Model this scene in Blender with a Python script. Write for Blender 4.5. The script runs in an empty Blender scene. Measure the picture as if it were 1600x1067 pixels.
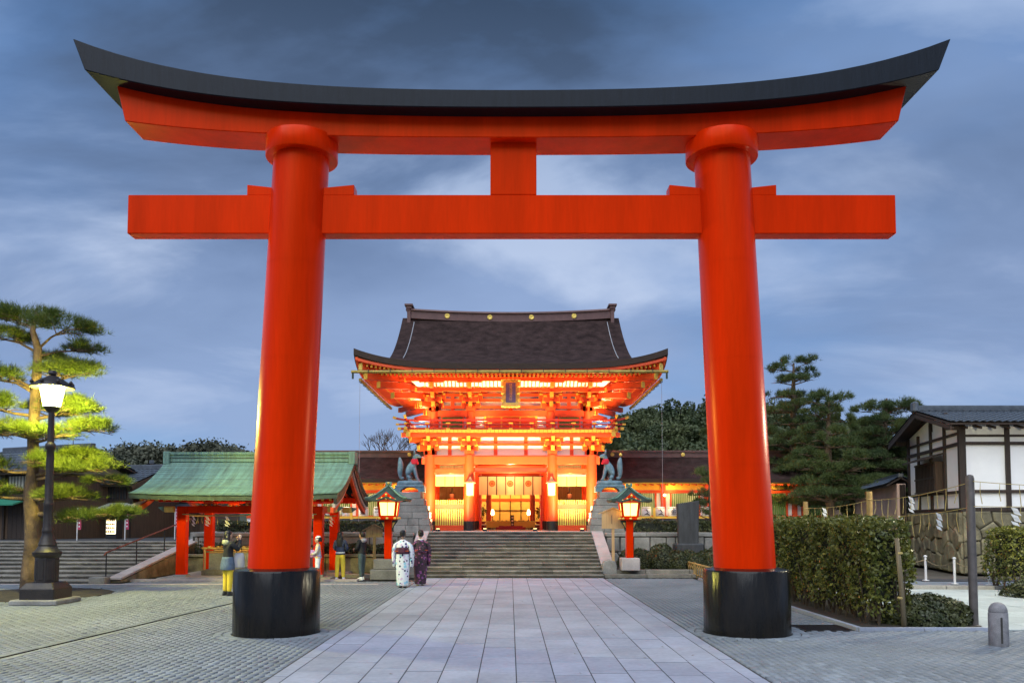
import bpy, bmesh, math, random
import numpy as np
from mathutils import Vector, Matrix
R = math.radians
random.seed(7); rng = np.random.default_rng(7)
scene = bpy.context.scene
C = scene.collection

# ---------------------------------------------------------------- camera
cam_d = bpy.data.cameras.new('camera'); cam = bpy.data.objects.new('camera', cam_d); C.objects.link(cam)
cam.location = (0, 0, 1.95); cam.rotation_euler = (R(93), 0, 0)
cam_d.sensor_width = 36; cam_d.lens = 28.0; cam_d.shift_x = 0.0019; cam_d.shift_y = 0.1333
cam_d.clip_start = 0.1; cam_d.clip_end = 3000
scene.camera = cam

# ---------------------------------------------------------------- world: dusk sky with broken cloud
world = bpy.data.worlds.new('World'); scene.world = world; world.use_nodes = True
wn = world.node_tree.nodes; wl = world.node_tree.links; wn.clear()
def N(t, nodes=wn, **k):
    n = nodes.new(t)
    for a, b in k.items(): setattr(n, a, b)
    return n
out = N('ShaderNodeOutputWorld'); bg = N('ShaderNodeBackground')
wl.new(bg.outputs[0], out.inputs[0])
sky = N('ShaderNodeTexSky'); sky.sky_type = 'NISHITA'; sky.sun_disc = False
SUN_EL, SUN_ROT = 24.0, 170.0
SKYLOC = (10.9, -3.35, 0)
sky.sun_elevation = R(SUN_EL); sky.sun_rotation = R(SUN_ROT)
tc = N('ShaderNodeTexCoord'); sep = N('ShaderNodeSeparateXYZ'); wl.new(tc.outputs['Generated'], sep.inputs[0])
def wmath(op, a, b=None, c=None):
    n = N('ShaderNodeMath', operation=op)
    for i, x in enumerate((a, b, c)):
        if x is None: continue
        if isinstance(x, (int, float)): n.inputs[i].default_value = x
        else: wl.new(x, n.inputs[i])
    return n.outputs[0]
zz = wmath('MAXIMUM', wmath('ADD', sep.outputs[2], 0.27), 0.06)
px_ = wmath('DIVIDE', sep.outputs[0], zz); py_ = wmath('DIVIDE', sep.outputs[1], zz)
comb = N('ShaderNodeCombineXYZ'); wl.new(px_, comb.inputs[0]); wl.new(py_, comb.inputs[1])
mp = N('ShaderNodeMapping'); mp.inputs['Scale'].default_value = (0.8, 1.2, 1); mp.inputs['Location'].default_value = SKYLOC; mp.inputs['Rotation'].default_value = (0, 0, R(24)); wl.new(comb.outputs[0], mp.inputs[0])
def wnoise(sc, det, ro, dist):
    n = N('ShaderNodeTexNoise'); n.inputs['Scale'].default_value = sc; n.inputs['Detail'].default_value = det; n.inputs['Roughness'].default_value = ro; n.inputs['Distortion'].default_value = dist
    wl.new(mp.outputs[0], n.inputs[0]); return n.outputs[0]
n1 = wnoise(0.9, 8, 0.52, 0.3); n2 = wnoise(1.55, 8, 0.54, 0.35); n3 = wnoise(0.55, 6, 0.5, 0.2)
def ramp(src, stops, nodes=wn, links=wl):
    r = N('ShaderNodeValToRGB', nodes); e = r.color_ramp.elements
    while len(e) < len(stops): e.new(0.5)
    for k, (p, c) in zip(e, stops): k.position = p; k.color = (*c, 1) if len(c) == 3 else c
    links.new(src, r.inputs[0]); return r.outputs[0]
def wmix(f, a, b, bt='MIX'):
    m = N('ShaderNodeMix', data_type='RGBA', blend_type=bt)
    if isinstance(f, (int, float)): m.inputs[0].default_value = f
    else: wl.new(f, m.inputs[0])
    for i, x in ((6, a), (7, b)):
        if isinstance(x, tuple): m.inputs[i].default_value = (*x, 1)
        else: wl.new(x, m.inputs[i])
    return m.outputs[2]
skyb = wmix(1.0, sky.outputs[0], (0.038, 0.058, 0.090), 'MULTIPLY')                 # clear blue between the clouds
elev = ramp(sep.outputs[2], [(0.27, (0, 0, 0)), (0.58, (1, 1, 1))])
blue = wmix(0.72, skyb, wmix(elev, (0.18, 0.30, 0.53), (0.075, 0.225, 0.54)))
grey = wmix(elev, (0.245, 0.33, 0.52), (0.115, 0.20, 0.375))
pale = wmix(elev, (0.50, 0.58, 0.74), (0.24, 0.345, 0.55))
dark = wmix(elev, (0.12, 0.185, 0.33), (0.030, 0.052, 0.095))
cover = ramp(wmath('ADD', n1, wmath('MULTIPLY', wmath('SUBTRACT', 1.0, elev), 0.10)), [(0.38, (0, 0, 0)), (0.58, (1, 1, 1))])
haze_f = ramp(sep.outputs[2], [(0.04, (0.12, 0.12, 0.12)), (0.36, (1, 1, 1))])       # cloud detail melts away towards the horizon
s1 = wmix(wmath('MULTIPLY', cover, 0.85), blue, grey)
s2 = wmix(wmath('MULTIPLY', ramp(n2, [(0.48, (0, 0, 0)), (0.62, (1, 1, 1))]), wmath('MULTIPLY', haze_f, wmath('ADD', wmath('MULTIPLY', cover, 0.6), 0.2))), s1, pale)
s3 = wmix(wmath('MULTIPLY', wmath('MULTIPLY', haze_f, ramp(n3, [(0.46, (0, 0, 0)), (0.60, (1, 1, 1))])), wmath('ADD', wmath('MULTIPLY', ramp(n2, [(0.38, (1, 1, 1)), (0.60, (0, 0, 0))]), 0.8), 0.18)), s2, dark)
wl.new(s3, bg.inputs[0]); bg.inputs[1].default_value = 1.0

# ---------------------------------------------------------------- sun: very soft last daylight from behind the camera
sd = bpy.data.lights.new('sun', 'SUN'); sun = bpy.data.objects.new('sun', sd); C.objects.link(sun)
sd.energy = 2.5; sd.angle = R(65); sd.color = (0.93, 0.96, 1.0)
sun.rotation_euler = (R(90 - 55), 0, R(-20))

scene.view_settings.view_transform = 'Standard'; scene.view_settings.look = 'None'
scene.view_settings.gamma = 1; scene.view_settings.use_curve_mapping = False
scene.view_settings.exposure = 0.35
scene.cycles.use_denoising = True
scene.cycles.max_bounces = 6; scene.cycles.diffuse_bounces = 3; scene.cycles.glossy_bounces = 3; scene.cycles.transparent_max_bounces = 6; scene.cycles.transmission_bounces = 4
scene.cycles.sample_clamp_indirect = 4.0
scene.cycles.use_light_tree = True

# ---------------------------------------------------------------- materials
def pm(name, col, rough=0.6, scale=3.0, var=0.25, bump=0.0, bscale=None, metal=0.0, col2=None, rnd=0.0, stretch=(1, 1, 1), fine=0.0, coat=0.0, spec=0.5, wave=None, coords='Object', trans=0.0, bdist=0.02, tint=None):
    m = bpy.data.materials.new(name); m.use_nodes = True
    nt = m.node_tree; nd = nt.nodes; lk = nt.links; b = nd['Principled BSDF']
    b.inputs['Roughness'].default_value = rough; b.inputs['Metallic'].default_value = metal
    b.inputs['Specular IOR Level'].default_value = spec; b.inputs['Specular Tint'].default_value = (*(tint or (1, 1, 1)), 1); b.inputs['Coat Weight'].default_value = coat
    t = nd.new('ShaderNodeTexCoord'); mpn = nd.new('ShaderNodeMapping'); mpn.inputs['Scale'].default_value = stretch
    if coords == 'World':
        g = nd.new('ShaderNodeNewGeometry'); lk.new(g.outputs['Position'], mpn.inputs[0])
    else: lk.new(t.outputs[coords], mpn.inputs[0])
    nz = nd.new('ShaderNodeTexNoise'); nz.inputs['Scale'].default_value = scale; nz.inputs['Detail'].default_value = 6; nz.inputs['Roughness'].default_value = 0.6
    lk.new(mpn.outputs[0], nz.inputs[0])
    c2 = col2 if col2 else tuple(min(1, x * (1 + var)) for x in col)
    c1 = col if col2 else tuple(x * (1 - var) for x in col)
    r = nd.new('ShaderNodeValToRGB'); r.color_ramp.elements[0].position = 0.32; r.color_ramp.elements[1].position = 0.68
    r.color_ramp.elements[0].color = (*c1, 1); r.color_ramp.elements[1].color = (*c2, 1); lk.new(nz.outputs[0], r.inputs[0])
    colout = r.outputs[0]
    def mult(src, fac_src, amt):
        hs = nd.new('ShaderNodeMix'); hs.data_type = 'RGBA'; hs.blend_type = 'MULTIPLY'; hs.inputs[0].default_value = 1
        mr = nd.new('ShaderNodeMapRange'); mr.inputs['To Min'].default_value = 1 - amt; mr.inputs['To Max'].default_value = 1 + amt * 0.6
        lk.new(fac_src, mr.inputs[0]); lk.new(src, hs.inputs[6]); lk.new(mr.outputs[0], hs.inputs[7]); return hs.outputs[2]
    if fine:
        nf = nd.new('ShaderNodeTexNoise'); nf.inputs['Scale'].default_value = scale * 14; nf.inputs['Detail'].default_value = 3; lk.new(mpn.outputs[0], nf.inputs[0])
        colout = mult(colout, nf.outputs[0], fine)
    if rnd:
        oi = nd.new('ShaderNodeObjectInfo'); colout = mult(colout, oi.outputs['Random'], rnd)
    lk.new(colout, b.inputs['Base Color'])
    if bump or wave:
        bp = nd.new('ShaderNodeBump'); bp.inputs['Strength'].default_value = bump or 0.5; bp.inputs['Distance'].default_value = bdist
        if wave:
            w = nd.new('ShaderNodeTexWave'); w.bands_direction = wave[0]; w.inputs['Scale'].default_value = wave[1]; w.inputs['Distortion'].default_value = wave[2]; w.inputs['Detail'].default_value = 2
            lk.new(mpn.outputs[0], w.inputs[0]); lk.new(w.outputs['Fac'], bp.inputs['Height'])
            if len(wave) > 3: lk.new(mult(colout, w.outputs['Fac'], wave[3]), b.inputs['Base Color'])
        else:
            nb = nd.new('ShaderNodeTexNoise'); nb.inputs['Scale'].default_value = bscale or scale * 6; nb.inputs['Detail'].default_value = 6; lk.new(mpn.outputs[0], nb.inputs[0]); lk.new(nb.outputs[0], bp.inputs['Height'])
        lk.new(bp.outputs[0], b.inputs['Normal'])
    if trans:
        tr = nd.new('ShaderNodeBsdfTranslucent'); lk.new(colout, tr.inputs[0]); mx = nd.new('ShaderNodeMixShader'); mx.inputs[0].default_value = trans
        lk.new(b.outputs[0], mx.inputs[1]); lk.new(tr.outputs[0], mx.inputs[2]); lk.new(mx.outputs[0], nd['Material Output'].inputs[0])
    return m
def em(name, col, strength, base=None):
    m = bpy.data.materials.new(name); m.use_nodes = True; b = m.node_tree.nodes['Principled BSDF']
    b.inputs['Base Color'].default_value = (*(base or col), 1); b.inputs['Emission Color'].default_value = (*col, 1); b.inputs['Emission Strength'].default_value = strength
    return m
M = dict(
    torii=pm('torii_vermilion', (0.74, 0.027, 0.001), 0.30, 1.1, 0.16, 0.10, 3, stretch=(1.6, 1.6, 0.16), fine=0.12, spec=0.30, coords='World', tint=(1.0, 0.22, 0.04)),
    torii_black=pm('kasagi_black', (0.007, 0.010, 0.015), 0.5, 2, 0.3, 0.15, stretch=(6, 6, 0.6), fine=0.3, spec=0.22),
    lacquer=pm('black_lacquer', (0.005, 0.005, 0.005), 0.22, 2.6, 0.7, 0.6, 5, stretch=(2, 2, 0.35), col2=(0.018, 0.014, 0.010), fine=0.5, spec=0.25, coords='World'),
    verm=pm('vermilion', (0.72, 0.075, 0.010), 0.5, 2, 0.12, fine=0.08, coords='World'),
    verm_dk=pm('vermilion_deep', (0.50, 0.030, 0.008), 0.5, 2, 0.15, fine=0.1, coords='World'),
    yellow=pm('yellow_ochre', (0.80, 0.46, 0.05), 0.55, 4, 0.1, rnd=0.1),
    plaster=pm('white_plaster', (0.86, 0.855, 0.84), 0.8, 1.2, 0.04, fine=0.03, coords='World'),
    green=pm('lattice_green', (0.10, 0.24, 0.05), 0.5, 5, 0.2, rnd=0.2),
    ygreen=pm('slat_yellow', (0.72, 0.60, 0.10), 0.5, 5, 0.12, rnd=0.12),
    bark=pm('cypress_bark_roof', (0.056, 0.034, 0.031), 0.9, 2.4, 0.45, 0.9, stretch=(1, 1, 1), fine=0.5, wave=('Z', 7.0, 2.5, 0.35), coords='World', bdist=0.03, spec=0.12),
    bark_edge=pm('bark_eave_edge', (0.042, 0.024, 0.017), 0.85, 6, 0.3, 0.6, stretch=(0.5, 0.5, 10), fine=0.4, coords='World'),
    ridge=pm('ridge_brown', (0.13, 0.062, 0.055), 0.6, 3, 0.2, fine=0.2, coords='World'),
    gold=pm('gold', (0.86, 0.60, 0.12), 0.4, 9, 0.2, 0.4, 40, metal=0.15),
    copper=pm('green_copper', (0.115, 0.18, 0.14), 0.7, 2.2, 0.3, 0.3, col2=(0.20, 0.37, 0.30), stretch=(3.2, 0.35, 0.35), fine=0.40, rnd=0.2, coords='World'),
    copper_dk=pm('dark_copper', (0.030, 0.055, 0.042), 0.6, 5, 0.5, 0.3, fine=0.4),
    gutter=pm('brass_gutter', (0.34, 0.25, 0.06), 0.45, 3, 0.4, 0.1, metal=0.4, fine=0.3),
    slab=pm('granite_slab', (0.325, 0.355, 0.42), 0.7, 0.9, 0.16, 0.25, 60, fine=0.24, rnd=0.12, coords='World'),
    paver=pm('paver_grey', (0.23, 0.26, 0.285), 0.72, 0.55, 0.20, 0.4, 70, fine=0.28, rnd=0.22, coords='World'),
    sand=pm('joint_sand', (0.045, 0.045, 0.045), 0.95, 4, 0.3, 0.4),
    earth=pm('ground_earth', (0.10, 0.085, 0.065), 0.95, 0.8, 0.3, 0.5, 9, fine=0.3, coords='World'),
    soil=pm('dark_soil', (0.035, 0.028, 0.020), 0.95, 5, 0.4, 0.8, 30, fine=0.4, coords='World'),
    stone=pm('grey_stone', (0.26, 0.25, 0.225), 0.85, 1.6, 0.3, 0.6, 14, fine=0.35, rnd=0.25, coords='World'),
    stone_y=pm('mossy_stone', (0.22, 0.195, 0.12), 0.9, 2.4, 0.45, 0.7, 12, fine=0.45, rnd=0.25, coords='World'),
    step=pm('step_stone', (0.23, 0.21, 0.17), 0.85, 2.2, 0.4, 0.6, 18, fine=0.45, rnd=0.25, coords='World'),
    pinkstone=pm('pale_granite', (0.46, 0.40, 0.37), 0.8, 2, 0.15, 0.3, 30, fine=0.2, rnd=0.1, coords='World'),
    mortar=pm('dark_joint', (0.05, 0.047, 0.04), 0.95, 4, 0.3),
    bronze=pm('bronze_patina', (0.075, 0.15, 0.19), 0.55, 7, 0.45, 0.3, 20, metal=0.05, col2=(0.20, 0.30, 0.35), fine=0.3),
    bib=pm('red_cloth', (0.55, 0.012, 0.03), 0.8, 5, 0.2),
    wood=pm('pale_wood', (0.52, 0.34, 0.16), 0.7, 3, 0.15, 0.2, stretch=(8, 8, 0.6), fine=0.15),
    wood_dk=pm('dark_timber', (0.042, 0.026, 0.017), 0.7, 3, 0.35, 0.3, stretch=(5, 5, 0.5), fine=0.3, rnd=0.2),
    wood_br=pm('brown_boards', (0.10, 0.058, 0.032), 0.75, 3, 0.3, 0.3, stretch=(7, 7, 0.4), fine=0.25, rnd=0.3),
    wood_old=pm('weathered_wood', (0.20, 0.155, 0.085), 0.8, 3, 0.3, 0.4, stretch=(8, 8, 0.5), fine=0.3, rnd=0.15),
    tile=pm('roof_tile', (0.075, 0.088, 0.105), 0.42, 4, 0.25, 0.2, fine=0.25, rnd=0.3, spec=0.6),
    iron=pm('cast_iron', (0.020, 0.014, 0.012), 0.45, 6, 0.4, 0.3, fine=0.3, spec=0.5),
    void=pm('slot_black', (0.006, 0.006, 0.006), 1.0, 6, 0.3, spec=0.02),
    black=pm('black_paint', (0.010, 0.010, 0.011), 0.5, 6, 0.3),
    steel=pm('brown_steel', (0.10, 0.085, 0.075), 0.5, 5, 0.3, fine=0.2),
    rail=pm('rail_red_brown', (0.16, 0.045, 0.030), 0.5, 4, 0.2),
    granite=pm('bollard_granite', (0.23, 0.22, 0.22), 0.7, 8, 0.25, 0.3, 90, fine=0.5),
    slate=pm('black_monument', (0.040, 0.042, 0.046), 0.7, 2, 0.4, 0.6, 8, stretch=(3, 3, 0.6), fine=0.3),
    bamboo=pm('bamboo', (0.42, 0.27, 0.09), 0.45, 3, 0.3, stretch=(1, 1, 1), fine=0.2, rnd=0.2),
    straw=pm('straw_rope', (0.50, 0.38, 0.13), 0.85, 30, 0.25, 0.5),
    paper=pm('white_paper', (0.84, 0.84, 0.82), 0.8, 5, 0.03, trans=0.25),
    bpine=pm('pine_bark', (0.13, 0.085, 0.05), 0.9, 5, 0.5, 1.0, 9, stretch=(1, 1, 0.5), fine=0.5, coords='World', bdist=0.06),
    twig=pm('twig', (0.07, 0.05, 0.03), 0.9, 8, 0.3),
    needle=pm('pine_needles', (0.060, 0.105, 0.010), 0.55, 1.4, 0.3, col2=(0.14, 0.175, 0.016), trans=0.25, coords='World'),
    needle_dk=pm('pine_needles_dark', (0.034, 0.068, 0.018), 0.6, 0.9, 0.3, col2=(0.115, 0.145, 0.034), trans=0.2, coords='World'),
    leaf=pm('hedge_leaf', (0.040, 0.070, 0.010), 0.42, 8.0, 0.4, fine=0.35, col2=(0.22, 0.21, 0.032), trans=0.2, coords='World'),
    leaf_dk=pm('shrub_leaf', (0.030, 0.042, 0.012), 0.5, 3.0, 0.4, col2=(0.085, 0.088, 0.024), trans=0.15, coords='World'),
    leaf_oak=pm('wood_leaf', (0.026, 0.046, 0.014), 0.6, 0.32, 0.4, col2=(0.105, 0.120, 0.036), trans=0.15, coords='World'),
    leaf_far=pm('far_leaf', (0.045, 0.055, 0.030), 0.7, 0.10, 0.4, col2=(0.11, 0.105, 0.06), coords='World'),
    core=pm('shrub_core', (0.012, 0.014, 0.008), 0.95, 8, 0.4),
    skin=pm('skin', (0.52, 0.31, 0.22), 0.5, 8, 0.06), hair=pm('black_hair', (0.010, 0.008, 0.008), 0.4, 20, 0.4, 0.3, stretch=(6, 6, 1)),
    white=pm('white_cloth', (0.74, 0.75, 0.76), 0.8, 6, 0.05), yellowc=pm('yellow_trousers', (0.72, 0.54, 0.04), 0.8, 6, 0.12, 0.3, 14),
    navy=pm('navy_cloth', (0.028, 0.040, 0.085), 0.8, 8, 0.3, 0.3, 16), blackc=pm('black_cloth', (0.012, 0.013, 0.016), 0.8, 8, 0.3, 0.3, 16),
    teal=pm('slate_trousers', (0.055, 0.085, 0.085), 0.8, 8, 0.25, 0.3, 14), denim=pm('denim', (0.085, 0.13, 0.20), 0.8, 9, 0.25, 0.3, 20), khaki=pm('khaki_cloth', (0.36, 0.38, 0.24), 0.85, 9, 0.15),
    violet=pm('violet_cloth', (0.27, 0.20, 0.50), 0.7, 3, 0.2, col2=(0.75, 0.30, 0.48), coords='Object'), multi=pm('yellow_blue_cloth', (0.75, 0.48, 0.05), 0.7, 7, 0.2, col2=(0.45, 0.58, 0.80)),
    obi=pm('plum_obi', (0.075, 0.012, 0.035), 0.6, 12, 0.3), grey=pm('grey_cloth', (0.35, 0.35, 0.37), 0.8, 8, 0.1),
    blind=pm('bamboo_blind', (0.80, 0.55, 0.14), 0.7, 2, 0.12, 0.3, wave=('Z', 22, 0.2, 0.12)),
    cream=pm('cream_curtain', (0.80, 0.66, 0.38), 0.85, 2, 0.06, trans=0.35),
    band=pm('dark_band', (0.03, 0.012, 0.008), 0.7, 5, 0.2), crest=pm('crest_red', (0.42, 0.07, 0.02), 0.7, 9, 0.2),
    screen=pm('hall_screen', (0.85, 0.60, 0.20), 0.7, 3, 0.08, trans=0.2),
    red_lac=pm('red_lacquer', (0.30, 0.012, 0.010), 0.35, 4, 0.2), blue_plaque=pm('plaque_blue', (0.16, 0.15, 0.34), 0.6, 8, 0.2),
    barrel=pm('barrel_white', (0.74, 0.70, 0.66), 0.75, 4, 0.08, 0.2), ink=pm('ink', (0.025, 0.02, 0.03), 0.7, 9, 0.3), pinkink=pm('pink_ink', (0.6, 0.12, 0.18), 0.7, 9, 0.3),
    wall_tan=pm('tan_plaster', (0.24, 0.20, 0.145), 0.85, 1.3, 0.15, fine=0.1, coords='World'), wall_pink=pm('ochre_pink_plaster', (0.72, 0.50, 0.38), 0.85, 1.0, 0.12, fine=0.08, coords='World'),
    awning=pm('green_awning', (0.02, 0.17, 0.10), 0.6, 3, 0.15), awning_w=pm('pale_awning', (0.45, 0.47, 0.46), 0.6, 3, 0.1), banner=pm('pink_banner', (0.48, 0.05, 0.12), 0.8, 8, 0.25), pole=pm('white_pole', (0.62, 0.62, 0.62), 0.5, 5, 0.05),
    asphalt=pm('asphalt', (0.05, 0.05, 0.052), 0.85, 3, 0.2, 0.3, 60, coords='World'), tiles=pm('pale_paving', (0.42, 0.47, 0.46), 0.7, 1.2, 0.10, 0.2, 50, fine=0.15, rnd=0.12, coords='World'),
    glass_dk=pm('dark_glass', (0.03, 0.032, 0.035), 0.12, 3, 0.2, spec=0.8), curtain_in=pm('room_blind', (0.42, 0.40, 0.35), 0.7, 4, 0.1),
)
def kimono_mat(name, base, spots):
    m = bpy.data.materials.new(name); m.use_nodes = True; nt = m.node_tree; nd = nt.nodes; lk = nt.links; b = nd['Principled BSDF']; b.inputs['Roughness'].default_value = 0.75
    t = nd.new('ShaderNodeTexCoord'); cur = None
    prev = nd.new('ShaderNodeRGB'); prev.outputs[0].default_value = (*base, 1); cur = prev.outputs[0]
    for col, sc, th, off in spots:
        mpn = nd.new('ShaderNodeMapping'); mpn.inputs['Location'].default_value = (off, off * 1.7, off * 0.6); lk.new(t.outputs['Object'], mpn.inputs[0])
        v = nd.new('ShaderNodeTexVoronoi'); v.inputs['Scale'].default_value = sc; lk.new(mpn.outputs[0], v.inputs[0])
        r = nd.new('ShaderNodeValToRGB'); r.color_ramp.elements[0].position = th; r.color_ramp.elements[1].position = th + 0.05
        r.color_ramp.elements[0].color = (1, 1, 1, 1); r.color_ramp.elements[1].color = (0, 0, 0, 1); lk.new(v.outputs[0], r.inputs[0])
        mx = nd.new('ShaderNodeMix'); mx.data_type = 'RGBA'; lk.new(r.outputs[0], mx.inputs[0]); lk.new(cur, mx.inputs[6]); mx.inputs[7].default_value = (*col, 1); cur = mx.outputs[2]
    lk.new(cur, b.inputs['Base Color']); return m
M['kim_white'] = kimono_mat('white_kimono_print', (0.72, 0.76, 0.80), [((0.30, 0.62, 0.74), 7, 0.28, 0.3), ((0.60, 0.45, 0.66), 8, 0.22, 2.3), ((0.02, 0.02, 0.10), 9, 0.25, 5.1)])
M['kim_plum'] = kimono_mat('plum_kimono_print', (0.055, 0.022, 0.040), [((0.24, 0.07, 0.22), 8, 0.36, 1.3), ((0.45, 0.14, 0.20), 11, 0.22, 3.3), ((0.02, 0.02, 0.02), 7, 0.28, 6.1)])
M['lamp_glass'] = em('street_lamp_glass', (1.0, 0.90, 0.16), 900.0)
M['lamp_glass_pale'] = em('street_lamp_glass_pale', (1.0, 0.90, 0.62), 600.0)
M['lantern_paper'] = em('lantern_paper', (1.0, 0.62, 0.16), 3.2)
M['hang_paper'] = em('hanging_lantern_paper', (1.0, 0.62, 0.22), 1.7)
M['flame'] = em('candle_lamp', (1.0, 0.75, 0.30), 9.0)
M['vend'] = em('vending_front', (1.0, 0.88, 0.60), 2.6)

# ---------------------------------------------------------------- helpers
class MB:
    def __init__(s): s.v = []; s.f = []; s.mi = []
    def add(s, vs, fs, mi=0):
        n = len(s.v); s.v += [tuple(p) for p in vs]; s.f += [tuple(i + n for i in f) for f in fs]; s.mi += [mi] * len(fs); return s
    def box(s, cx, cy, cz, sx, sy, sz, rz=0.0, mi=0, mat=None):
        vs = [Vector((x * sx / 2, y * sy / 2, z * sz / 2)) for x in (-1, 1) for y in (-1, 1) for z in (-1, 1)]
        rm = mat if mat is not None else Matrix.Rotation(rz, 3, 'Z')
        vs = [rm @ v + Vector((cx, cy, cz)) for v in vs]
        return s.add(vs, [(0, 1, 3, 2), (4, 6, 7, 5), (0, 4, 5, 1), (2, 3, 7, 6), (0, 2, 6, 4), (1, 5, 7, 3)], mi)
    def bar(s, p, q, w, h, mi=0, up=(0, 0, 1)):
        p = Vector(p); q = Vector(q); d = q - p; L = d.length; y = d.normalized(); u = Vector(up)
        if abs(y.dot(u)) > 0.98: u = Vector((0, 1, 0))
        x = y.cross(u).normalized(); z = x.cross(y); mt = Matrix((x, y, z)).transposed(); c = (p + q) / 2
        return s.box(c.x, c.y, c.z, w, L, h, mi=mi, mat=mt)
    def tube(s, pts, rads, n=8, mi=0, cap=True, flat=1.0):
        pts = [Vector(p) for p in pts]; rings = []
        if isinstance(rads, (int, float)): rads = [rads] * len(pts)
        vs = []; ref = None
        for i, p in enumerate(pts):
            d = (pts[min(i + 1, len(pts) - 1)] - pts[max(i - 1, 0)]).normalized()
            if ref is None: ref = Vector((1, 0, 0)) if abs(d.x) < 0.9 else Vector((0, 1, 0))
            a = (ref - d * ref.dot(d)).normalized(); b = d.cross(a); ref = a
            for k in range(n):
                t = 2 * math.pi * k / n; vs.append(p + (a * math.cos(t) + b * math.sin(t) * flat) * rads[i])
        fs = [(i * n + k, i * n + (k + 1) % n, (i + 1) * n + (k + 1) % n, (i + 1) * n + k) for i in range(len(pts) - 1) for k in range(n)]
        if cap: fs += [tuple(range(n))[::-1], tuple((len(pts) - 1) * n + k for k in range(n))]
        return s.add(vs, fs, mi)
    def lathe(s, prof, cx=0, cy=0, n=24, mi=0, ph=0.0):
        vs = []
        for r, z in prof:
            for k in range(n): t = 2 * math.pi * (k + ph) / n; vs.append((cx + r * math.cos(t), cy + r * math.sin(t), z))
        fs = [(i * n + k, i * n + (k + 1) % n, (i + 1) * n + (k + 1) % n, (i + 1) * n + k) for i in range(len(prof) - 1) for k in range(n)]
        fs += [tuple(range(n))[::-1], tuple((len(prof) - 1) * n + k for k in range(n))]
        return s.add(vs, fs, mi)
    def prism(s, poly, axis, a, b, mi=0):
        """poly: 2-D outline, extruded along axis from a to b (other two axes in x,y,z order)"""
        def p3(u, w, t): return {'x': (t, u, w), 'y': (u, t, w), 'z': (u, w, t)}[axis]
        n = len(poly); vs = [p3(u, w, a) for u, w in poly] + [p3(u, w, b) for u, w in poly]
        fs = [(k, (k + 1) % n, n + (k + 1) % n, n + k) for k in range(n)] + [tuple(range(n))[::-1], tuple(range(n, 2 * n))]
        return s.add(vs, fs, mi)
    def rings(s, rs, mi=0, cap=True, close=True):
        n = len(rs[0]); vs = [p for r in rs for p in r]; kk = n if close else n - 1
        fs = [(i * n + k, i * n + (k + 1) % n, (i + 1) * n + (k + 1) % n, (i + 1) * n + k) for i in range(len(rs) - 1) for k in range(kk)]
        if cap: fs += [tuple(range(n))[::-1], tuple((len(rs) - 1) * n + k for k in range(n))]
        return s.add(vs, fs, mi)
    def sheet(s, rows, th, mi=0, me_=None):
        """grid of points given as rows, with thickness th downwards"""
        a = len(rows); b = len(rows[0]); top = [tuple(p) for r in rows for p in r]
        bot = [(x, y, z - (th if not callable(th) else th(x, y))) for x, y, z in top]; n = len(top); fs = []
        for i in range(a - 1):
            for j in range(b - 1):
                q = (i * b + j, i * b + j + 1, (i + 1) * b + j + 1, (i + 1) * b + j); fs.append(q); fs.append(tuple(n + k for k in q[::-1]))
        loop = [j for j in range(b)] + [i * b + b - 1 for i in range(1, a)] + [(a - 1) * b + j for j in range(b - 2, -1, -1)] + [i * b for i in range(a - 2, 0, -1)]
        for k in range(len(loop)):
            p, q = loop[k], loop[(k + 1) % len(loop)]; fs.append((q, p, n + p, n + q))
        s.add(top + bot, fs, mi)
        if me_ is not None:
            nq = 2 * (a - 1) * (b - 1); base = len(s.mi) - len(fs)
            for k in range(len(fs)):
                if k >= nq or k % 2: s.mi[base + k] = me_
        return s
    def mesh(s, name):
        me = bpy.data.meshes.new(name); me.from_pydata(s.v, [], s.f)
        bm = bmesh.new(); bm.from_mesh(me); bmesh.ops.recalc_face_normals(bm, faces=bm.faces); bm.to_mesh(me); bm.free()
        if any(s.mi): me.polygons.foreach_set('material_index', s.mi)
        return me
    def build(s, name, mat, parent=None, smooth=False, bevel=0.0, loc=None, seg=1):
        o = obj(name, s.mesh(name), mat, parent, loc)
        if smooth:
            o.data.polygons.foreach_set('use_smooth', [True] * len(o.data.polygons))
            if smooth != 'all':
                try: o.data.set_sharp_from_angle(angle=R(38))
                except Exception: pass
        if bevel:
            b = o.modifiers.new('bevel', 'BEVEL'); b.width = bevel; b.segments = seg; b.limit_method = 'ANGLE'
        return o
def obj(name, me, mat, parent=None, loc=None):
    o = bpy.data.objects.new(name, me); C.objects.link(o)
    for m in (mat if isinstance(mat, (list, tuple)) else [mat]):
        me.materials.append(M[m] if isinstance(m, str) else m)
    if parent is not None: o.parent = parent
    if loc is not None: o.location = loc
    return o
def tag(o, label=None, cat=None, group=None, kind=None):
    if label: o['label'] = label
    if cat: o['category'] = cat
    if group: o['group'] = group
    if kind: o['kind'] = kind
    return o
def thing(name, label, cat, loc=(0, 0, 0), rz=0.0, group=None, kind=None):
    o = bpy.data.objects.new(name, None); C.objects.link(o); o.location = loc; o.rotation_euler = (0, 0, rz); o.empty_display_size = 0.2
    return tag(o, label, cat, group, kind)
def struct(name, label, loc=(0, 0, 0)):
    o = bpy.data.objects.new(name, None); C.objects.link(o); o.location = loc; return tag(o, label, None, None, 'structure')
def copy_tree(o, parent=None):
    c = o.copy(); C.objects.link(c); c.parent = parent
    for ch in list(o.children): copy_tree(ch, c)
    return c
def inst(name, me, parent, loc, rot=(0, 0, 0), sc=(1, 1, 1)):
    o = bpy.data.objects.new(name, me); C.objects.link(o); o.parent = parent; o.location = loc; o.rotation_euler = rot; o.scale = sc; return o
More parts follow.
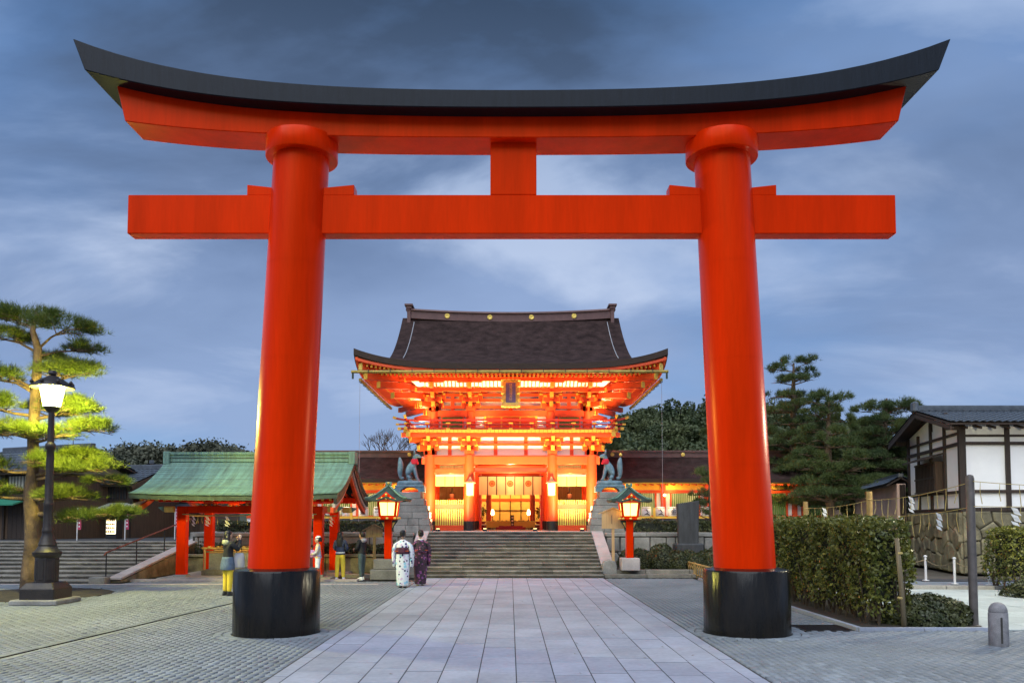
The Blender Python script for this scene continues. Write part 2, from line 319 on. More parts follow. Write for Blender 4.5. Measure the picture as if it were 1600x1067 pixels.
def np_mesh(name, V, F):
    """V (n,3) floats, F (m,k) ints, all faces alike"""
    me = bpy.data.meshes.new(name); k = F.shape[1]
    me.vertices.add(len(V)); me.vertices.foreach_set('co', V.astype(np.float32).ravel())
    me.loops.add(F.size); me.loops.foreach_set('vertex_index', F.astype(np.int32).ravel())
    me.polygons.add(len(F)); me.polygons.foreach_set('loop_start', np.arange(0, F.size, k, dtype=np.int32)); me.polygons.foreach_set('loop_total', np.full(len(F), k, dtype=np.int32))
    me.update(calc_edges=True); me.validate(); return me
def unit(a): return a / np.maximum(np.linalg.norm(a, axis=1, keepdims=True), 1e-9)
def leaf_mesh(name, P, size, asp=0.5, nrm=None, jit=0.8, up=None):
    """diamond leaves at points P; nrm pulls the leaf's face outwards"""
    n = len(P); d = unit(rng.normal(size=(n, 3)))
    if nrm is not None: f = unit(nrm + jit * rng.normal(size=(n, 3)))
    else: f = unit(rng.normal(size=(n, 3)))
    if up is not None: d = unit(d + np.array([0, 0, up]))
    a = unit(d - f * np.sum(d * f, axis=1, keepdims=True)); b = np.cross(f, a)
    s = (size * rng.uniform(0.5, 1.5, n))[:, None]
    V = np.stack([P - a * s * 0.5, P + b * s * asp * 0.5 + f * s * 0.08, P + a * s * 0.5, P - b * s * asp * 0.5 + f * s * 0.08], 1).reshape(-1, 3)
    F = np.arange(4 * n).reshape(-1, 4); return np_mesh(name, V, F)
def needle_mesh(name, P, D, length, width, per=8, spread=0.7):
    """tufts of thin needles: at each P, per needles about direction D"""
    n = len(P); P = np.repeat(P, per, 0); D = np.repeat(D, per, 0); m = len(P)
    d = unit(D + spread * rng.normal(size=(m, 3))); w = unit(np.cross(d, rng.normal(size=(m, 3))))
    L = (length * rng.uniform(0.7, 1.25, m))[:, None]
    V = np.stack([P - w * width / 2, P + w * width / 2, P + d * L], 1).reshape(-1, 3)
    return np_mesh(name, V, np.arange(3 * m).reshape(-1, 3))
def text(body, size, loc, rot, mat, parent, name='lettering', ext=0.004):
    cu = bpy.data.curves.new(name, 'FONT'); cu.body = body; cu.size = size; cu.align_x = 'CENTER'; cu.align_y = 'CENTER'; cu.extrude = ext; cu.space_line = 0.92
    tmp = bpy.data.objects.new(name, cu); C.objects.link(tmp); dg = bpy.context.evaluated_depsgraph_get(); me = bpy.data.meshes.new_from_object(tmp.evaluated_get(dg))
    bpy.data.objects.remove(tmp); bpy.data.curves.remove(cu); me.materials.clear(); o = obj(name, me, mat, parent, loc); o.rotation_euler = rot; return o
def light(name, typ, loc, energy, col, parent=None, size=0.1, target=None, spot=None, blend=0.6, sizey=None):
    d = bpy.data.lights.new(name, typ); d.energy = energy; d.color = col
    if typ == 'AREA':
        d.size = size
        if sizey: d.shape = 'RECTANGLE'; d.size_y = sizey
    else: d.shadow_soft_size = size
    if typ == 'SPOT': d.spot_size = R(spot or 100); d.spot_blend = blend
    o = bpy.data.objects.new(name, d); C.objects.link(o); o.parent = parent; o.location = loc
    if target is not None: o.rotation_euler = (Vector(target) - Vector(loc)).to_track_quat('-Z', 'Y').to_euler()
    return o
WARM = (1.0, 0.66, 0.30); AMBER = (1.0, 0.58, 0.16)

# ================================================================ GROUND
me = bpy.data.meshes.new('ground'); g = 900
me.from_pydata([(-g, -60, -0.075), (g, -60, -0.075), (g, 1500, -0.075), (-g, 1500, -0.075)], [], [(0, 1, 2, 3)])
tag(obj('ground', me, 'earth'), 'bare earth ground running to the horizon', kind='structure')

# ---- central path of long granite slabs, each slab a piece
path = struct('stone_path', 'wide pale granite slab path leading straight to the steps')
MB().box(0.08, 17.2, -0.0185, 6.12, 19.2, 0.05).build('path_bed', 'sand', path)
def slab_mesh(w, l, name='slab'):
    b = MB(); h = 0.003; e = 0.003
    b.rings([[(-w/2, -l/2, -0.05), (w/2, -l/2, -0.05), (w/2, l/2, -0.05), (-w/2, l/2, -0.05)], [(-w/2, -l/2, -h), (w/2, -l/2, -h), (w/2, l/2, -h), (-w/2, l/2, -h)], [(-w/2+e, -l/2+e, 0), (w/2-e, -l/2+e, 0), (w/2-e, l/2-e, 0), (-w/2+e, l/2-e, 0)]])
    m_ = b.mesh(name); m_.materials.append(M['slab']); return m_
SLABS = {}
xs = [-2.96]; wids = [0.20] + [0.473] * 12 + [0.20]
x = -2.96
for ci, w in enumerate(wids):
    y = 7.6 - random.uniform(0, 0.8)
    while y < 26.7:
        l = random.choice((0.9, 0.9, 1.05, 1.2)) if 0 < ci < 13 else 1.35
        y1 = min(y + l, 26.78); l = y1 - y
        if l < 0.08: break
        key = (round(w, 3), round(l, 2))
        if key not in SLABS: SLABS[key] = slab_mesh(w - 0.013, l - 0.026)
        inst('slab', SLABS[key], path, (x + w / 2, (y + y1) / 2, 0.010 + random.uniform(-0.002, 0.002)), (R(random.uniform(-0.12, 0.12)), R(random.uniform(-0.15, 0.15)), 0))
        y = y1
    x += w
# crossing row of slabs at the foot of the steps
for k in range(9):
    w = 0.78; key = ('foot', 0)
    if key not in SLABS: SLABS[key] = slab_mesh(0.77, 0.27)

# ---- interlocking paving both sides: near ones singly, the rest as one mass
pav = struct('block_paving', 'grey interlocking block paving either side of the path')
b = MB()
b.box(-13.0, 16.6, -0.05, 19.9, 20.4, 0.04); b.box(4.72, 18.0, -0.05, 3.2, 21.6, 0.04); b.box(11.4, 10.8, -0.05, 10.2, 7.0, 0.04)
b.build('paving_bed', 'sand', pav)
PW, PL, GAP = 0.112, 0.224, 0.011
def regions():
    cells = []
    for (xs0, sg, n, lim) in ((-2.975, -1, 134, lambda x, y: y < 24.2 or (x > -11.9 and y < 25.35)), (3.175, 1, 102, lambda x, y: y < 14.15 or (x < 6.12 and y < 26.7))):
        for i in range(n):
            x = xs0 + sg * (i + 0.5) * PW; y = 7.6 + (PL / 2 if i % 2 else 0) + PL / 2
            while y < 26.7:
                if lim(x, y): cells.append((x, y))
                y += PL
    return np.array(cells)
P = regions()
# keep what the frame sees (with a margin) and clear the torii footings, tree pit, drain slot, grate
keep = (np.abs(P[:, 0]) < P[:, 1] * 0.70 + 1.2)
for (cx, cy, r) in ((-4.07, 14.0, 1.03), (4.13, 14.0, 1.03), (-12.66, 21.05, 2.05)):
    keep &= (np.hypot(P[:, 0] - cx, P[:, 1] - cy) > r)
dx0, dy0, dx1, dy1 = -7.6, 7.6, -6.45, 19.7
xl = dx0 + (P[:, 1] - dy0) / (dy1 - dy0) * (dx1 - dx0)
keep &= ~((np.abs(P[:, 0] - xl) < 0.10) & (P[:, 1] < dy1))
keep &= ~((P[:, 0] > 5.2) & (P[:, 0] < 6.1) & (P[:, 1] > 14.15) & (P[:, 1] < 15.0))
P = P[keep]
w2, l2, zg = PW / 2 - GAP / 2, PL / 2 - GAP / 2, 0.017
OUT = np.array([(-w2 + zg, -l2), (w2 + zg, -l2), (w2 - zg, -l2 * 0.1), (w2 + zg, l2 * 0.75), (w2 - zg * 0.3, l2), (-w2 - zg * 0.3, l2), (-w2 + zg, l2 * 0.75), (-w2 - zg, -l2 * 0.1)])
def paver_arrays(P):
    n = len(P); ang = rng.normal(0, R(1.3), n); z = rng.normal(0, 0.0022, n); tx = rng.normal(0, 0.012, n); ty = rng.normal(0, 0.012, n)
    c, s = np.cos(ang)[:, None], np.sin(ang)[:, None]
    ox = OUT[None, :, 0] * c - OUT[None, :, 1] * s; oy = OUT[None, :, 0] * s + OUT[None, :, 1] * c
    top = np.stack([P[:, :1] + ox * 0.95, P[:, 1:2] + oy * 0.91, z[:, None] + ox * tx[:, None] + oy * ty[:, None] + 0 * ox], 2)
    bot = np.stack([P[:, :1] + ox, P[:, 1:2] + oy, z[:, None] - 0.028 + 0 * ox], 2)
    V = np.concatenate([top, bot], 1).reshape(-1, 3)
    base = (np.arange(n) * 16)[:, None, None]
    q = np.array([(k + 8, (k + 1) % 8 + 8, (k + 1) % 8, k) for k in range(8)] + [(0, 1, 6, 7)[::1], (1, 2, 5, 6), (2, 3, 4, 5)])
    q = np.array([(k + 8, (k + 1) % 8 + 8, (k + 1) % 8, k) for k in range(8)] + [(0, 1, 2, 7), (2, 3, 6, 7), (3, 4, 5, 6)])
    F = (base + q[None]).reshape(-1, 4); return V, F
order = np.argsort(np.hypot(P[:, 0], P[:, 1])); 
infr = np.abs(P[:, 0]) < P[:, 1] * 0.645
order = np.concatenate([order[infr[order] & (P[order, 1] > 9.55)], order[~(infr[order] & (P[order, 1] > 9.55))]])
near, far = P[order[:300]], P[order[300:]]
V, F = paver_arrays(np.zeros((1, 2))); V[:8, 2] = 0; pme = np_mesh('paver', V, F); pme.materials.append(M['paver'])
for (x, y) in near: inst('paver', pme, pav, (x, y, random.gauss(0, 0.002)), (random.gauss(0, 0.012), random.gauss(0, 0.012), random.gauss(0, R(1.3))))
V, F = paver_arrays(far); o = obj('paver_field', np_mesh('paver_field', V, F), 'paver', pav); o['kind'] = 'stuff'
# rings of setts round the torii feet
for sx in (-4.07, 4.13):
    for r0, n in ((0.745, 42), (0.895, 50)):
        for k in range(n):
            t0, t1 = 2 * math.pi * (k + 0.06) / n, 2 * math.pi * (k + 0.94) / n; ra, rb = r0 + 0.006, r0 + 0.140; tm = (t0 + t1) / 2; z = random.uniform(-0.003, 0.003)
            def ring(q, zz): return [(sx + (rr + (q if rr == ra else -q)) * math.cos(tt), 14.0 + (rr + (q if rr == ra else -q)) * math.sin(tt), zz) for rr, tt in ((ra, t0), (rb, t0), (rb, tm), (rb, t1), (ra, t1), (ra, tm))]
            MB().rings([ring(0, -0.03), ring(0.0, z - 0.006), ring(0.006, z)]).build('ring_sett', 'paver', pav)
# drain slot
dr = struct('drain_channel', 'thin dark drain slot crossing the paving'); a = Vector((dx0, dy0, 0)); c_ = Vector((dx1, dy1, 0)); d = (c_ - a).normalized(); nn = Vector((-d.y, d.x, 0))
bb = MB()
for s in (-1, 1): bb.bar(a + nn * s * 0.105 + Vector((0, 0, -0.014)), c_ + nn * s * 0.105 + Vector((0, 0, -0.014)), 0.105, 0.024)
bb.build('channel_edge', 'paver', dr); MB().bar(a + Vector((0, 0, -0.014)), c_ + Vector((0, 0, -0.014)), 0.104, 0.012).build('channel_floor', 'void', dr)
gt = tag(thing('drain_grate', 'black iron drain grate in the paving beside the planting bed', 'grate', (5.65, 14.58, 0)), None)
MB().box(0, 0, -0.03, 0.88, 0.8, 0.02).build('grate_pan', 'black', gt)
fr = MB(); [fr.box(x_, 0, -0.008, 0.03, 0.8, 0.022) for x_ in (-0.43, 0.43)]; [fr.box(0, y_, -0.008, 0.88, 0.03, 0.021) for y_ in (-0.385, 0.385)]; fr.build('grate_frame', 'iron', gt)
bm_ = MB().box(0, 0, 0, 0.8, 0.012, 0.018).mesh('grate_bar'); bm_.materials.append(M['iron'])
for k in range(14): inst('grate_bar', bm_, gt, (0, -0.36 + k * 0.055, -0.009))
# tree pit
MB().lathe([(2.0, -0.06), (2.0, -0.004), (1.9, 0.01), (0.3, 0.05)], -12.66, 21.05, 40).build('tree_pit', 'soil'); tag(bpy.data.objects['tree_pit'], 'round bed of dark soil under the lit pine', kind='structure')

# ---- masonry of separate stones
def stone_block(w, h, d, jit=0.0, bev=0.02):
    def ring(y, ins): return [(-w/2 + ins, y, -h/2 + ins), (w/2 - ins, y, -h/2 + ins), (w/2 - ins, y, h/2 - ins), (-w/2 + ins, y, h/2 - ins)]
    return [ring(d, 0), ring(0.0, 0), ring(-bev, bev)]
def masonry(parent, o, u, L, z0, z1, rows, mw, mat, gap=0.02, wob=0.05, proud=0.05, lean=0.0, name='stone', seed=1, zt=None, poly=False):
    """separate stones on a wall face that starts at o and runs along u; outward is u rotated -90 deg; poly = irregular polygons"""
    rd = random.Random(seed); u = Vector((u[0], u[1], 0)).normalized(); nrm = Vector((u.y, -u.x, 0)); hs = (z1 - z0) / rows; cells = []
    if poly:
        sites = []
        for r in range(rows):
            n = max(1, round(L / mw)); off = rd.random() * 0.5
            for k in range(n): sites.append(((k + 0.5 + off * (r % 2) + rd.uniform(-0.36, 0.36)) * L / n, z0 + (r + 0.5 + rd.uniform(-0.33, 0.33)) * hs))
        for i, (sx, sz) in enumerate(sites):
            p = [(0, z0), (L, z0), (L, z1), (0, z1)]
            for j, (tx, tz) in enumerate(sites):
                if j == i or abs(tx - sx) > 3.2 * mw: continue
                mx, mz, nx, nz = (sx + tx) / 2, (sz + tz) / 2, tx - sx, tz - sz; q = []
                for k in range(len(p)):
                    a, c = p[k], p[(k + 1) % len(p)]; da = (a[0] - mx) * nx + (a[1] - mz) * nz; dc = (c[0] - mx) * nx + (c[1] - mz) * nz
                    if da <= 0: q.append(a)
                    if da * dc < 0: t = da / (da - dc); q.append((a[0] + (c[0] - a[0]) * t, a[1] + (c[1] - a[1]) * t))
                p = q
                if len(p) < 3: break
            if len(p) >= 3: cells.append(p)
    else:
        for r in range(rows):
            s = -rd.uniform(0, mw * 0.6)
            while s < L:
                w = mw * rd.uniform(0.6, 1.5); a0, a1 = max(s, 0), min(s + w, L); s += w
                if a1 - a0 < 0.08: continue
                za, zb = z0 + r * hs, z0 + (r + 1) * hs; cells.append([(a0, za), (a1, za), (a1, zb), (a0, zb)])
    for p in cells:
        mx = sum(q[0] for q in p) / len(p); mz = sum(q[1] for q in p) / len(p); pr = proud * rd.uniform(0.5, 1.3); sz = max(max(abs(q[0] - mx), abs(q[1] - mz)) for q in p)
        k1 = max(0.5, 1 - gap / max(sz, 0.05)); k2 = k1 * 0.84
        jit = [(rd.uniform(-0.012, 0.012), rd.uniform(-0.012, 0.012)) for _ in p]
        def w3(i, out, k): q = (mx + (p[i][0] - mx) * k + jit[i][0] * (k < 1), mz + (p[i][1] - mz) * k + jit[i][1] * (k < 1)); v = Vector(o) + u * q[0] + nrm * out; return (v.x, v.y, q[1])
        b = MB(); n = range(len(p)); b.rings([[w3(i, -0.12, k1) for i in n], [w3(i, pr * 0.45, k1) for i in n], [w3(i, pr * rd.uniform(0.9, 1.05), k2) for i in n]]); b.build(name, mat, parent)
    return parent

# ---- main steps up to the gate
st = struct('stone_steps', 'broad worn stone steps rising to the tower gate', (0, 26.83, 0))
NST, RISE, TR = 13, 1.5 / 13, 0.337
MB().prism([(0.15, 0.0), (4.4, 0.0), (4.4, 1.36), (0.35, 0.05)], 'x', -3.1, 3.1).build('step_core', 'mortar', st)
for k in range(NST):
    x = -3.15; z = (k + 1) * RISE
    cuts = [-3.15]
    while cuts[-1] < 3.15 - 0.7: cuts.append(cuts[-1] + random.uniform(0.75, 1.75))
    cuts[-1] = 3.15
    for a0, a1 in zip(cuts, cuts[1:]):
        w = a1 - a0 - 0.008
        b = MB(); b.box(0, 0.03, -0.022, w, 0.47, RISE - 0.050); b.box(0, 0, RISE / 2 - 0.028, w, 0.51, 0.050)
        b.build('step_stone', 'step', st, bevel=0.010, loc=((a0 + a1) / 2, k * TR + 0.25 + random.uniform(-0.006, 0.006), z - RISE / 2 + random.uniform(-0.003, 0.003)))
# widened bottom ledge to the right and to the left
for (x0, x1) in ((3.17, 4.6), (4.61, 6.1), (6.11, 8.2)):
    MB().box((x0 + x1) / 2, 0.30, 0.06, x1 - x0 - 0.01, 0.55, 0.125).build('ledge_stone', 'step', st, bevel=0.01)
    MB().box((x0 + x1) / 2 + 0.02, 0.66, 0.15, x1 - x0 - 0.01, 0.45, 0.19).build('ledge_stone', 'step', st, bevel=0.01)
for (x0, x1) in ((-4.3, -3.17), (-5.6, -4.31)):
    MB().box((x0 + x1) / 2, 0.30, 0.06, x1 - x0 - 0.01, 0.55, 0.125).build('ledge_stone', 'step', st, bevel=0.01)
# sloping side slabs
for sx in (-1, 1):
    base = [(0.9, 0.42), (4.55, 1.66), (4.55, 1.50), (0.9, 0.26)]
    for k in range(4):
        t0, t1 = k / 4, (k + 1) / 4
        def lerp(t): return (0.85 + t * 3.75, 0.36 + t * 1.22)
        (ya, za), (yb, zb) = lerp(t0 + 0.003), lerp(t1 - 0.003)
        MB().prism([(ya, za), (yb, zb), (yb, zb - 0.55 if k else zb - 0.5), (ya, max(za - 0.5, 0.0))], 'x', sx * 3.17, sx * 3.62).build('side_slab', 'pinkstone', st, bevel=0.012)
    bb = MB(); bb.prism([(sx * 3.155, 0.0), (sx * 3.155, 0.42), (sx * 3.22, 0.54), (sx * 3.40, 0.60), (sx * 3.58, 0.54), (sx * 3.64, 0.42), (sx * 3.64, 0.0)], 'y', 0.42, 0.83); bb.build('newel_stone', 'stone', st, bevel=0.02)

# ---- terrace that carries the shrine buildings
tr = struct('terrace', 'raised stone terrace the shrine buildings stand on')
MB().box(1.0, 56.2, 0.72, 27.0, 50.0, 1.5).build('terrace_paving', 'stone', tr)     # top 1.47
for k in range(8): MB().box(-3.15 + 0.79 * k + 0.39, 31.5, 1.487, 0.78, 0.75, 0.03).build('edge_slab', 'pinkstone', tr)
for k in range(8): MB().box(-3.15 + 0.79 * k + 0.39, 32.6, 1.485, 0.78, 1.40, 0.026).build('edge_slab', 'stone', tr)
# right front wall
wr = tag(thing('retaining_wall', 'grey retaining wall of fitted stones behind the round clipped shrubs', 'stone wall', (0, 0, 0)))
MB().box(9.1, 30.95, 0.66, 10.9, 0.5, 1.32).build('wall_core', 'mortar', wr)
masonry(wr, (3.70, 30.66, 0), (1, 0), 10.8, 0.72, 1.30, 1, 0.55, 'stone', wob=0.02, seed=3)
masonry(wr, (3.70, 30.66, 0), (1, 0), 10.8, 0.0, 0.72, 2, 0.50, 'stone', seed=4, poly=True)
for k in range(7): MB().box(4.45 + 1.55 * k, 30.92, 1.385, 1.54, 0.66, 0.13).build('coping', 'stone', wr, bevel=0.012)
# left wall, two tiers
wl_ = tag(thing('retaining_wall', 'low mossy two-tier stone wall behind the visitors and water pavilion', 'stone wall', (0, 0, 0)))
MB().box(-8.0, 30.95, 0.66, 8.4, 0.5, 1.32).build('wall_core', 'mortar', wl_)
MB().box(-7.85, 29.65, 0.31, 8.3, 0.9, 0.62).build('wall_core', 'mortar', wl_)
masonry(wl_, (-12.1, 30.66, 0), (1, 0), 8.4, 0.62, 1.30, 2, 0.85, 'stone', wob=0.015, seed=5)
masonry(wl_, (-12.0, 29.18, 0), (1, 0), 8.3, 0.0, 0.60, 1, 0.95, 'stone_y', wob=0.01, seed=6)
for k in range(6): MB().box(-11.4 + 1.40 * k, 30.92, 1.385, 1.39, 0.66, 0.13).build('coping', 'stone', wl_, bevel=0.012)
for k in range(6): MB().box(-11.3 + 1.38 * k, 29.22, 0.655, 1.37, 0.34, 0.09).build('coping', 'stone_y', wl_, bevel=0.012)

# ---- left flight of wide steps up to the street
ls = struct('street_steps', 'wide shallow stone steps up to the shop street', (0, 24.5, 0))
MB().prism([(0.3, 0.0), (8.0, 0.0), (8.0, 0.98), (7.4, 0.98), (0.5, 0.02)], 'x', -23.9, -12.5).build('step_core', 'mortar', ls)
for k in range(11):
    cuts = [-24.0]
    while cuts[-1] < -13.4: cuts.append(cuts[-1] + random.uniform(0.8, 1.5))
    cuts[-1] = -12.42
    for a0, a1 in zip(cuts, cuts[1:]):
        if a1 < -24.0 + 0.1: continue
        b = MB(); b.box(0, 0.03, -0.020, a1 - a0 - 0.008, 0.80, 0.054); b.box(0, 0, 0.026, a1 - a0 - 0.008, 0.83, 0.046); b.build('step_stone', 'step', ls, bevel=0.010, loc=((a0 + a1) / 2, k * 0.70 + 0.41, (k + 1) * 0.10 - 0.05))
MB().box(-14.0, -0.16, -0.02, 20.0, 0.24, 0.05).build('kerb_line', 'pinkstone', ls)
MB().prism([(0.3, 0.0), (7.9, 0.0), (7.9, 1.22), (7.4, 1.22), (0.6, 0.10), (0.3, 0.08)], 'x', -12.40, -12.06).build('cheek_wall', 'stone_y', ls, bevel=0.02)
MB().prism([(0.25, 0.10), (7.4, 1.26), (7.4, 1.34), (0.25, 0.17)], 'x', -12.43, -12.02).build('cheek_coping', 'pinkstone', ls, bevel=0.01)
MB().box(-12.62, 0.12, 0.10, 0.5, 0.4, 0.2).build('foot_block', 'stone', ls, bevel=0.02)
sreet = MB().box(-26, 62.0, 0.54, 28, 59.0, 1.1).build('street', 'asphalt'); tag(sreet, 'dark upper street in front of the shops', kind='structure')
hr = thing('handrail', 'thin red-brown handrail on black posts beside the street steps', 'handrail', (-12.55, 24.6, 0))
pts = [(0, 0.12, 0.86), (0, 0.2, 0.93), (0, 6.8, 2.00)]
MB().tube(pts, 0.028, 8).build('rail', 'rail', hr, smooth=True)
for yy in (0.25, 2.25, 4.4, 6.5): MB().tube([(0, yy, 0.1 + yy * 0.14), (0, yy, 0.93 + (yy - 0.2) * 0.162)], 0.022, 6).build('post', 'black', hr)

# ---- right: planting bed, pale paving, kerbs
bed = struct('planting_bed', 'dark soil planting bed under the clipped hedge')
MB().box(7.35, 20.3, -0.01, 2.3, 12.0, 0.08).build('bed_soil', 'soil', bed)
for k in range(8): MB().box(6.22, 14.3 + k * 1.5 + 0.75, 0.0, 0.10, 1.49, 0.09).build('kerb_stone', 'slab', bed)
for k in range(2): MB().box(6.18 + 1.15 * k + 0.58, 14.27, 0.0, 1.14, 0.10, 0.09).build('kerb_stone', 'slab', bed)
rp = struct('pale_paving', 'pale flagstone forecourt on the right')
MB().box(16.5, 18.6, -0.045, 16.5, 8.8, 0.04).build('paving_bed', 'sand', rp)
fm = {}
for i in range(13):
    for j in range(9):
        key = 0
        if 0 not in fm:
            b = MB(); b.box(0, 0, 0, 0.94, 0.94, 0.05); fm[0] = b.mesh('flagstone'); fm[0].materials.append(M['tiles'])
        X, Y = 8.98 + i * 0.95, 14.75 + j * 0.95
        if X > Y * 0.70 + 1.0: continue
        inst('flagstone', fm[0], rp, (X, Y, -0.02 + random.uniform(-0.002, 0.002)), (0, 0, 0))
for k in range(9): MB().box(9.0 + k * 1.3, 22.85 - k * 0.11, 0.03, 1.29, 0.22, 0.16, rz=-0.085).build('kerb_stone', 'stone', rp, bevel=0.01)
MB().box(16.0, 24.5, -0.02, 16.0, 3.2, 0.07).build('forecourt_back', 'paver', rp)
MB().box(17.5, 25.6, 0.024, 9.0, 0.9, 0.02).build('asphalt_strip', 'asphalt', rp)

# ---- hills
def hill(name, label, x0, x1, y0, y1, hf, mat, nx=30, ny=16):
    rows = [[(x0 + (x1 - x0) * i / nx, y0 + (y1 - y0) * j / ny, hf(x0 + (x1 - x0) * i / nx, y0 + (y1 - y0) * j / ny)) for i in range(nx + 1)] for j in range(ny + 1)]
    b = MB(); n = nx + 1; b.add([p for r in rows for p in r], [(j*n+i, j*n+i+1, (j+1)*n+i+1, (j+1)*n+i) for j in range(ny) for i in range(nx)])
    o = b.build(name, mat, smooth='all'); tag(o, label, kind='structure'); return o
def h_right(x, y): return max(-0.3, -0.3 + 9.0 * math.exp(-((x - 20) / 17) ** 2 - ((y - 82) / 20) ** 2) + 4.2 * math.exp(-((x - 44) / 16) ** 2 - ((y - 92) / 22) ** 2))
hill('wooded_hill', 'dark wooded hillside rising behind the gate', -15, 80, 52, 130, h_right, 'leaf_far')
def h_left(x, y): return -0.5 + 13.5 * math.exp(-((x + 82) / 34) ** 2 - ((y - 190) / 45) ** 2) * (1 + 0.06 * math.sin(x * 0.4)) + 10.5 * math.exp(-((x + 20) / 60) ** 2 - ((y - 210) / 45) ** 2)
hill('wooded_hill', 'distant dark hill beyond the shop roofs', -190, 60, 130, 260, h_left, 'leaf_far')
n = 150000
hx = rng.uniform(-130, 0, n); hy = rng.uniform(150, 205, n); hz = np.array([h_left(a, b) for a, b in zip(hx, hy)])
k = hz > 1.0
cl = rng.normal(size=(n, 3)) * np.array([0.9, 0.9, 0.9])
cx_ = np.round(hx / 4.2) * 4.2 + 1.5 * np.sin(np.round(hy / 4.2) * 7.1); cy_ = np.round(hy / 4.2) * 4.2
PP = np.stack([cx_ + rng.normal(0, 1.25, n), cy_ + rng.normal(0, 1.25, n), hz + 1.2 + np.abs(rng.normal(0, 1.0, n)) + 1.4 * np.sin(cx_ * 3.3 + cy_)], 1)[k]
o = obj('far_wood', leaf_mesh('far_wood', PP, 0.62, 0.8), 'leaf_far'); tag(o, 'distant wood covering the far hill as one dark mass', 'wood', kind='stuff')

Pl = np.stack([rng.uniform(-7, 8, 46), rng.uniform(9.8, 24, 46), np.full(46, 0.020)], 1)
o = obj('fallen_leaves', leaf_mesh('fallen_leaves', Pl, 0.055, 0.5, np.tile([0, 0, 1.0], (46, 1)), 0.15), 'wood_old'); tag(o, 'a few small dry leaves scattered over the paving', 'leaves', kind='stuff')

# ================================================================ TORII
T = thing('torii_gate', 'giant vermilion torii with black top beam spanning the path', 'torii', (0.03, 14.0, 0))
for s in (-1, 1):
    xb, xt = 4.12 * s, 3.77 * s
    b = MB(); rs = []
    for k in range(13):
        t = k / 12; z = 1.02 + t * 7.62; cx = xb + (xt - xb) * z / 8.6; r = 0.525 + (0.485 - 0.525) * t
        rs.append([(cx + r * math.cos(a * math.pi / 24), r * math.sin(a * math.pi / 24), z) for a in range(48)])
    b.rings(rs); pil = b.build('pillar', 'torii', T, smooth=True)
    for zs in (2.9, 4.75, 6.45):       # welded seams, a hair proud
        cx = xb + (xt - xb) * zs / 8.6; r = 0.525 - 0.04 * (zs - 1.02) / 7.62 + 0.0025
        MB().rings([[(cx + r * math.cos(a * math.pi / 24), r * math.sin(a * math.pi / 24), zs + dz) for a in range(48)] for dz in (-0.006, 0.006)], cap=False).build('seam', 'torii', pil, smooth=True)
    cx = xb - 0.02 * s
    MB().lathe([(0.735, 0.0), (0.735, 1.055), (0.715, 1.09), (0.56, 1.125), (0.50, 1.125)], cx, 0, 64).build('base_sleeve', 'lacquer', pil, smooth=True)
    MB().lathe([(0.48, 8.40), (0.625, 8.40), (0.632, 8.41), (0.632, 8.735), (0.625, 8.745), (0.45, 8.745)], xt, 0, 64).build('collar', 'torii', pil, smooth=True)
def beam_curve(name, mat, ztop, zbot, xt_, xb_, yh, n=40, peak=0.0, parent=T):
    rs = []
    for i in range(n + 1):
        t = -1 + 2 * i / n; xa, xb = t * xt_, t * xb_
        rs.append([(xb, -yh, zbot(xb)), (xb, yh, zbot(xb)), (xa, yh, ztop(xa)), (xa, 0, ztop(xa) + peak), (xa, -yh, ztop(xa))])
    b = MB(); b.rings(rs); return b.build(name, mat, parent, smooth=True, bevel=0.012)
kt = lambda x: 9.33 + 0.00546 * x * x + 0.00018 * x ** 4
kb = lambda x: 9.02 + 0.00416 * x * x + 0.00015 * x ** 4
sb = lambda x: 8.65 + 0.00223 * x * x + 0.0000887 * x ** 4
beam_curve('top_beam', 'torii_black', kt, kb, 7.58, 7.36, 0.67, peak=0.10)
beam_curve('upper_beam', 'torii', lambda x: kb(x) + 0.05, sb, 6.97, 6.80, 0.35)
bb = MB().box(0, 0, 7.355, 13.62, 0.30, 0.70); bb.build('lower_beam', 'torii', T, bevel=0.012)
MB().box(0.03, 0, 8.205, 0.82, 0.30, 1.00).build('centre_strut', 'torii', T, bevel=0.012)
for s in (-1, 1):
    MB().prism([(s * 4.70, 7.70), (s * 4.16, 7.70), (s * 4.16, 7.83), (s * 4.70, 7.89)], 'y', -0.145, 0.145).build('wedge', 'torii', T, bevel=0.008)
    MB().prism([(s * 2.80, 7.70), (s * 3.40, 7.70), (s * 3.40, 7.83), (s * 2.80, 7.89)], 'y', -0.145, 0.145).build('wedge', 'torii', T, bevel=0.008)

# ================================================================ TOWER GATE   (local frame: origin on the terrace under the ridge)
G = thing('tower_gate', 'floodlit two-storey vermilion tower gate with dark bark roof', 'gate', (0.03, 36.6, 1.47))
CX = (-3.45, -1.77, 1.77, 3.45); ZC = 3.25
for y in (-2.6, 0.0, 2.6):
    for x in CX:
        c = MB().lathe([(0.235, 0), (0.235, ZC)], x, y, 20).build('column', 'verm', G, smooth=True)
        MB().lathe([(0.25, 0), (0.25, 0.42), (0.242, 0.43)], x, y, 20).build('column_shoe', 'black', c, smooth=True)
        MB().box(x, y, -0.02, 0.72, 0.72, 0.10).build('base_stone', 'stone', c, bevel=0.02)
for y in (-2.6, 2.6):
    MB().box(0, y, 3.02, 7.6, 0.26, 0.34).build('head_beam', 'verm', G, bevel=0.01)
    for s in (-1, 1):
        MB().box(s * 2.61, y, 2.56, 1.25, 0.20, 0.20).build('tie_beam', 'verm', G, bevel=0.01)
    MB().box(0, y, 2.62, 3.1, 0.18, 0.18).build('tie_beam', 'verm_dk', G, bevel=0.01)
for x in CX: MB().box(x, 0, 3.0, 0.22, 5.0, 0.30).build('cross_beam', 'verm', G)
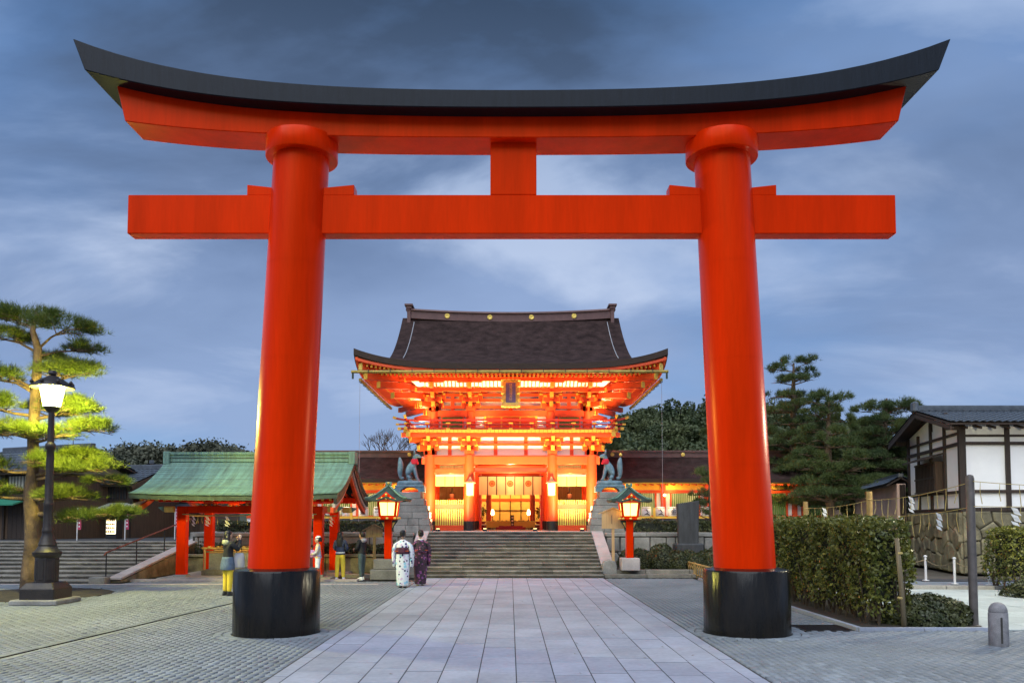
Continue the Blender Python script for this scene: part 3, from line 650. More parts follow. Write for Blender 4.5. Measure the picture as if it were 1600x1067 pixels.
MB().box(0, 0, 3.20, 7.3, 5.6, 0.06).build('ceiling', 'verm_dk', G)
for x in (-1.2, -0.6, 0, 0.6, 1.2): MB().box(x, -1.2, 3.12, 0.1, 2.3, 0.1).build('ceiling_batten', 'verm', G)
# side bays: outer wall, inner wall, back wall, blinds, fence of slats
sl = MB().box(0, 0, 0, 0.055, 0.04, 0.80).mesh('slat'); sl.materials.append(M['ygreen'])
sl2 = MB().box(0, 0, 0, 0.045, 0.04, 0.26).mesh('slat'); sl2.materials.append(M['ygreen'])
for s in (-1, 1):
    for x, nm in ((3.45, 'outer_wall'), (1.77, 'inner_wall')):
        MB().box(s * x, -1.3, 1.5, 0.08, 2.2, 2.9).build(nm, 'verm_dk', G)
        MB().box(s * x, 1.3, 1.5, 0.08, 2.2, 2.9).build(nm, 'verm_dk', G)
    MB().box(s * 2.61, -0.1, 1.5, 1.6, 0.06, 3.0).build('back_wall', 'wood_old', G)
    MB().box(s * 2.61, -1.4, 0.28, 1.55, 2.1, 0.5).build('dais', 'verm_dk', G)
    bl = MB().box(s * 2.61, -2.50, 2.13, 1.30, 0.03, 0.42).build('blind', 'blind', G)
    for k in range(4): MB().box(s * 2.61 - 0.63 + k * 0.42, -2.52, 2.13, 0.03, 0.012, 0.42).build('blind_tape', 'wood_dk', bl)
    MB().box(s * 2.61, -2.51, 2.38, 1.30, 0.06, 0.09).build('blind_valance', 'grey', bl)
    for z, h in ((0.09, 0.18), (1.08, 0.14), (0.22, 0.07), (0.97, 0.06)): MB().box(s * 2.61, -2.62, z, 1.26, 0.09 if h > 0.1 else 0.07, h).build('fence_rail', 'verm', G)
    for k in range(13): inst('slat', sl, G, (s * 2.61 - 0.57 + k * 0.095, -2.62, 0.60))
    for k in range(13): inst('slat', sl2, G, (s * 2.61 - 0.57 + k * 0.095, -2.62, 1.20))
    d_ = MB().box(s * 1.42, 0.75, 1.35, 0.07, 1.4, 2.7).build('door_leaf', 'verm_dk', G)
    for z in (0.5, 1.3, 2.1): MB().box(s * 1.375, 0.75, z, 0.03, 1.4, 0.10).build('door_band', 'verm', d_)
MB().box(0, 0, 2.78, 3.1, 0.2, 0.36).build('lintel', 'verm', G)
# plaster frieze under the balcony
for y, o_ in ((-2.55, -1), (2.55, 1)):
    MB().box(0, y, 3.72, 7.1, 0.05, 1.04).build('frieze_plaster', 'plaster', G)
    MB().box(0, y + o_ * 0.05, 3.70, 7.2, 0.12, 0.10).build('frieze_rail', 'verm', G)
    MB().box(0, y + o_ * 0.05, 4.15, 7.3, 0.14, 0.14).build('frieze_rail', 'verm', G)
    for x in (-2.98, -2.61, -2.2, -0.65, 0.65, 2.2, 2.61, 2.98):
        if abs(x) in (2.61, 0.65): MB().box(x, y + o_ * 0.03, 3.70, 0.15, 0.08, 0.98).build('frieze_strut', 'verm', G)
for s in (-1, 1): MB().box(s * 3.42, 0, 3.72, 0.05, 5.1, 1.04).build('frieze_plaster', 'plaster', G)

def bracket(parent, x, y, z, d, tiers, step, rise, lat=(0.62, 0.86, 1.1), sc=1.0):
    """stepped bracket set; d = outward unit vector"""
    d = Vector((d[0], d[1], 0)).normalized(); l = Vector((-d.y, d.x, 0)); o = Vector((x, y, z)); b = MB(); rz = math.atan2(d.y, d.x)
    def bx(c, sd, slat, sz, mi=0): b.box(c.x, c.y, c.z, sd * sc, slat * sc, sz, rz=rz, mi=mi)
    bx(o + Vector((0, 0, 0.09)), 0.40, 0.40, 0.20)
    for i in range(tiers):
        zi = 0.24 + i * rise; p = (i + 1) * step
        c = o + d * ((p + 0.18) / 2) + Vector((0, 0, zi)); b.box(c.x, c.y, c.z, p + 0.18, 0.15 * sc, 0.20, rz=rz)       # forward arm
        e = o + d * (p + 0.195) + Vector((0, 0, zi)); b.box(e.x, e.y, e.z, 0.025, 0.15 * sc, 0.20, rz=rz, mi=1)
        for pp in (0.0, p):
            w = lat[min(i, 2)] * (0.85 if pp else 1.0); c = o + d * pp + Vector((0, 0, zi + (0.0 if not pp else 0.20)))
            bx(c, 0.14, w, 0.16)
            for s in (-1, 0, 1):
                q = c + l * s * (w / 2 - 0.09) * sc + Vector((0, 0, 0.14)); bx(q, 0.20, 0.19, 0.12)
                q2 = q + d * 0.104 * sc; b.box(q2.x, q2.y, q2.z, 0.012, 0.15 * sc, 0.075, rz=rz, mi=1)
            for s in (-1, 1):
                q = c + l * s * (w / 2 + 0.006) * sc; bx(q, 0.14, 0.014, 0.16, 1)
    return b.build('bracket_set', ['verm', 'yellow'], parent)
# lower brackets carrying the balcony
for y, dy in ((-2.6, -1), (2.6, 1)):
    for x in CX: bracket(G, x, y, 3.28, (0, dy), 2, 0.34, 0.36, (0.75, 0.95, 1.1))
for s in (-1, 1):
    for y in (-2.6, 0, 2.6): bracket(G, s * 3.45, y, 3.28, (s, 0), 2, 0.34, 0.36, (0.75, 0.95, 1.1))
    for q in (-1, 1): bracket(G, s * 3.45, q * 2.6, 3.28, (s, q), 2, 0.44, 0.36, (0.3, 0.3, 0.3))
# balcony
BX, BY, BZ = 4.42, 3.55, 4.20
bal = MB().box(0, 0, BZ - 0.03, 2 * BX, 2 * BY, 0.08).build('balcony_deck', 'verm', G)
for s in (-1, 1):
    MB().box(0, s * (BY - 0.16), BZ - 0.17, 2 * BX + 0.3, 0.16, 0.18).build('deck_beam', 'verm', bal)
    MB().box(s * (BX - 0.16), 0, BZ - 0.172, 0.16, 2 * BY + 0.3, 0.18).build('deck_beam', 'verm', bal)
    for q in (-1, 1):
        MB().box(s * (BX + 0.15), q * (BY - 0.16), BZ - 0.17, 0.03, 0.18, 0.20).build('beam_cap', 'yellow', bal)
        MB().box(s * (BX - 0.16), q * (BY + 0.15), BZ - 0.17, 0.18, 0.03, 0.20).build('beam_cap', 'yellow', bal)
b = MB()
for k in range(52):
    x = -BX + 0.085 + k * 0.17
    for s in (-1, 1): b.box(x, s * (BY + 0.02), BZ - 0.025, 0.15, 0.08, 0.115)
for k in range(41):
    y = -BY + 0.10 + k * 0.17
    for s in (-1, 1): b.box(s * (BX + 0.02), y, BZ - 0.025, 0.08, 0.15, 0.115)
o = b.build('plank_ends', 'yellow', bal); o['kind'] = 'stuff'
rl = {}
for z, w, ex in ((BZ + 0.08, 0.09, 0.22), (BZ + 0.26, 0.06, 0.30), (BZ + 0.44, 0.08, 0.42)):
    for s in (-1, 1):
        for ax in (0, 1):
            L = (BX if ax == 0 else BY) - 0.06; r_ = MB()
            pts = [(-L - ex, 0.07 if ex > 0.3 else 0), (-L - 0.05, 0), (L + 0.05, 0), (L + ex, 0.07 if ex > 0.3 else 0)]
            for (a0, z0), (a1, z1) in zip(pts, pts[1:]):
                if ax == 0: r_.bar((a0, s * (BY - 0.06), z + z0), (a1, s * (BY - 0.06), z + z1), w, w)
                else: r_.bar((s * (BX - 0.06), a0, z + z0 + 0.001), (s * (BX - 0.06), a1, z + z1 + 0.001), w, w)
            rr = r_.build('railing_rail', 'verm_dk', bal)
            cp = MB()
            for e in (-1, 1):
                if ax == 0: cp.bar((e * (L + ex), s * (BY - 0.06), z + pts[0][1]), (e * (L + ex + 0.14), s * (BY - 0.06), z + pts[0][1] + (0.05 if ex > 0.3 else 0)), w * 1.25, w * 1.25)
                else: cp.bar((s * (BX - 0.06), e * (L + ex), z + pts[0][1]), (s * (BX - 0.06), e * (L + ex + 0.14), z + pts[0][1] + (0.05 if ex > 0.3 else 0)), w * 1.25, w * 1.25)
            cp.build('rail_tip', 'yellow', rr)
pst = MB(); pst.box(0, 0, 0.17, 0.07, 0.07, 0.36); pme_ = pst.mesh('railing_post'); pme_.materials.append(M['verm_dk'])
cap = MB(); cap.box(0, -0.01, 0.31, 0.17, 0.12, 0.05); cap.box(0, -0.05, 0.06, 0.15, 0.04, 0.10); cme = cap.mesh('post_cap'); cme.materials.append(M['yellow'])
for k in range(11):
    x = -BX + 0.06 + k * (2 * BX - 0.12) / 10
    for s in (-1, 1):
        p_ = inst('railing_post', pme_, bal, (x, s * (BY - 0.06), BZ), (0, 0, 0 if s < 0 else math.pi)); inst('post_cap', cme, p_, (0, 0, 0)) if False else None
        inst('post_cap', cme, bal, (x, s * (BY - 0.06), BZ), (0, 0, 0 if s < 0 else math.pi))
for k in range(1, 8):
    y = -BY + 0.06 + k * (2 * BY - 0.12) / 8
    for s in (-1, 1):
        inst('railing_post', pme_, bal, (s * (BX - 0.06), y, BZ), (0, 0, s * R(90))); inst('post_cap', cme, bal, (s * (BX - 0.06), y, BZ), (0, 0, s * R(90)))
# upper storey
UX, UY = 3.30, 2.45
for x in (-UX, -1.72, 1.72, UX):
    for y in (-UY, UY): MB().lathe([(0.20, BZ), (0.20, 5.12)], x, y, 16).build('upper_column', 'verm', G, smooth=True)
core = MB(); core.box(0, 0, 5.35, 2 * UX - 0.1, 2 * UY - 0.1, 2.3); core.build('upper_wall', 'plaster', G)
for s in (-1, 1):
    y = s * (UY + 0.01)
    MB().box(0, y, 5.05, 2 * UX + 0.5, 0.22, 0.26).build('upper_head_beam', 'verm', G)
    MB().box(0, y, 4.26, 2 * UX, 0.14, 0.14).build('sill_beam', 'verm', G)
    for z in (5.32, 5.62, 5.86, 6.10): MB().box(0, y, z, 2 * UX, 0.10, 0.13).build('wall_rail', 'verm', G)
    for x in (-2.51, 0.0, 2.51): MB().box(x, y - s * 0.01, 5.5, 0.15, 0.10, 0.75).build('wall_strut', 'verm', G)
    for x in (-2.51, 2.51):
        wd = MB(); wd.box(x, y, 4.64, 0.98, 0.08, 0.60); w_ = wd.build('window', 'verm', G)
        MB().box(x, y + s * 0.045, 4.64, 0.86, 0.02, 0.48).build('window_back', 'band', w_)
        lm = MB().box(0, 0, 0, 0.028, 0.03, 0.48).mesh('lattice_bar'); lm.materials.append(M['green'])
        for k in range(20): inst('lattice_bar', lm, w_, (x - 0.41 + k * 0.043, y + s * 0.06, 4.64))
    dr_ = MB().box(0, y, 4.64, 2.3, 0.07, 0.66).build('door_panel', 'verm', G)
    for x in (-1.1, -0.4, 0.4, 1.1): MB().box(x, y + s * 0.05, 4.64, 0.07, 0.05, 0.64).build('door_stile', 'yellow', dr_)
    MB().box(0, y + s * 0.05, 4.93, 2.3, 0.055, 0.06).build('door_stile', 'yellow', dr_)
    for x in (-3.0, -2.0, -1.42, 1.42, 2.0, 3.0): pass
for s in (-1, 1):
    for z in (5.05, 5.32, 5.62, 5.86): MB().box(s * (UX + 0.01), 0, z, 0.12, 2 * UY + 0.4, 0.14).build('side_rail', 'verm', G)
EB = dict(tiers=3, step=0.40, rise=0.34, lat=(0.8, 1.0, 1.2))
for y, dy in ((-UY, -1), (UY, 1)):
    for x in (-UX, -1.72, 1.72, UX): bracket(G, x, y, 5.16, (0, dy), **EB)
for s in (-1, 1):
    for y in (-UY, 0, UY): bracket(G, s * UX, y, 5.16, (s, 0), **EB)
    for q in (-1, 1): bracket(G, s * UX, q * UY, 5.16, (s, q), 3, 0.56, 0.34, (0.35, 0.35, 0.35))
    for q in (-1, 1):        # long tail beams reaching out to the corner
        for zz, rr_ in ((5.60, 1.55), (5.95, 2.05), (6.22, 2.5)):
            tb = MB(); tb.bar((s * UX, q * UY, zz + 0.20), (s * (UX + rr_), q * (UY + rr_), zz), 0.20, 0.24); t_ = tb.build('tail_beam', 'verm', G)
            MB().bar((s * (UX + rr_), q * (UY + rr_), zz), (s * (UX + rr_ + 0.03), q * (UY + rr_ + 0.03), zz), 0.205, 0.245).build('beam_cap', 'yellow', t_)
for s in (-1, 1):            # purlins and ribbed cove under the eave
    for p, z in ((0.80, 5.98), (1.22, 6.34)):
        MB().box(0, s * (UY + p), z, 2 * (UX + p) + 0.5, 0.16, 0.17).build('purlin', 'verm', G)
        MB().box(s * (UX + p), 0, z, 0.16, 2 * (UY + p) + 0.5, 0.168).build('purlin', 'verm', G)
    cv = MB(); cv.add([(-UX - 0.6, s * (UY + 0.86), 6.06), (UX + 0.6, s * (UY + 0.86), 6.06), (UX + 0.9, s * (UY + 1.16), 6.28), (-UX - 0.9, s * (UY + 1.16), 6.28)], [(0, 1, 2, 3)]); cv_ = cv.build('cove_board', 'plaster', G)
    rb = MB()
    for k in range(46):
        x = -3.6 + k * 0.16; rb.bar((x, s * (UY + 0.85), 6.04), (x, s * (UY + 1.17), 6.275), 0.06, 0.05)
    o = rb.build('cove_ribs', 'verm', cv_); o['kind'] = 'stuff'
# name plaque
pq = MB().box(0, 0, 0, 0.62, 0.06, 0.98).build('name_plaque', 'gold', G, loc=(0.0, -UY - 1.55, 5.68), bevel=0.02); pq.rotation_euler = (R(-10), 0, 0); pq.scale = (1.18, 1, 1.18); pq['label'] = 'gold framed blue name plaque'
MB().box(0, -0.04, 0.02, 0.34, 0.03, 0.72).build('plaque_field', 'blue_plaque', pq)
for k in range(18):
    t = k / 18 * 2 * math.pi; x = 0.27 * max(-1, min(1, 1.5 * math.cos(t))); z = 0.49 * max(-1, min(1, 1.5 * math.sin(t)))
    MB().lathe([(0.01, -0.05), (0.065, -0.03), (0.075, 0), (0.065, 0.03), (0.01, 0.05)], 0, 0, 8).build('frame_scroll', 'gold', pq, loc=(x, -0.045, z))
text('伏\n見\n稲\n荷\n大\n社', 0.115, (0, -0.058, 0.02), (R(90), 0, 0), 'gold', pq)

# ---- hip-and-gable bark roof
RX, RY, Z0, GX = 6.22, 5.40, 6.66, 5.02
def rh(d): t = max(0, min(1, d / RY)); return 3.18 * (0.40 * t + 0.60 * t ** 2.0)
def rz_(x, y, main):
    df, ds = RY - abs(y), RX - abs(x); d = df if main else min(df, ds)
    return Z0 + rh(d) + 0.60 * (abs(x) / RX) ** 4 * (abs(y) / RY) ** 9
ys = [RY * math.sin(t * math.pi / 2) if False else RY * (1 - (1 - abs(t)) ** 1.0) * (1 if t > 0 else -1) for t in np.linspace(-1, 1, 41)]
GW = 4.40
def rf_(x, y): df, ds = RY - abs(y), RX - abs(x); return Z0 + rh(df if abs(x) <= GW + 1e-6 else min(df, ds)) + 0.60 * (abs(x) / RX) ** 4 * (abs(y) / RY) ** 9
xs_ = [-RX + (RX - GW) * k / 8 for k in range(9)]; xs_[-1] -= 0.004
xs_ = xs_ + [-GW + 2 * GW * k / 26 for k in range(27)] + [-x for x in xs_[::-1]]
b = MB(); b.sheet([[(x, y, rf_(x, y)) for x in xs_] for y in ys], 0.24, 0, 1)
roof = b.build('roof', ['bark', 'bark_edge'], G, smooth=True)
for s in (-1, 1):
    yy_ = np.linspace(-(RY - 1.16), RY - 1.16, 31)
    b = MB(); b.sheet([[(s * x, y, rz_(x, y, True) + 0.004) for x in np.linspace(GW - 0.03, GX, 5)] for y in yy_], lambda x, y: 0.26 * min(1.0, max(0.02, (RY - 1.16 - abs(y)) / 1.2)), 0, 1); b.build('gable_verge', ['bark', 'bark_edge'], roof, smooth=True)
    b = MB()
    for k in range(16):
        y0, y1 = -2.9 + 5.8 * k / 16, -2.9 + 5.8 * (k + 1) / 16
        b.prism([(y0, rz_(5, y0, True) - 0.24), (y1, rz_(5, y1, True) - 0.24), (y1, rz_(5, y1, True) - 0.58), (y0, rz_(5, y0, True) - 0.58)], 'x', s * (GX - 0.12), s * (GX - 0.03))
    b.build('bargeboard', 'verm', roof)
    MB().prism([(yy, rz_(4.3, yy, True) - 0.30) for yy in np.linspace(-2.9, 2.9, 15)] + [(2.9, 7.0), (-2.9, 7.0)], 'x', s * (GW + 0.006), s * (GW + 0.05)).build('gable_wall', 'verm_dk', roof)
ZT = rz_(0, 0, True)
rd_ = []
for i in range(25):
    x = -4.66 + 9.32 * i / 24; up = 0.17 * (x / 4.7) ** 2; rd_.append([(x, -0.24, ZT - 0.22 + up), (x, 0.24, ZT - 0.22 + up), (x, 0.24, ZT + 0.14 + up), (x, -0.24, ZT + 0.14 + up)])
MB().rings(rd_).build('ridge_box', 'ridge', roof, smooth=True)
rd_ = []
for i in range(25):
    x = -4.74 + 9.48 * i / 24; up = 0.17 * (x / 4.7) ** 2; rd_.append([(x, -0.32, ZT + 0.14 + up), (x, 0.32, ZT + 0.14 + up), (x, 0.28, ZT + 0.22 + up), (x, 0, ZT + 0.27 + up), (x, -0.28, ZT + 0.22 + up)])
MB().rings(rd_).build('ridge_cap', 'ridge', roof, smooth=True)
for s in (-1, 1):
    e = MB(); e.box(s * 4.70, 0, ZT - 0.02, 0.16, 0.62, 0.95); e.box(s * 4.70, 0, ZT + 0.42, 0.26, 0.74, 0.10); e.box(s * 4.70, 0, ZT + 0.53, 0.38, 0.84, 0.09); e.box(s * 4.74, 0, ZT + 0.32, 0.20, 0.68, 0.06); e.build('ridge_end', 'ridge', roof, bevel=0.012)
    pts = [(s * 4.45, y, rz_(4.45, y, True) + 0.02) for y in np.linspace(-0.3, -4.0, 10)]
    MB().tube(pts, 0.018, 5).build('lightning_cable', 'grey', roof)
for x in (-2.93, -0.96, 0.96, 2.93):
    up = 0.17 * (x / 4.7) ** 2; cb = MB(); cb.rings([[(x + r * math.cos(a * math.pi / 10), yy, ZT - 0.03 + up + r * math.sin(a * math.pi / 10)) for a in range(20)] for r, yy in ((0.115, -0.24), (0.115, -0.27), (0.085, -0.285), (0.06, -0.275))]); cb.build('gold_crest', 'gold', roof, smooth=True)
# fascia, soffit and rafters
def sof(x, y): df, ds = RY - abs(y), RX - abs(x); return Z0 - 0.30 + 0.15 * min(df, ds) + 0.56 * (abs(x) / RX) ** 4 * (abs(y) / RY) ** 9
b = MB()
for s in (-1, 1):
    rows = [[(t * (RX - 0.10 - k * 0.30), s * (RY - 0.10 - k * 0.30), sof(t * (RX - 0.1 - k * 0.3), RY - 0.10 - k * 0.30)) for t in np.linspace(-1, 1, 29)] for k in range(10)]
    n = 29; b.add([p for r in rows for p in r], [(i*n+j, i*n+j+1, (i+1)*n+j+1, (i+1)*n+j) for i in range(9) for j in range(28)])
    rows = [[(s * (RX - 0.10 - k * 0.30), t * (RY - 0.10 - k * 0.30), sof(RX - 0.1 - k * 0.3, t * (RY - 0.10 - k * 0.30))) for t in np.linspace(-1, 1, 25)] for k in range(10)]
    n = 25; b.add([p for r in rows for p in r], [(i*n+j, i*n+j+1, (i+1)*n+j+1, (i+1)*n+j) for i in range(9) for j in range(24)])
b.build('soffit', 'verm', roof)
fa = MB()
for s in (-1, 1):
    ra = [[(x, s * (RY - 0.06 + q), sof(x, RY - 0.06) + 0.06 + z) for q, z in ((0, 0), (-0.10, 0), (-0.10, -0.11), (0, -0.11))] for x in np.linspace(-RX + 0.05, RX - 0.05, 33)]; fa.rings(ra)
    ra = [[(s * (RX - 0.06 + q), y, sof(RX - 0.06, y) + 0.059 + z) for q, z in ((0, 0), (-0.10, 0), (-0.10, -0.11), (0, -0.11))] for y in np.linspace(-RY + 0.05, RY - 0.05, 29)]; fa.rings(ra)
fa.build('eave_fascia', 'verm', roof)
def rafter(b, p, q, w, h):
    b.bar(p, q, w, h, 0); d = (Vector(p) - Vector(q)).normalized(); b.bar(Vector(p), Vector(p) + d * 0.022, w, h, 1)
for (nm, a0, a1, drop) in (('flying_rafters', 0.22, 1.15, 0.06), ('base_rafters', 0.72, 2.9, 0.17)):
    b = MB()
    for k in range(72):
        x = -6.05 + k * 0.1705
        if abs(x) > RX - a0 - 0.05: continue
        lim = min(a1, RX - abs(x)) if abs(x) > 3.2 else a1
        if lim - a0 < 0.15: continue
        rafter(b, (x, -(RY - a0), sof(x, RY - a0) - drop), (x, -(RY - lim), sof(x, RY - lim) - drop), 0.075, 0.10)
    for k in range(62):
        y = -5.2 + k * 0.1705
        if abs(y) > RY - a0 - 0.05: continue
        lim = min(a1, RY - abs(y)) if abs(y) > 2.5 else a1
        if lim - a0 < 0.15: continue
        for s in (-1, 1): rafter(b, (s * (RX - a0), y, sof(RX - a0, y) - drop), (s * (RX - lim), y, sof(RX - lim, y) - drop), 0.075, 0.10)
    o = b.build(nm, ['verm', 'yellow'], roof); o['kind'] = 'stuff'
    eb = MB()
    for s in (-1, 1):
        eb.rings([[(x, s * (RY - a0 - 0.16 + q), sof(x, RY - a0 - 0.16) - drop + 0.08 + z) for q, z in ((0.04, 0), (-0.04, 0), (-0.04, -0.05), (0.04, -0.05))] for x in np.linspace(-RX + a0 + 0.16, RX - a0 - 0.16, 29)])
    eb.build('eave_batten', 'verm_dk', roof)
for s in (-1, 1):
    for q in (-1, 1):
        hb = MB(); hb.bar((s * 3.3, q * 2.45, sof(3.3, 2.45) - 0.25), (s * (RX - 0.25), q * (RY - 0.25), sof(RX - 0.25, RY - 0.25) - 0.14), 0.20, 0.26); h_ = hb.build('hip_rafter', 'verm', roof)
        c0 = Vector((s * (RX - 0.25), q * (RY - 0.25), sof(RX - 0.25, RY - 0.25) - 0.14)); MB().bar(c0, c0 + Vector((s * 0.03, q * 0.03, 0)), 0.21, 0.27).build('beam_cap', 'gold', h_)
# gutters on hooks
MB().tube([(-6.28, -RY - 0.10, 6.30), (6.20, -RY - 0.10, 6.31)], 0.062, 10).build('gutter', 'gutter', roof, smooth=True)
hk = MB()
for k in range(14): hk.box(-5.6 + k * 0.86, -RY - 0.10, 6.33, 0.025, 0.15, 0.16)
hk.build('gutter_hooks', 'iron', roof)
for x in (-6.22, 6.14): MB().tube([(x, -RY - 0.10, 6.30), (x, -RY - 0.10, 6.02)], 0.04, 8).build('gutter_spout', 'copper_dk', roof)
for s in (-1, 1):
    MB().tube([(s * (RX + 0.01), -3.9, 6.27), (s * (RX + 0.01), 4.6, 6.27)], 0.07, 8).build('gutter', 'gutter', roof, smooth=True)
    hk = MB()
    for k in range(9): hk.tube([(s * (RX - 0.05), -3.6 + k * 0.9, 6.40), (s * (RX + 0.10), -3.6 + k * 0.9, 6.34), (s * (RX + 0.11), -3.6 + k * 0.9, 6.22), (s * (RX + 0.0), -3.6 + k * 0.9, 6.16)], 0.014, 4)
    hk.build('gutter_hooks', 'iron', roof)
    MB().tube([(s * (RX + 0.02), -3.9, 6.22), (s * (RX + 0.02), -3.9, 0.1)], 0.007, 4).build('rain_chain', 'grey', roof)

# ---- floodlights of the gate (small unseen fixtures added, inferred from its glow)
def flood(loc, target, e, col=WARM, size=0.5, spot=None, label='', parent_z=True):
    t = thing('floodlight', label, 'floodlight', loc, 0, 'floodlights of the tower gate')
    d = (Vector(target) - Vector(loc)); rz = math.atan2(d.x, -d.y) 
    b = MB(); b.box(0, 0, 0.05, 0.16, 0.12, 0.10); b.build('housing', 'black', t, bevel=0.01); MB().box(0, 0, 0.0, 0.20, 0.16, 0.02).build('foot', 'black', t)
    MB().box(0, 0, 0.103, 0.13, 0.09, 0.006).build('lens', 'flame', t)
    light('lamp', 'SPOT', (0, 0, 0.16), e, col, t, size=0.06, target=d, spot=spot or 120, blend=0.8)
    return t
gx, gy, gz = 0.03, 36.6, 1.47
for s in (-1, 1):
    w_ = 'left' if s < 0 else 'right'
    flood((s * 2.85, 31.55, 1.50), (s * 2.4, 34.2, 5.0), 2300, spot=96, label=f'small black floodlight on the terrace before the {w_} guardian bay')
    flood((s * 1.0, 31.9, 1.50), (s * 0.8, 34.2, 5.6), 1100, spot=80, label=f'small black floodlight on the terrace {w_} of the gate opening')
    for x, e in ((3.75, 330), (1.25, 230)):
        flood((gx + s * x, gy - 3.25, gz + BZ + 0.02), (gx + s * (x - 0.3), gy - 3.6, gz + 7.4), e, spot=150, label=f'floodlight behind the balcony railing, {"outer" if x > 2 else "inner"} one on the {w_}')
    flood((gx + s * 4.15, gy - 0.6, gz + BZ + 0.02), (gx + s * 5.0, gy - 0.9, gz + 7.0), 520, spot=168, label=f'floodlight on the {w_} side balcony, front one'); flood((gx + s * 4.15, gy + 2.2, gz + BZ + 0.02), (gx + s * 5.0, gy + 1.9, gz + 7.0), 520, spot=168, label=f'floodlight on the {w_} side balcony, rear one')
for s in (-1, 1):
    light('interior_lamp', 'POINT', (s * 2.6, -2.1, 2.42), 55, AMBER, G, size=0.12)
light('interior_lamp', 'POINT', (0, -1.3, 2.7), 110, (1.0, 0.62, 0.26), G, size=0.15)
light('interior_lamp', 'POINT', (0, 1.6, 2.6), 70, AMBER, G, size=0.15)

def skin(name, verts, edges, mat, parent=None, sub=2, loc=None, roots=(0,)):
    me = bpy.data.meshes.new(name); me.from_pydata([v[:3] for v in verts], edges, [])
    o = obj(name, me, mat, parent, loc)
    md = o.modifiers.new('skin', 'SKIN'); md.use_smooth_shade = True; md.branch_smoothing = 0.4
    if not me.skin_vertices: 
        me_l = me.attributes  # layer is made with the modifier
    sv = me.skin_vertices[0].data if len(me.skin_vertices) else None
    if sv is not None:
        for i, v in enumerate(verts):
            r = v[3]; sv[i].radius = r if isinstance(r, tuple) else (r, r); sv[i].use_root = i in roots
    ss = o.modifiers.new('sub', 'SUBSURF'); ss.levels = sub; ss.render_levels = sub
    return o
def chain(n, s=0): return [(i, i + 1) for i in range(s, s + n - 1)]

# ================================================================ inside the gate
nc = thing('crest_curtain', 'cream curtain with dark stripes and three round crests in the gate opening', 'curtain', (0.03, 36.45, 1.47 + 1.62))
for k in range(7):
    x0 = -1.45 + k * 0.414
    w = 0.37; rows = [[(x0 + w * i / 6, 0.012 * math.sin(i * 1.3 + k) * (1 - j / 5), 0.84 * j / 5) for i in range(7)] for j in range(6)]
    b = MB(); n = 7; b.add([p for r in rows for p in r], [(j*n+i, j*n+i+1, (j+1)*n+i+1, (j+1)*n+i) for j in range(5) for i in range(6)]); pn = b.build('curtain_panel', 'cream', nc, smooth='all')
    if k < 6: MB().box(x0 + w + 0.022, -0.006, 0.42, 0.044, 0.012, 0.85).build('stripe', 'band', nc)
    if k in (1, 3, 5):
        cxx = x0 + w / 2; b = MB(); b.rings([[(cxx + r * math.cos(a * math.pi / 12), -0.022 - e, 0.52 + r * math.sin(a * math.pi / 12)) for a in range(24)] for r, e in ((0.145, 0), (0.145, 0.004), (0.05, 0.006))]); cr = b.build('crest', 'crest', pn)
        for a in range(8): MB().box(cxx + 0.09 * math.cos(a * math.pi / 4 + 0.3), -0.032, 0.52 + 0.09 * math.sin(a * math.pi / 4 + 0.3), 0.03, 0.006, 0.03, 0).build('crest_mark', 'yellow', pn)
MB().tube([(-1.5, 0.0, 0.86), (1.5, 0.0, 0.86)], 0.02, 6).build('curtain_rod', 'wood_dk', nc)
for s, robe, wn_, bay in ((-1, 'crest', 'orange red', 'left'), (1, 'teal', 'dark', 'right')):
    gd = thing('guardian_statue', f'seated guardian figure in {wn_} robe behind the {bay} bay fence', 'statue', (0.03 + s * 2.61, 35.35, 1.47 + 0.53), 0, None)
    MB().box(0, 0, 0.06, 0.8, 0.6, 0.12).build('seat_block', 'wood_old', gd)
    MB().rings([[(rx * math.cos(a * math.pi / 8), ry * math.sin(a * math.pi / 8) - dy, z) for a in range(16)] for rx, ry, z, dy in ((0.44, 0.30, 0.12, 0.05), (0.46, 0.32, 0.25, 0.06), (0.30, 0.22, 0.42, 0), (0.28, 0.19, 0.62, 0), (0.33, 0.17, 0.80, 0), (0.12, 0.1, 0.90, 0))]).build('robe', robe, gd, smooth='all')
    for e in (-1, 1): MB().tube([(e * 0.30, 0, 0.80), (e * 0.50, -0.05, 0.55), (e * 0.40, -0.22, 0.36)], [0.10, 0.15, 0.17], 8).build('sleeve', robe, gd, smooth='all')
    MB().lathe([(0.05, 0.88), (0.09, 0.93), (0.105, 1.02), (0.10, 1.10), (0.05, 1.16)], 0, -0.02, 12).build('head', 'skin', gd, smooth='all')
    hd = MB(); hd.lathe([(0.11, 1.09), (0.115, 1.13), (0.08, 1.17), (0.04, 1.18)], 0, 0, 12); hd.box(0, 0.06, 1.26, 0.05, 0.03, 0.22); hd.build('hat', 'black', gd)
    MB().tube([(s * -0.45, -0.1, 0.2), (s * -0.55, -0.1, 1.1)], 0.012, 5).build('bow', 'gold', gd)
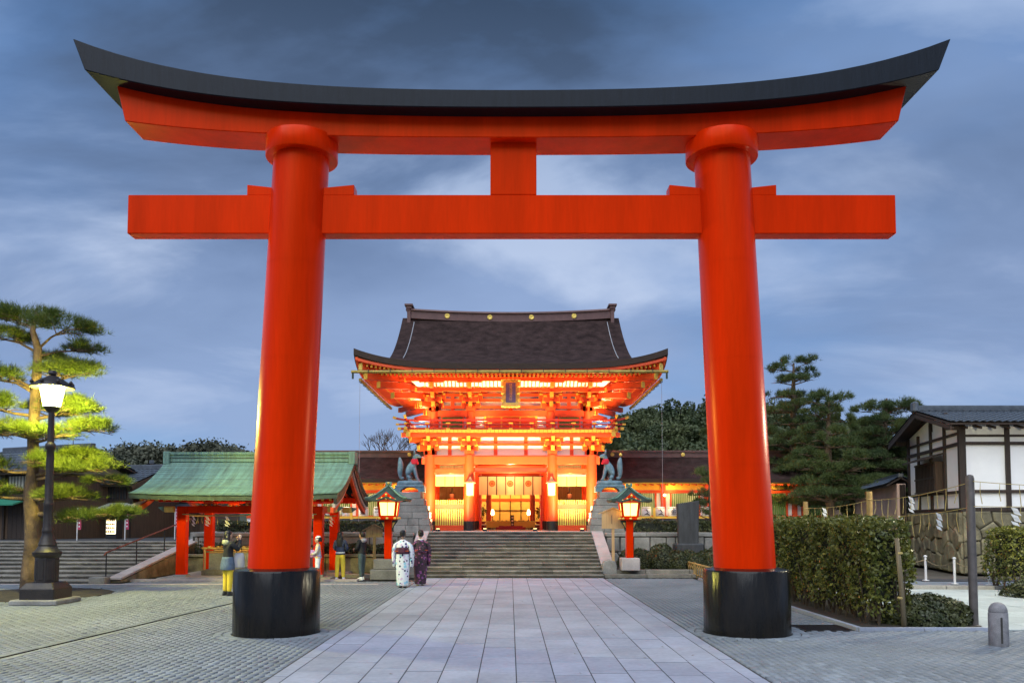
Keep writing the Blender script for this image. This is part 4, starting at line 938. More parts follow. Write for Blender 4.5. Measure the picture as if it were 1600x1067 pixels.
for s, w_ in ((-1, 'left'), (1, 'right')):
    hl = thing('hanging_lantern', f'lit paper lantern hanging on the {w_} inner column of the gate', 'lantern', (0.03 + s * 1.72, 33.62, 1.47 + 1.52))
    MB().lathe([(0.14, 0), (0.19, 0.0), (0.215, 0.50), (0.15, 0.50)], 0, 0, 4, ph=0.5).build('paper_shade', 'hang_paper', hl)
    for k in range(4):
        a = (k + 0.5) * math.pi / 2; MB().bar((0.19 * math.cos(a), 0.19 * math.sin(a), -0.01), (0.217 * math.cos(a), 0.217 * math.sin(a), 0.51), 0.02, 0.02).build('frame_post', 'wood', hl)
    MB().lathe([(0.20, -0.02), (0.20, 0.0)], 0, 0, 4, ph=0.5).build('frame_base', 'wood', hl)
    MB().lathe([(0.34, 0.50), (0.33, 0.53), (0.16, 0.60), (0.05, 0.74), (0.03, 0.78)], 0, 0, 4, ph=0.5).build('lantern_roof', 'wood', hl)
    MB().bar((0, 0, 0.74), (0, 0.80, 0.80), 0.03, 0.03).build('hanger', 'black', hl)

# ---- worship hall glimpsed through the opening
H = thing('worship_hall', 'lit inner hall of yellow screens seen through the gate opening', 'hall', (0.03, 43.0, 1.47))
MB().box(0, 3, 0.1, 8.0, 6.5, 0.2).build('hall_floor', 'wood_old', H)
for x in (-3.4, -1.18, 1.18, 3.4): MB().lathe([(0.14, 0.2), (0.14, 3.2)], x, 0.1, 14).build('hall_column', 'verm', H, smooth=True)
MB().box(0, 0.1, 3.0, 7.6, 0.22, 0.3).build('hall_beam', 'verm', H); MB().box(0, 0.1, 2.15, 7.6, 0.16, 0.16).build('hall_beam', 'black', H)
for k in range(12):
    x = -3.3 + k * 0.6
    p_ = MB().box(x, 2.4, 1.7, 0.57, 0.05, 3.0).build('screen_panel', 'screen', H)
    MB().box(x + 0.29, 2.36, 1.7, 0.035, 0.06, 3.0).build('screen_post', 'band', p_)
MB().box(0, 2.34, 1.62, 7.2, 0.04, 0.14).build('screen_band', 'verm', H); MB().box(0, 2.34, 1.02, 7.2, 0.04, 0.03).build('screen_rail', 'band', H)
b = MB(); b.sheet([[(x, -1.6 + 4.6 * j / 6, 3.3 + 2.2 * (j / 6) ** 1.4) for x in np.linspace(-5, 5, 5)] for j in range(7)], 0.2); b.sheet([[(x, 7.6 - 4.6 * j / 6, 3.3 + 2.2 * (j / 6) ** 1.4) for x in np.linspace(-5, 5, 5)] for j in range(7)], 0.2); b.build('hall_roof', 'bark', H)
MB().box(0, 5.2, 1.6, 7.4, 0.1, 3.2).build('hall_back_wall', 'verm_dk', H)
light('hall_lamp', 'POINT', (-1.2, 1.0, 2.6), 220, AMBER, H, size=0.2); light('hall_lamp', 'POINT', (1.2, 1.0, 2.6), 220, AMBER, H, size=0.2)
ob_ = thing('offering_box', 'yellow wooden offering box with slatted lid inside the gate', 'offering box', (0.03, 41.4, 1.47))
MB().box(0, 0, 0.25, 2.5, 0.6, 0.36).build('box_body', 'blind', ob_, bevel=0.01)
for k in range(11): MB().box(-1.1 + k * 0.22, 0, 0.44, 0.09, 0.6, 0.04).build('lid_slat', 'wood_old', ob_)
for x in (-1.1, 1.1): MB().box(x, 0, 0.04, 0.14, 0.6, 0.08).build('box_foot', 'wood_dk', ob_)
for s, w_ in ((-1, 'left'), (1, 'right')):
    ot = thing('offering_stand', f'tiered red stand with white cloths at the {w_} of the opening', 'stand', (0.03 + s * 1.55, 39.9, 1.47))
    for k in range(3): MB().box(0, k * 0.12, 0.10 + k * 0.14, 0.62, 0.5 - 0.1 * k, 0.05).build('tier', 'red_lac' if k % 2 == 0 else 'white', ot); MB().box(0, 0.1 + k * 0.08, 0.045 + k * 0.14, 0.52, 0.3, 0.085).build('tier_block', 'red_lac', ot)
    MB().tube([(0, 0.2, 0.4), (0.02, 0.2, 0.75)], 0.03, 6).build('vase', 'white', ot)
    Pn = rng.normal(size=(260, 3)) * 0.13 + np.array([0.02, 0.2, 0.86]); obj('greenery', leaf_mesh('greenery', Pn, 0.12), 'leaf', ot)
    cl_ = thing('candle_lamp', f'small glowing white lamp inside the gate, {w_} one', 'lamp', (0.03 + s * 0.93, 41.2, 1.47))
    MB().tube([(0, 0, 0), (0, 0, 0.72)], 0.02, 6).build('stand', 'red_lac', cl_); MB().lathe([(0.05, 0.72), (0.09, 0.78), (0.07, 0.95), (0.03, 1.02)], 0, 0, 10).build('lamp_shade', 'flame', cl_, smooth='all')
sg = thing('notice_post', 'small black upright notice with white marks inside the gate', 'notice', (0.12, 40.9, 1.47))
MB().box(0, 0, 0.42, 0.16, 0.04, 0.62).build('notice_board', 'black', sg); MB().box(0, 0, 0.06, 0.26, 0.2, 0.12).build('foot', 'red_lac', sg)
for k in range(3): MB().box(0, -0.024, 0.26 + k * 0.17, 0.09, 0.01, 0.09).build('mark', 'white', sg)
rc = thing('red_carpet_step', 'low red lacquer step in front of the offering box', 'step', (0.03, 40.2, 1.47)); MB().box(0, 0, 0.06, 1.5, 0.5, 0.12).build('step_top', 'red_lac', rc); MB().box(0, 0.1, 0.15, 1.2, 0.3, 0.07).build('step_rise', 'red_lac', rc)

# ================================================================ CORRIDORS
def corridor(s, x0, x1, label):
    K = thing('corridor_building', label, 'corridor', (0, 37.3, 1.47)); L = x1 - x0; xc = s * (x0 + x1) / 2
    def X(x): return s * x
    b = MB()
    for sy in (-1, 1):
        rows = [[(X(x0 - 0.0) + (X(x1) - X(x0)) * i / 12, sy * (2.35 - 2.35 * j / 10), 2.28 + 1.22 * (0.45 * j / 10 + 0.55 * (j / 10) ** 1.8)) for i in range(13)] for j in range(11)]
        b.sheet(rows, 0.16, 0, 1)
    rf = b.build('roof', ['bark', 'bark_edge'], K, smooth=True)
    MB().box(xc, 0, 3.52, L, 0.34, 0.24).build('ridge_box', 'ridge', rf); MB().box(xc, 0, 3.68, L + 0.06, 0.46, 0.08).build('ridge_cap', 'ridge', rf)
    x = x0 + 0.9
    while x < x1:
        cb = MB(); cb.rings([[(X(x) + r * math.cos(a * math.pi / 8), yy, 3.53 + r * math.sin(a * math.pi / 8)) for a in range(16)] for r, yy in ((0.09, -0.17), (0.09, -0.20), (0.05, -0.21))]); cb.build('gold_crest', 'gold', rf); x += 3.3
    MB().box(xc, -2.22, 2.10, L, 0.06, 0.07).build('eave_board', 'yellow', rf)
    MB().add([(X(x0), -2.2, 2.10), (X(x1), -2.2, 2.10), (X(x1), -1.0, 2.22), (X(x0), -1.0, 2.22)], [(0, 1, 2, 3)]).build('soffit', 'yellow', rf)
    rm = MB().box(0, 0, 0, 0.06, 1.1, 0.08).mesh('rafter'); rm.materials.append(M['verm'])
    x = x0 + 0.2
    while x < x1: inst('rafter', rm, rf, (X(x), -1.58, 2.09), (R(5.5), 0, 0)); x += 0.32
    MB().box(xc, -1.22, 1.98, L, 0.10, 0.28).build('wall_plate', 'yellow', K)
    MB().box(xc, -1.24, 1.76, L, 0.16, 0.14).build('head_rail', 'verm', K)
    MB().box(xc, -1.24, 0.62, L, 0.16, 0.12).build('sill_rail', 'verm', K)
    MB().box(xc, -1.22, 0.30, L, 0.06, 0.56).build('dado', 'plaster', K)
    MB().box(xc, 1.2, 1.0, L, 0.08, 2.0).build('rear_wall', 'plaster', K); MB().box(xc, 0, 0.02, L, 2.6, 0.06).build('floor', 'wood_old', K)
    lb = MB().box(0, 0, 0, 0.045, 0.04, 1.02).mesh('lattice_bar'); lb.materials.append(M['green'])
    x = x0 + 1.07
    while x < x1 + 0.1:
        MB().box(X(x), -1.24, 1.1, 0.20, 0.20, 2.2).build('post', 'verm', K)
        for e in (-1, 1): MB().box(X(x) + e * 0.21, -1.22, 1.19, 0.17, 0.05, 1.04).build('plaster_strip', 'plaster', K)
        for e in (-1, 1): MB().box(X(x) + e * 0.34, -1.24, 1.19, 0.07, 0.10, 1.04).build('window_jamb', 'verm', K)
        for k in range(14):
            xx = x + 0.42 + k * 0.088
            if xx < x1: inst('lattice_bar', lb, K, (X(xx), -1.22, 1.19))
        x += 1.98
    for k in range(int(L / 2.2)): light('eave_lamp', 'POINT', (X(x0 + 1.2 + k * 2.2), -1.75, 1.86), 22, (1.0, 0.60, 0.18), K, size=0.05); light('corridor_lamp', 'POINT', (X(x0 + 1.0 + k * 2.2), 0.1, 1.5), 26, (1.0, 0.8, 0.3), K, size=0.08)
    return K
corridor(-1, 3.80, 11.9, 'long bark-roofed corridor with lit lattice windows left of the tower gate')
corridor(1, 3.88, 14.3, 'long bark-roofed corridor with lit lattice windows right of the tower gate')

# ---- racks of sake barrels
def barrel(x, y, z, label, style):
    t = thing('sake_barrel', label, 'barrel', (x, y, z), 0, 'straw-wrapped sake barrels on the racks')
    MB().lathe([(0.185, 0), (0.205, 0.04), (0.215, 0.22), (0.205, 0.40), (0.185, 0.44), (0.10, 0.445)], 0, 0, 18).build('cask', 'barrel', t, smooth=True)
    for z_ in (0.045, 0.39): MB().lathe([(0.205, z_ - 0.014), (0.216, z_), (0.205, z_ + 0.014)], 0, 0, 18).build('rope_band', 'straw', t)
    if style == 0: text('金', 0.27, (0, -0.222, 0.22), (R(90), 0, 0), 'ink', t, ext=0.006)
    elif style == 1:
        MB().box(0, -0.212, 0.36, 0.24, 0.012, 0.03).build('printed_bar', 'ink', t)
        for k in range(3): MB().lathe([(0.035, -0.01), (0.04, 0), (0.035, 0.01)], -0.09 + k * 0.09, -0.205, 8).build('printed_mark', 'ink', t, loc=(0, 0, 0.23))
        MB().lathe([(0.03, -0.01), (0.035, 0), (0.03, 0.01)], 0, -0.21, 8).build('printed_mark', 'pinkink', t, loc=(0, 0, 0.11))
    else:
        MB().tube([(-0.12, -0.19, 0.10), (0.0, -0.22, 0.16), (0.12, -0.19, 0.08)], [0.015, 0.035, 0.012], 6).build('brush_mark', 'ink', t)
        MB().tube([(-0.03, -0.22, 0.34), (0.01, -0.225, 0.26), (0.05, -0.22, 0.20)], [0.03, 0.018, 0.02], 6).build('brush_mark', 'ink', t)
        MB().lathe([(0.05, -0.008), (0.055, 0), (0.05, 0.008)], -0.06, -0.19, 8).build('red_seal', 'pinkink', t, loc=(0, 0, 0.32))
def rack(x0, x1, label):
    t = thing('barrel_rack', label, 'rack', ((x0 + x1) / 2, 34.45, 1.47)); L = x1 - x0
    MB().box(0, 0, 0.57, L, 0.6, 0.05).build('shelf', 'wood_old', t); MB().box(0, -0.31, 0.585, L, 0.04, 0.09).build('shelf_edge', 'yellow', t); MB().box(0, -0.34, 0.47, L, 0.5, 0.07).build('slate_board', 'tile', t)
    for k in range(int(L / 1.25) + 1): MB().box(-L / 2 + 0.08 + k * (L - 0.16) / int(L / 1.25), -0.32, 0.50, 0.10, 0.06, 1.0).build('rack_post', 'yellow', t)
    MB().box(0, 0.3, 0.28, L, 0.04, 0.5).build('rack_back', 'wood_dk', t)
rack(4.75, 8.95, 'shelf rack holding sake barrels right of the fox pedestal'); rack(-9.6, -5.35, 'shelf rack holding sake barrels behind the wooden notice board')
ords = ['first', 'second', 'third', 'fourth', 'fifth', 'sixth', 'seventh']
for i, x in enumerate((4.98, 5.40, 5.88, 6.48, 7.02, 7.9, 8.5)): barrel(x, 34.40, 1.47 + 0.597, f'white sake barrel on the right rack, {ords[i]} from the gate', (1, 2, 2, 2, 0, 1, 2)[i])
for i, x in enumerate((-5.68, -6.32, -7.05, -7.52, -8.0, -8.6)): barrel(x, 34.40, 1.47 + 0.597, f'white sake barrel on the left rack, {ords[i]} from the gate', (1, 0, 1, 2, 2, 1)[i])
light('rack_lamp', 'POINT', (6.6, 34.0, 2.85), 26, (1.0, 0.7, 0.3), None, size=0.05); light('rack_lamp', 'POINT', (-6.9, 34.0, 2.85), 26, (1.0, 0.7, 0.3), None, size=0.05)
for s, x in ((1, 6.6), (-1, -6.9)):
    pl = thing('shelf_lamp', f'small glowing lamp globe over the {"right" if s > 0 else "left"} barrel rack', 'lamp', (x, 34.0, 2.95))
    MB().lathe([(0.02, 0.0), (0.055, 0.03), (0.06, 0.06), (0.03, 0.11)], 0, 0, 10).build('globe', 'flame', pl, smooth='all'); MB().bar((0, 0, 0.10), (0, 1.15, 0.62), 0.02, 0.02).build('bracket_arm', 'black', pl)

# ================================================================ FOXES ON PEDESTALS
def pedestal(s, label):
    t = thing('stone_pedestal', label, 'pedestal', (s * 3.98, 31.85, 1.47))
    zs = [0, 0.27, 0.53, 0.79, 1.05, 1.32, 1.585]; wi = [0.86, 0.82, 0.78, 0.72, 0.60, 0.46]     # inner side steps in
    for k in range(6):
        xi = -s * wi[k]; xo = s * (0.58 - 0.012 * k); x0, x1 = min(xi, xo), max(xi, xo)
        if k < 3:
            cuts = [x0, x0 + (x1 - x0) * random.uniform(0.3, 0.4), x0 + (x1 - x0) * random.uniform(0.62, 0.75), x1] if k != 2 else [x0, x0 + (x1 - x0) * 0.52, x1]
        else: cuts = [x0, x1]
        for a, c in zip(cuts, cuts[1:]):
            MB().box((a + c) / 2, 0, (zs[k] + zs[k + 1]) / 2, c - a - 0.012, 1.25 - 0.06 * k, zs[k + 1] - zs[k] - 0.010).build('course_stone', 'stone', t, bevel=0.012)
    MB().box(-s * 0.02, 0, 0.7, 0.8, 0.85, 1.38).build('core', 'mortar', t)
pedestal(-1, 'stepped grey stone pedestal left of the steps'); pedestal(1, 'stepped grey stone pedestal right of the steps')
def fox(s, label, extra):
    t = thing('fox_statue', label, 'statue', (s * 3.98, 31.80, 1.47 + 1.585)); f = -s        # faces the axis
    b = MB()
    b.box(0, 0, 0.27, 1.05, 0.62, 0.05); b.box(0, 0, 0.225, 1.16, 0.70, 0.05)
    for e in (-1, 1): b.prism([(e * 0.58, 0.0), (e * 0.58, 0.20), (e * 0.05, 0.20), (e * 0.20, 0.17), (e * 0.33, 0.09), (e * 0.36, 0.0)], 'y', -0.33, 0.33)
    b.build('bronze_table', 'bronze', t, bevel=0.01)
    MB().rings([[(rx * math.cos(a * math.pi / 9) * (1 + 0.08 * math.sin(a * 2.3)), ry * math.sin(a * math.pi / 9), z) for a in range(18)] for rx, ry, z in ((0.50, 0.28, 0.29), (0.50, 0.27, 0.38), (0.46, 0.24, 0.44), (0.40, 0.20, 0.46))]).build('rock_base', 'bronze', t, smooth='all')
    z0 = 0.44
    V = [(-0.20 * f, 0, 0.24 + z0, (0.21, 0.23)), (-0.08 * f, 0, 0.44 + z0, 0.20), (0.06 * f, 0, 0.62 + z0, 0.175), (0.13 * f, 0, 0.76 + z0, 0.13), (0.17 * f, -0.01, 0.92 + z0, 0.095), (0.21 * f, -0.03, 1.03 + z0, (0.125, 0.125)), (0.32 * f, -0.07, 1.00 + z0, 0.075), (0.42 * f, -0.11, 0.96 + z0, 0.042)]
    E_ = chain(8)
    def add(pts, root):
        i0 = len(V); V.extend(pts); E_.append((root, i0)); E_.extend(chain(len(pts), i0))
    for e in (-1, 1):
        add([(0.15 * f, e * 0.09, 0.52 + z0, 0.088), (0.21 * f, e * 0.10, 0.28 + z0, 0.062), (0.27 * f, e * 0.10, 0.08 + z0, 0.052), (0.35 * f, e * 0.10, 0.03 + z0, 0.052)], 2)
        add([(-0.12 * f, e * 0.15, 0.20 + z0, 0.11), (0.0 * f, e * 0.17, 0.12 + z0, 0.07), (-0.06 * f, e * 0.17, 0.04 + z0, 0.05), (0.08 * f, e * 0.17, 0.03 + z0, 0.042)], 0)
    skin('body', V, E_, 'bronze', t)
    skin('tail', [(-0.26 * f, 0.02, 0.10 + z0, 0.07), (-0.40 * f, 0.03, 0.14 + z0, 0.075), (-0.43 * f, 0.03, 0.38 + z0, 0.11), (-0.40 * f, 0.03, 0.62 + z0, 0.13), (-0.42 * f, 0.03, 0.82 + z0, 0.10), (-0.45 * f, 0.03, 0.97 + z0, 0.025)], chain(6), 'bronze', t)
    for e in (-1, 1):
        c = Vector((0.17 * f, -0.02 + e * 0.065, 1.07 + z0)); MB().rings([[(c.x + r * math.cos(a * math.pi / 4) * 0.6 - h * 0.10 * f, c.y + r * math.sin(a * math.pi / 4) + e * h * 0.1, c.z + h) for a in range(8)] for r, h in ((0.072, 0), (0.058, 0.10), (0.008, 0.21))]).build('ear', 'bronze', t, smooth='all')
    MB().rings([[(0.125 * f + dx * f + r * 1.05 * math.cos(a * math.pi / 8), -0.01 + r * math.sin(a * math.pi / 8), z0 + z) for a in range(16)] for r, z, dx in ((0.155, 0.67, 0.03), (0.168, 0.69, 0.03), (0.138, 0.81, 0.035), (0.106, 0.89, 0.04), (0.10, 0.88, 0.04))], cap=False).build('bib', 'bib', t, smooth='all')
    MB().lathe([(0.090, 0.875 + z0), (0.098, 0.895 + z0), (0.090, 0.915 + z0)], 0.165 * f, -0.01, 12).build('bib_ruff', 'white', t)
    if extra == 'key': MB().tube([(0.37 * f, -0.13, 0.94 + z0), (0.50 * f, -0.15, 0.96 + z0), (0.56 * f, -0.15, 0.92 + z0), (0.52 * f, -0.15, 0.88 + z0)], 0.018, 6).build('key', 'bronze', t)
    else: MB().lathe([(0.01, 1.0 + z0), (0.055, 1.03 + z0), (0.065, 1.07 + z0), (0.05, 1.11 + z0), (0.01, 1.14 + z0)], -0.45 * f, 0.03, 12).build('gold_jewel', 'gold', t, smooth='all')
fox(-1, 'bronze fox with red bib holding a key in its mouth', 'key'); fox(1, 'bronze fox with red bib and gold jewel on its tail tip', 'jewel')

# ================================================================ STANDING LANTERNS
def lantern(x, y, zb, hb, label):
    t = thing('standing_lantern', label, 'lantern', (x, y, zb))
    if hb > 0.5:
        bs = MB().box(0, 0.0, hb * 0.25, 1.05, 0.9, hb * 0.5).build('base_stone', 'stone', t, bevel=0.02); MB().box(0, 0, hb * 0.75, 0.86, 0.74, hb * 0.5 - 0.01).build('base_stone', 'stone', t, bevel=0.02)
    else: MB().box(0, 0, hb / 2, 0.62, 0.62, hb).build('base_stone', 'pinkstone', t, bevel=0.02)
    MB().box(0, 0, hb + 0.64, 0.24, 0.24, 1.28).build('post', 'torii', t, bevel=0.012)
    for e in (-1, 1):
        MB().prism([(e * 0.12, hb + 0.90), (e * 0.16, hb + 0.94), (e * 0.18, hb + 1.08), (e * 0.30, hb + 1.22), (e * 0.30, hb + 1.28), (e * 0.12, hb + 1.28)], 'y', -0.05, 0.05).build('carved_bracket', 'copper_dk', t)
        MB().prism([(e * 0.14, hb + 1.02), (e * 0.17, hb + 1.10), (e * 0.23, hb + 1.20), (e * 0.14, hb + 1.20)], 'y', -0.055, -0.05).build('bracket_gilding', 'gold', t)
    z = hb + 1.28
    MB().lathe([(0.40, z), (0.46, z + 0.02), (0.46, z + 0.07), (0.36, z + 0.10)], 0, 0, 4, ph=0.5).build('table', 'torii', t)
    for k in range(12):
        e = -0.26 + (k % 3) * 0.26; q = k // 3; p = [(e, -0.33), (e, 0.33), (-0.33, e), (0.33, e)][q]; MB().box(p[0], p[1], z + 0.055, 0.09, 0.09, 0.07).build('gilt_mount', 'gold', t, bevel=0.02)
    zb_ = z + 0.10; zt = zb_ + 0.52; rb, rt = 0.34, 0.42
    for k in range(4):
        a = (k + 0.5) * math.pi / 2; p0, p1 = Vector((rb * math.cos(a), rb * math.sin(a), zb_)), Vector((rt * math.cos(a), rt * math.sin(a), zt))
        MB().bar(p0, p1, 0.075, 0.075).build('corner_post', 'torii', t)
        a2 = (k + 1.5) * math.pi / 2; q0, q1 = Vector((rb * math.cos(a2), rb * math.sin(a2), zb_)), Vector((rt * math.cos(a2), rt * math.sin(a2), zt)); c = Vector((0, 0, 0))
        b = MB(); sh = 0.98; b.add([p0 * 1, q0, q1, p1], [(0, 1, 2, 3)]); pn = b.build('paper_pane', 'lantern_paper', t)
        pn.data.transform(Matrix.Diagonal((0.97, 0.97, 1, 1)))
        for h, w in ((zb_ + 0.02, 0.06), (zt - 0.02, 0.06)): f_ = (h - zb_) / 0.52; u0, u1 = p0.lerp(p1, f_), q0.lerp(q1, f_); MB().bar(u0, u1, 0.05, w).build('frame_rail', 'gold' if h > zb_ + 0.2 else 'torii', t)
        mm = (p0 + q0) / 2; m2 = (p1 + q1) / 2; MB().bar(mm * 1.0, m2 * 1.0, 0.02, 0.02).build('glazing_bar', 'gold', t)
    # curved roof, ridge left-right with a front gable
    b = MB(); n = 12
    def zr(x_, y_): u = abs(x_) / 0.68; v = abs(y_) / 0.62; d = max(u, v * 0.98); return zt + 0.03 + 0.50 * (1 - d) ** 1.45 + 0.05 * (u * v) ** 3 + (0.11 * max(0, 1 - abs(x_) / 0.26) * (v if v > 0.2 else 0))
    rows = [[(-0.68 + 1.36 * i / n, -0.62 + 1.24 * j / n, zr(-0.68 + 1.36 * i / n, -0.62 + 1.24 * j / n)) for i in range(n + 1)] for j in range(n + 1)]
    b.sheet(rows, 0.055); rf = b.build('lantern_roof', 'copper_dk', t, smooth=True)
    for sx in (-1, 1):
        for sy in (-1, 1): MB().tube([(sx * 0.68 * k / 6, sy * 0.62 * k / 6, zr(sx * 0.68 * k / 6, sy * 0.62 * k / 6) + 0.02) for k in range(7)], [0.03] * 6 + [0.02], 6).build('hip_ridge', 'copper', rf)
    MB().box(0, 0, zt + 0.58, 0.22, 0.12, 0.12).build('finial', 'copper', rf, bevel=0.02); MB().lathe([(0.02, -0.03), (0.05, 0), (0.02, 0.03)], 0, -0.07, 8).build('finial_boss', 'gold', rf, loc=(0, 0, zt + 0.60))
    MB().lathe([(0.50, zt - 0.02), (0.60, zt + 0.02), (0.60, zt + 0.04), (0.4, zt + 0.10)], 0, 0, 4, ph=0.5).build('eave_board', 'torii', t)
    gb = MB(); gb.prism([(-0.36, zt + 0.03), (0.36, zt + 0.03), (0.20, zt + 0.12), (0.0, zt + 0.30), (-0.20, zt + 0.12)], 'y', -0.56, -0.52); gb.build('gable_board', 'torii', t)
    for (xx, zz, r) in ((0, 0.20, 0.05), (-0.14, 0.09, 0.04), (0.14, 0.09, 0.04), (0, 0.08, 0.05), (-0.3, 0.045, 0.03), (0.3, 0.045, 0.03)): MB().lathe([(0.01, -r), (r, 0), (0.01, r)], xx, -0.575, 8).build('gilt_boss', 'gold', t, loc=(0, 0, zt + zz))
    return t
lantern(-4.03, 26.45, 0.0, 0.67, 'lit red-post lantern with green roof on a stone block beside the kimono pair')
lantern(4.08, 27.30, 0.24, 0.42, 'lit red-post lantern with green roof among the clipped shrubs')

# ---- wooden notice boards
def board(x, y, zb, ztop, w, h, mat, label, lines=3):
    t = thing('notice_board', label, 'notice board', (x, y, zb))
    MB().box(0, 0.02, (ztop - zb) / 2, 0.09, 0.07, ztop - zb).build('post', mat, t)
    hh = ztop - zb; b = MB(); b.prism([(-w / 2, hh - h), (w / 2, hh - h), (w / 2, hh - 0.16), (0, hh), (-w / 2, hh - 0.16)], 'y', -0.045, -0.015); b.build('panel', mat, t)
    for e in (-1, 1): MB().bar((0, -0.03, hh + 0.02), (e * (w / 2 + 0.12), -0.03, hh - 0.19), 0.10, 0.03).build('roof_strip', mat, t)
    for k in range(lines): MB().box(0.06 + k * 0.11 - 0.11, -0.048, hh - h * 0.55, 0.014, 0.006, h * 0.42).build('ink_line', 'ink', t)
board(3.55, 27.5, 0.24, 2.35, 0.78, 0.70, 'wood', 'pale new wooden notice board on a post by the fox pedestal', 1)
board(-4.62, 27.2, 0.0, 1.78, 0.56, 0.42, 'wood_old', 'weathered wooden notice board on a pole beside the lantern', 1)

# ================================================================ WATER PAVILION
W = thing('water_pavilion', 'open pavilion with green copper roof and vermilion posts', 'pavilion', (-8.55, 27.3, 0))
PXs, PYs = (-2.22, 2.26), (-1.05, 1.30)
MB().box(0, 0.2, 0.05, 5.6, 3.7, 0.10).build('plinth', 'stone', W, bevel=0.02); MB().box(0, -1.72, 0.03, 7.4, 0.35, 0.06).build('plinth_step', 'pinkstone', W)
for x in PXs:
    for y in PYs:
        p_ = MB().box(x, y, 1.22, 0.30, 0.30, 2.34).build('post', 'torii', W, bevel=0.02); MB().box(x, y, 0.12, 0.40, 0.40, 0.10).build('post_stone', 'stone', p_)
for y in PYs:
    MB().box(0.02, y, 2.29, 4.75, 0.22, 0.22).build('tie_beam', 'torii', W, bevel=0.01); MB().box(0.02, y, 2.64, 6.0, 0.20, 0.20).build('eave_beam', 'torii', W)
    for x in PXs: 
        nb = MB().box(x + (0.44 if x > 0 else -0.44), y, 2.30, 0.34, 0.15, 0.20).build('carved_nose', 'gold', W, bevel=0.03)
        MB().prism([(x + (0.62 if x > 0 else -0.62), 2.22), (x + (0.80 if x > 0 else -0.80), 2.36), (x + (0.62 if x > 0 else -0.62), 2.40)], 'y', y - 0.06, y + 0.06).build('nose_tip', 'copper', nb)
    for k in range(3):
        x = -1.35 + k * 1.35; fg = MB(); fg.prism([(x - 0.42, 2.40), (x + 0.42, 2.40), (x + 0.26, 2.46), (x + 0.12, 2.55), (x - 0.12, 2.55), (x - 0.26, 2.46)], 'y', y - 0.05, y + 0.05); f_ = fg.build('frog_leg_strut', 'verm', W)
        for q in range(5): MB().lathe([(0.01, -0.035), (0.05, 0), (0.01, 0.035)], x - 0.2 + q * 0.1, y - 0.055, 6).build('carved_boss', ('copper', 'gold', 'crest')[q % 3], f_, loc=(0, 0, 2.45))
for x in PXs: MB().box(x, 0.12, 2.30, 0.2, 2.3, 0.20).build('cross_beam', 'torii', W); MB().box(x, 0.12, 2.62, 0.18, 2.3, 0.18).build('cross_beam', 'torii', W)
def wz(j): t = j; return 2.70 + 1.30 * (0.42 * t + 0.58 * t ** 1.9)
HX = 3.22
# roof core sheets, then overlapping copper courses, each a strip
b = MB()
for sy in (-1, 1): b.sheet([[(x, sy * 2.72 * (1 - j / 12), wz(j / 12) - 0.02 + 0.07 * (abs(x) / HX) ** 3 * (1 - j / 12)) for x in np.linspace(-HX, HX, 13)] for j in range(13)], 0.13)
rf = b.build('roof', 'copper_dk', W, smooth=True)
for sy in (-1, 1):
    for k in range(22):
        t0, t1 = k / 22, min(1.0, (k + 1.25) / 22); b = MB()
        rows = [[(x, sy * 2.74 * (1 - t), wz(t) + dz + 0.07 * (abs(x) / HX) ** 3 * (1 - t)) for x in np.linspace(-HX - 0.02, HX + 0.02, 13)] for t, dz in ((t0, 0.022), (t1, 0.004))]
        b.sheet(rows, 0.012); o = b.build('roof_course', 'copper', rf); 
MB().box(0, 0, 4.06, 2 * HX - 0.25, 0.36, 0.26).build('ridge_box', 'copper', rf); MB().box(0, 0, 4.22, 2 * HX - 0.15, 0.46, 0.08).build('ridge_cap', 'copper', rf); MB().box(0, 0, 4.06, 2 * HX - 0.22, 0.38, 0.03).build('ridge_band', 'copper_dk', rf)
for s in (-1, 1): MB().box(s * (HX - 0.06), 0, 4.06, 0.22, 0.52, 0.44).build('ridge_end', 'copper', rf, bevel=0.02)
for s in (-1, 1):
    for dd, th, mt, off in ((0.0, 0.17, 'black', 0.0), (0.16, 0.12, 'pinkstone', -0.05), (0.28, 0.16, 'verm', -0.10)):
        b = MB()
        for sy in (-1, 1):
            rs = []
            for j in range(13):
                t = j / 12; y = sy * 2.70 * (1 - t); z = wz(t) - 0.14 - dd + 0.05 * (1 - t); rs.append([(s * (HX - 0.02 + off), y, z), (s * (HX - 0.12 + off), y, z), (s * (HX - 0.12 + off), y, z - th), (s * (HX - 0.02 + off), y, z - th)])
            b.rings(rs)
        b.build('bargeboard', mt, rf)
    MB().prism([(-1.9, 2.72), (1.9, 2.72), (0.9, 3.12), (0, 3.72), (-0.9, 3.12)], 'x', s * 2.30, s * 2.36).build('gable_wall', 'verm_dk', W)
rm = MB().box(0, 0, 0, 0.07, 1.55, 0.085).mesh('rafter'); rm.materials.append(M['verm']); rc_ = MB().box(0, 0, 0, 0.075, 0.02, 0.09).mesh('rafter_cap'); rc_.materials.append(M['yellow'])
for k in range(25):
    x = -2.95 + k * 0.246
    for sy in (-1, 1):
        inst('rafter', rm, rf, (x, sy * 1.72, 2.72), (sy * R(-10), 0, 0)); inst('rafter_cap', rc_, rf, (x, sy * 2.49, 2.585), (0, 0, 0))
for sy in (-1, 1): MB().box(0, sy * 2.58, 2.66, 2 * HX - 0.3, 0.10, 0.08).build('eave_board', 'torii', rf)
light('pavilion_lamp', 'POINT', (0, 0.1, 2.50), 130, (1.0, 0.6, 0.22), W, size=0.08)
lp = thing('pavilion_lamp', 'small round lamp under the water pavilion roof', 'lamp', (-8.55, 27.4, 2.54)); MB().lathe([(0.02, 0.0), (0.09, 0.03), (0.09, 0.06), (0.03, 0.08)], 0, 0, 12).build('lamp_dish', 'flame', lp)
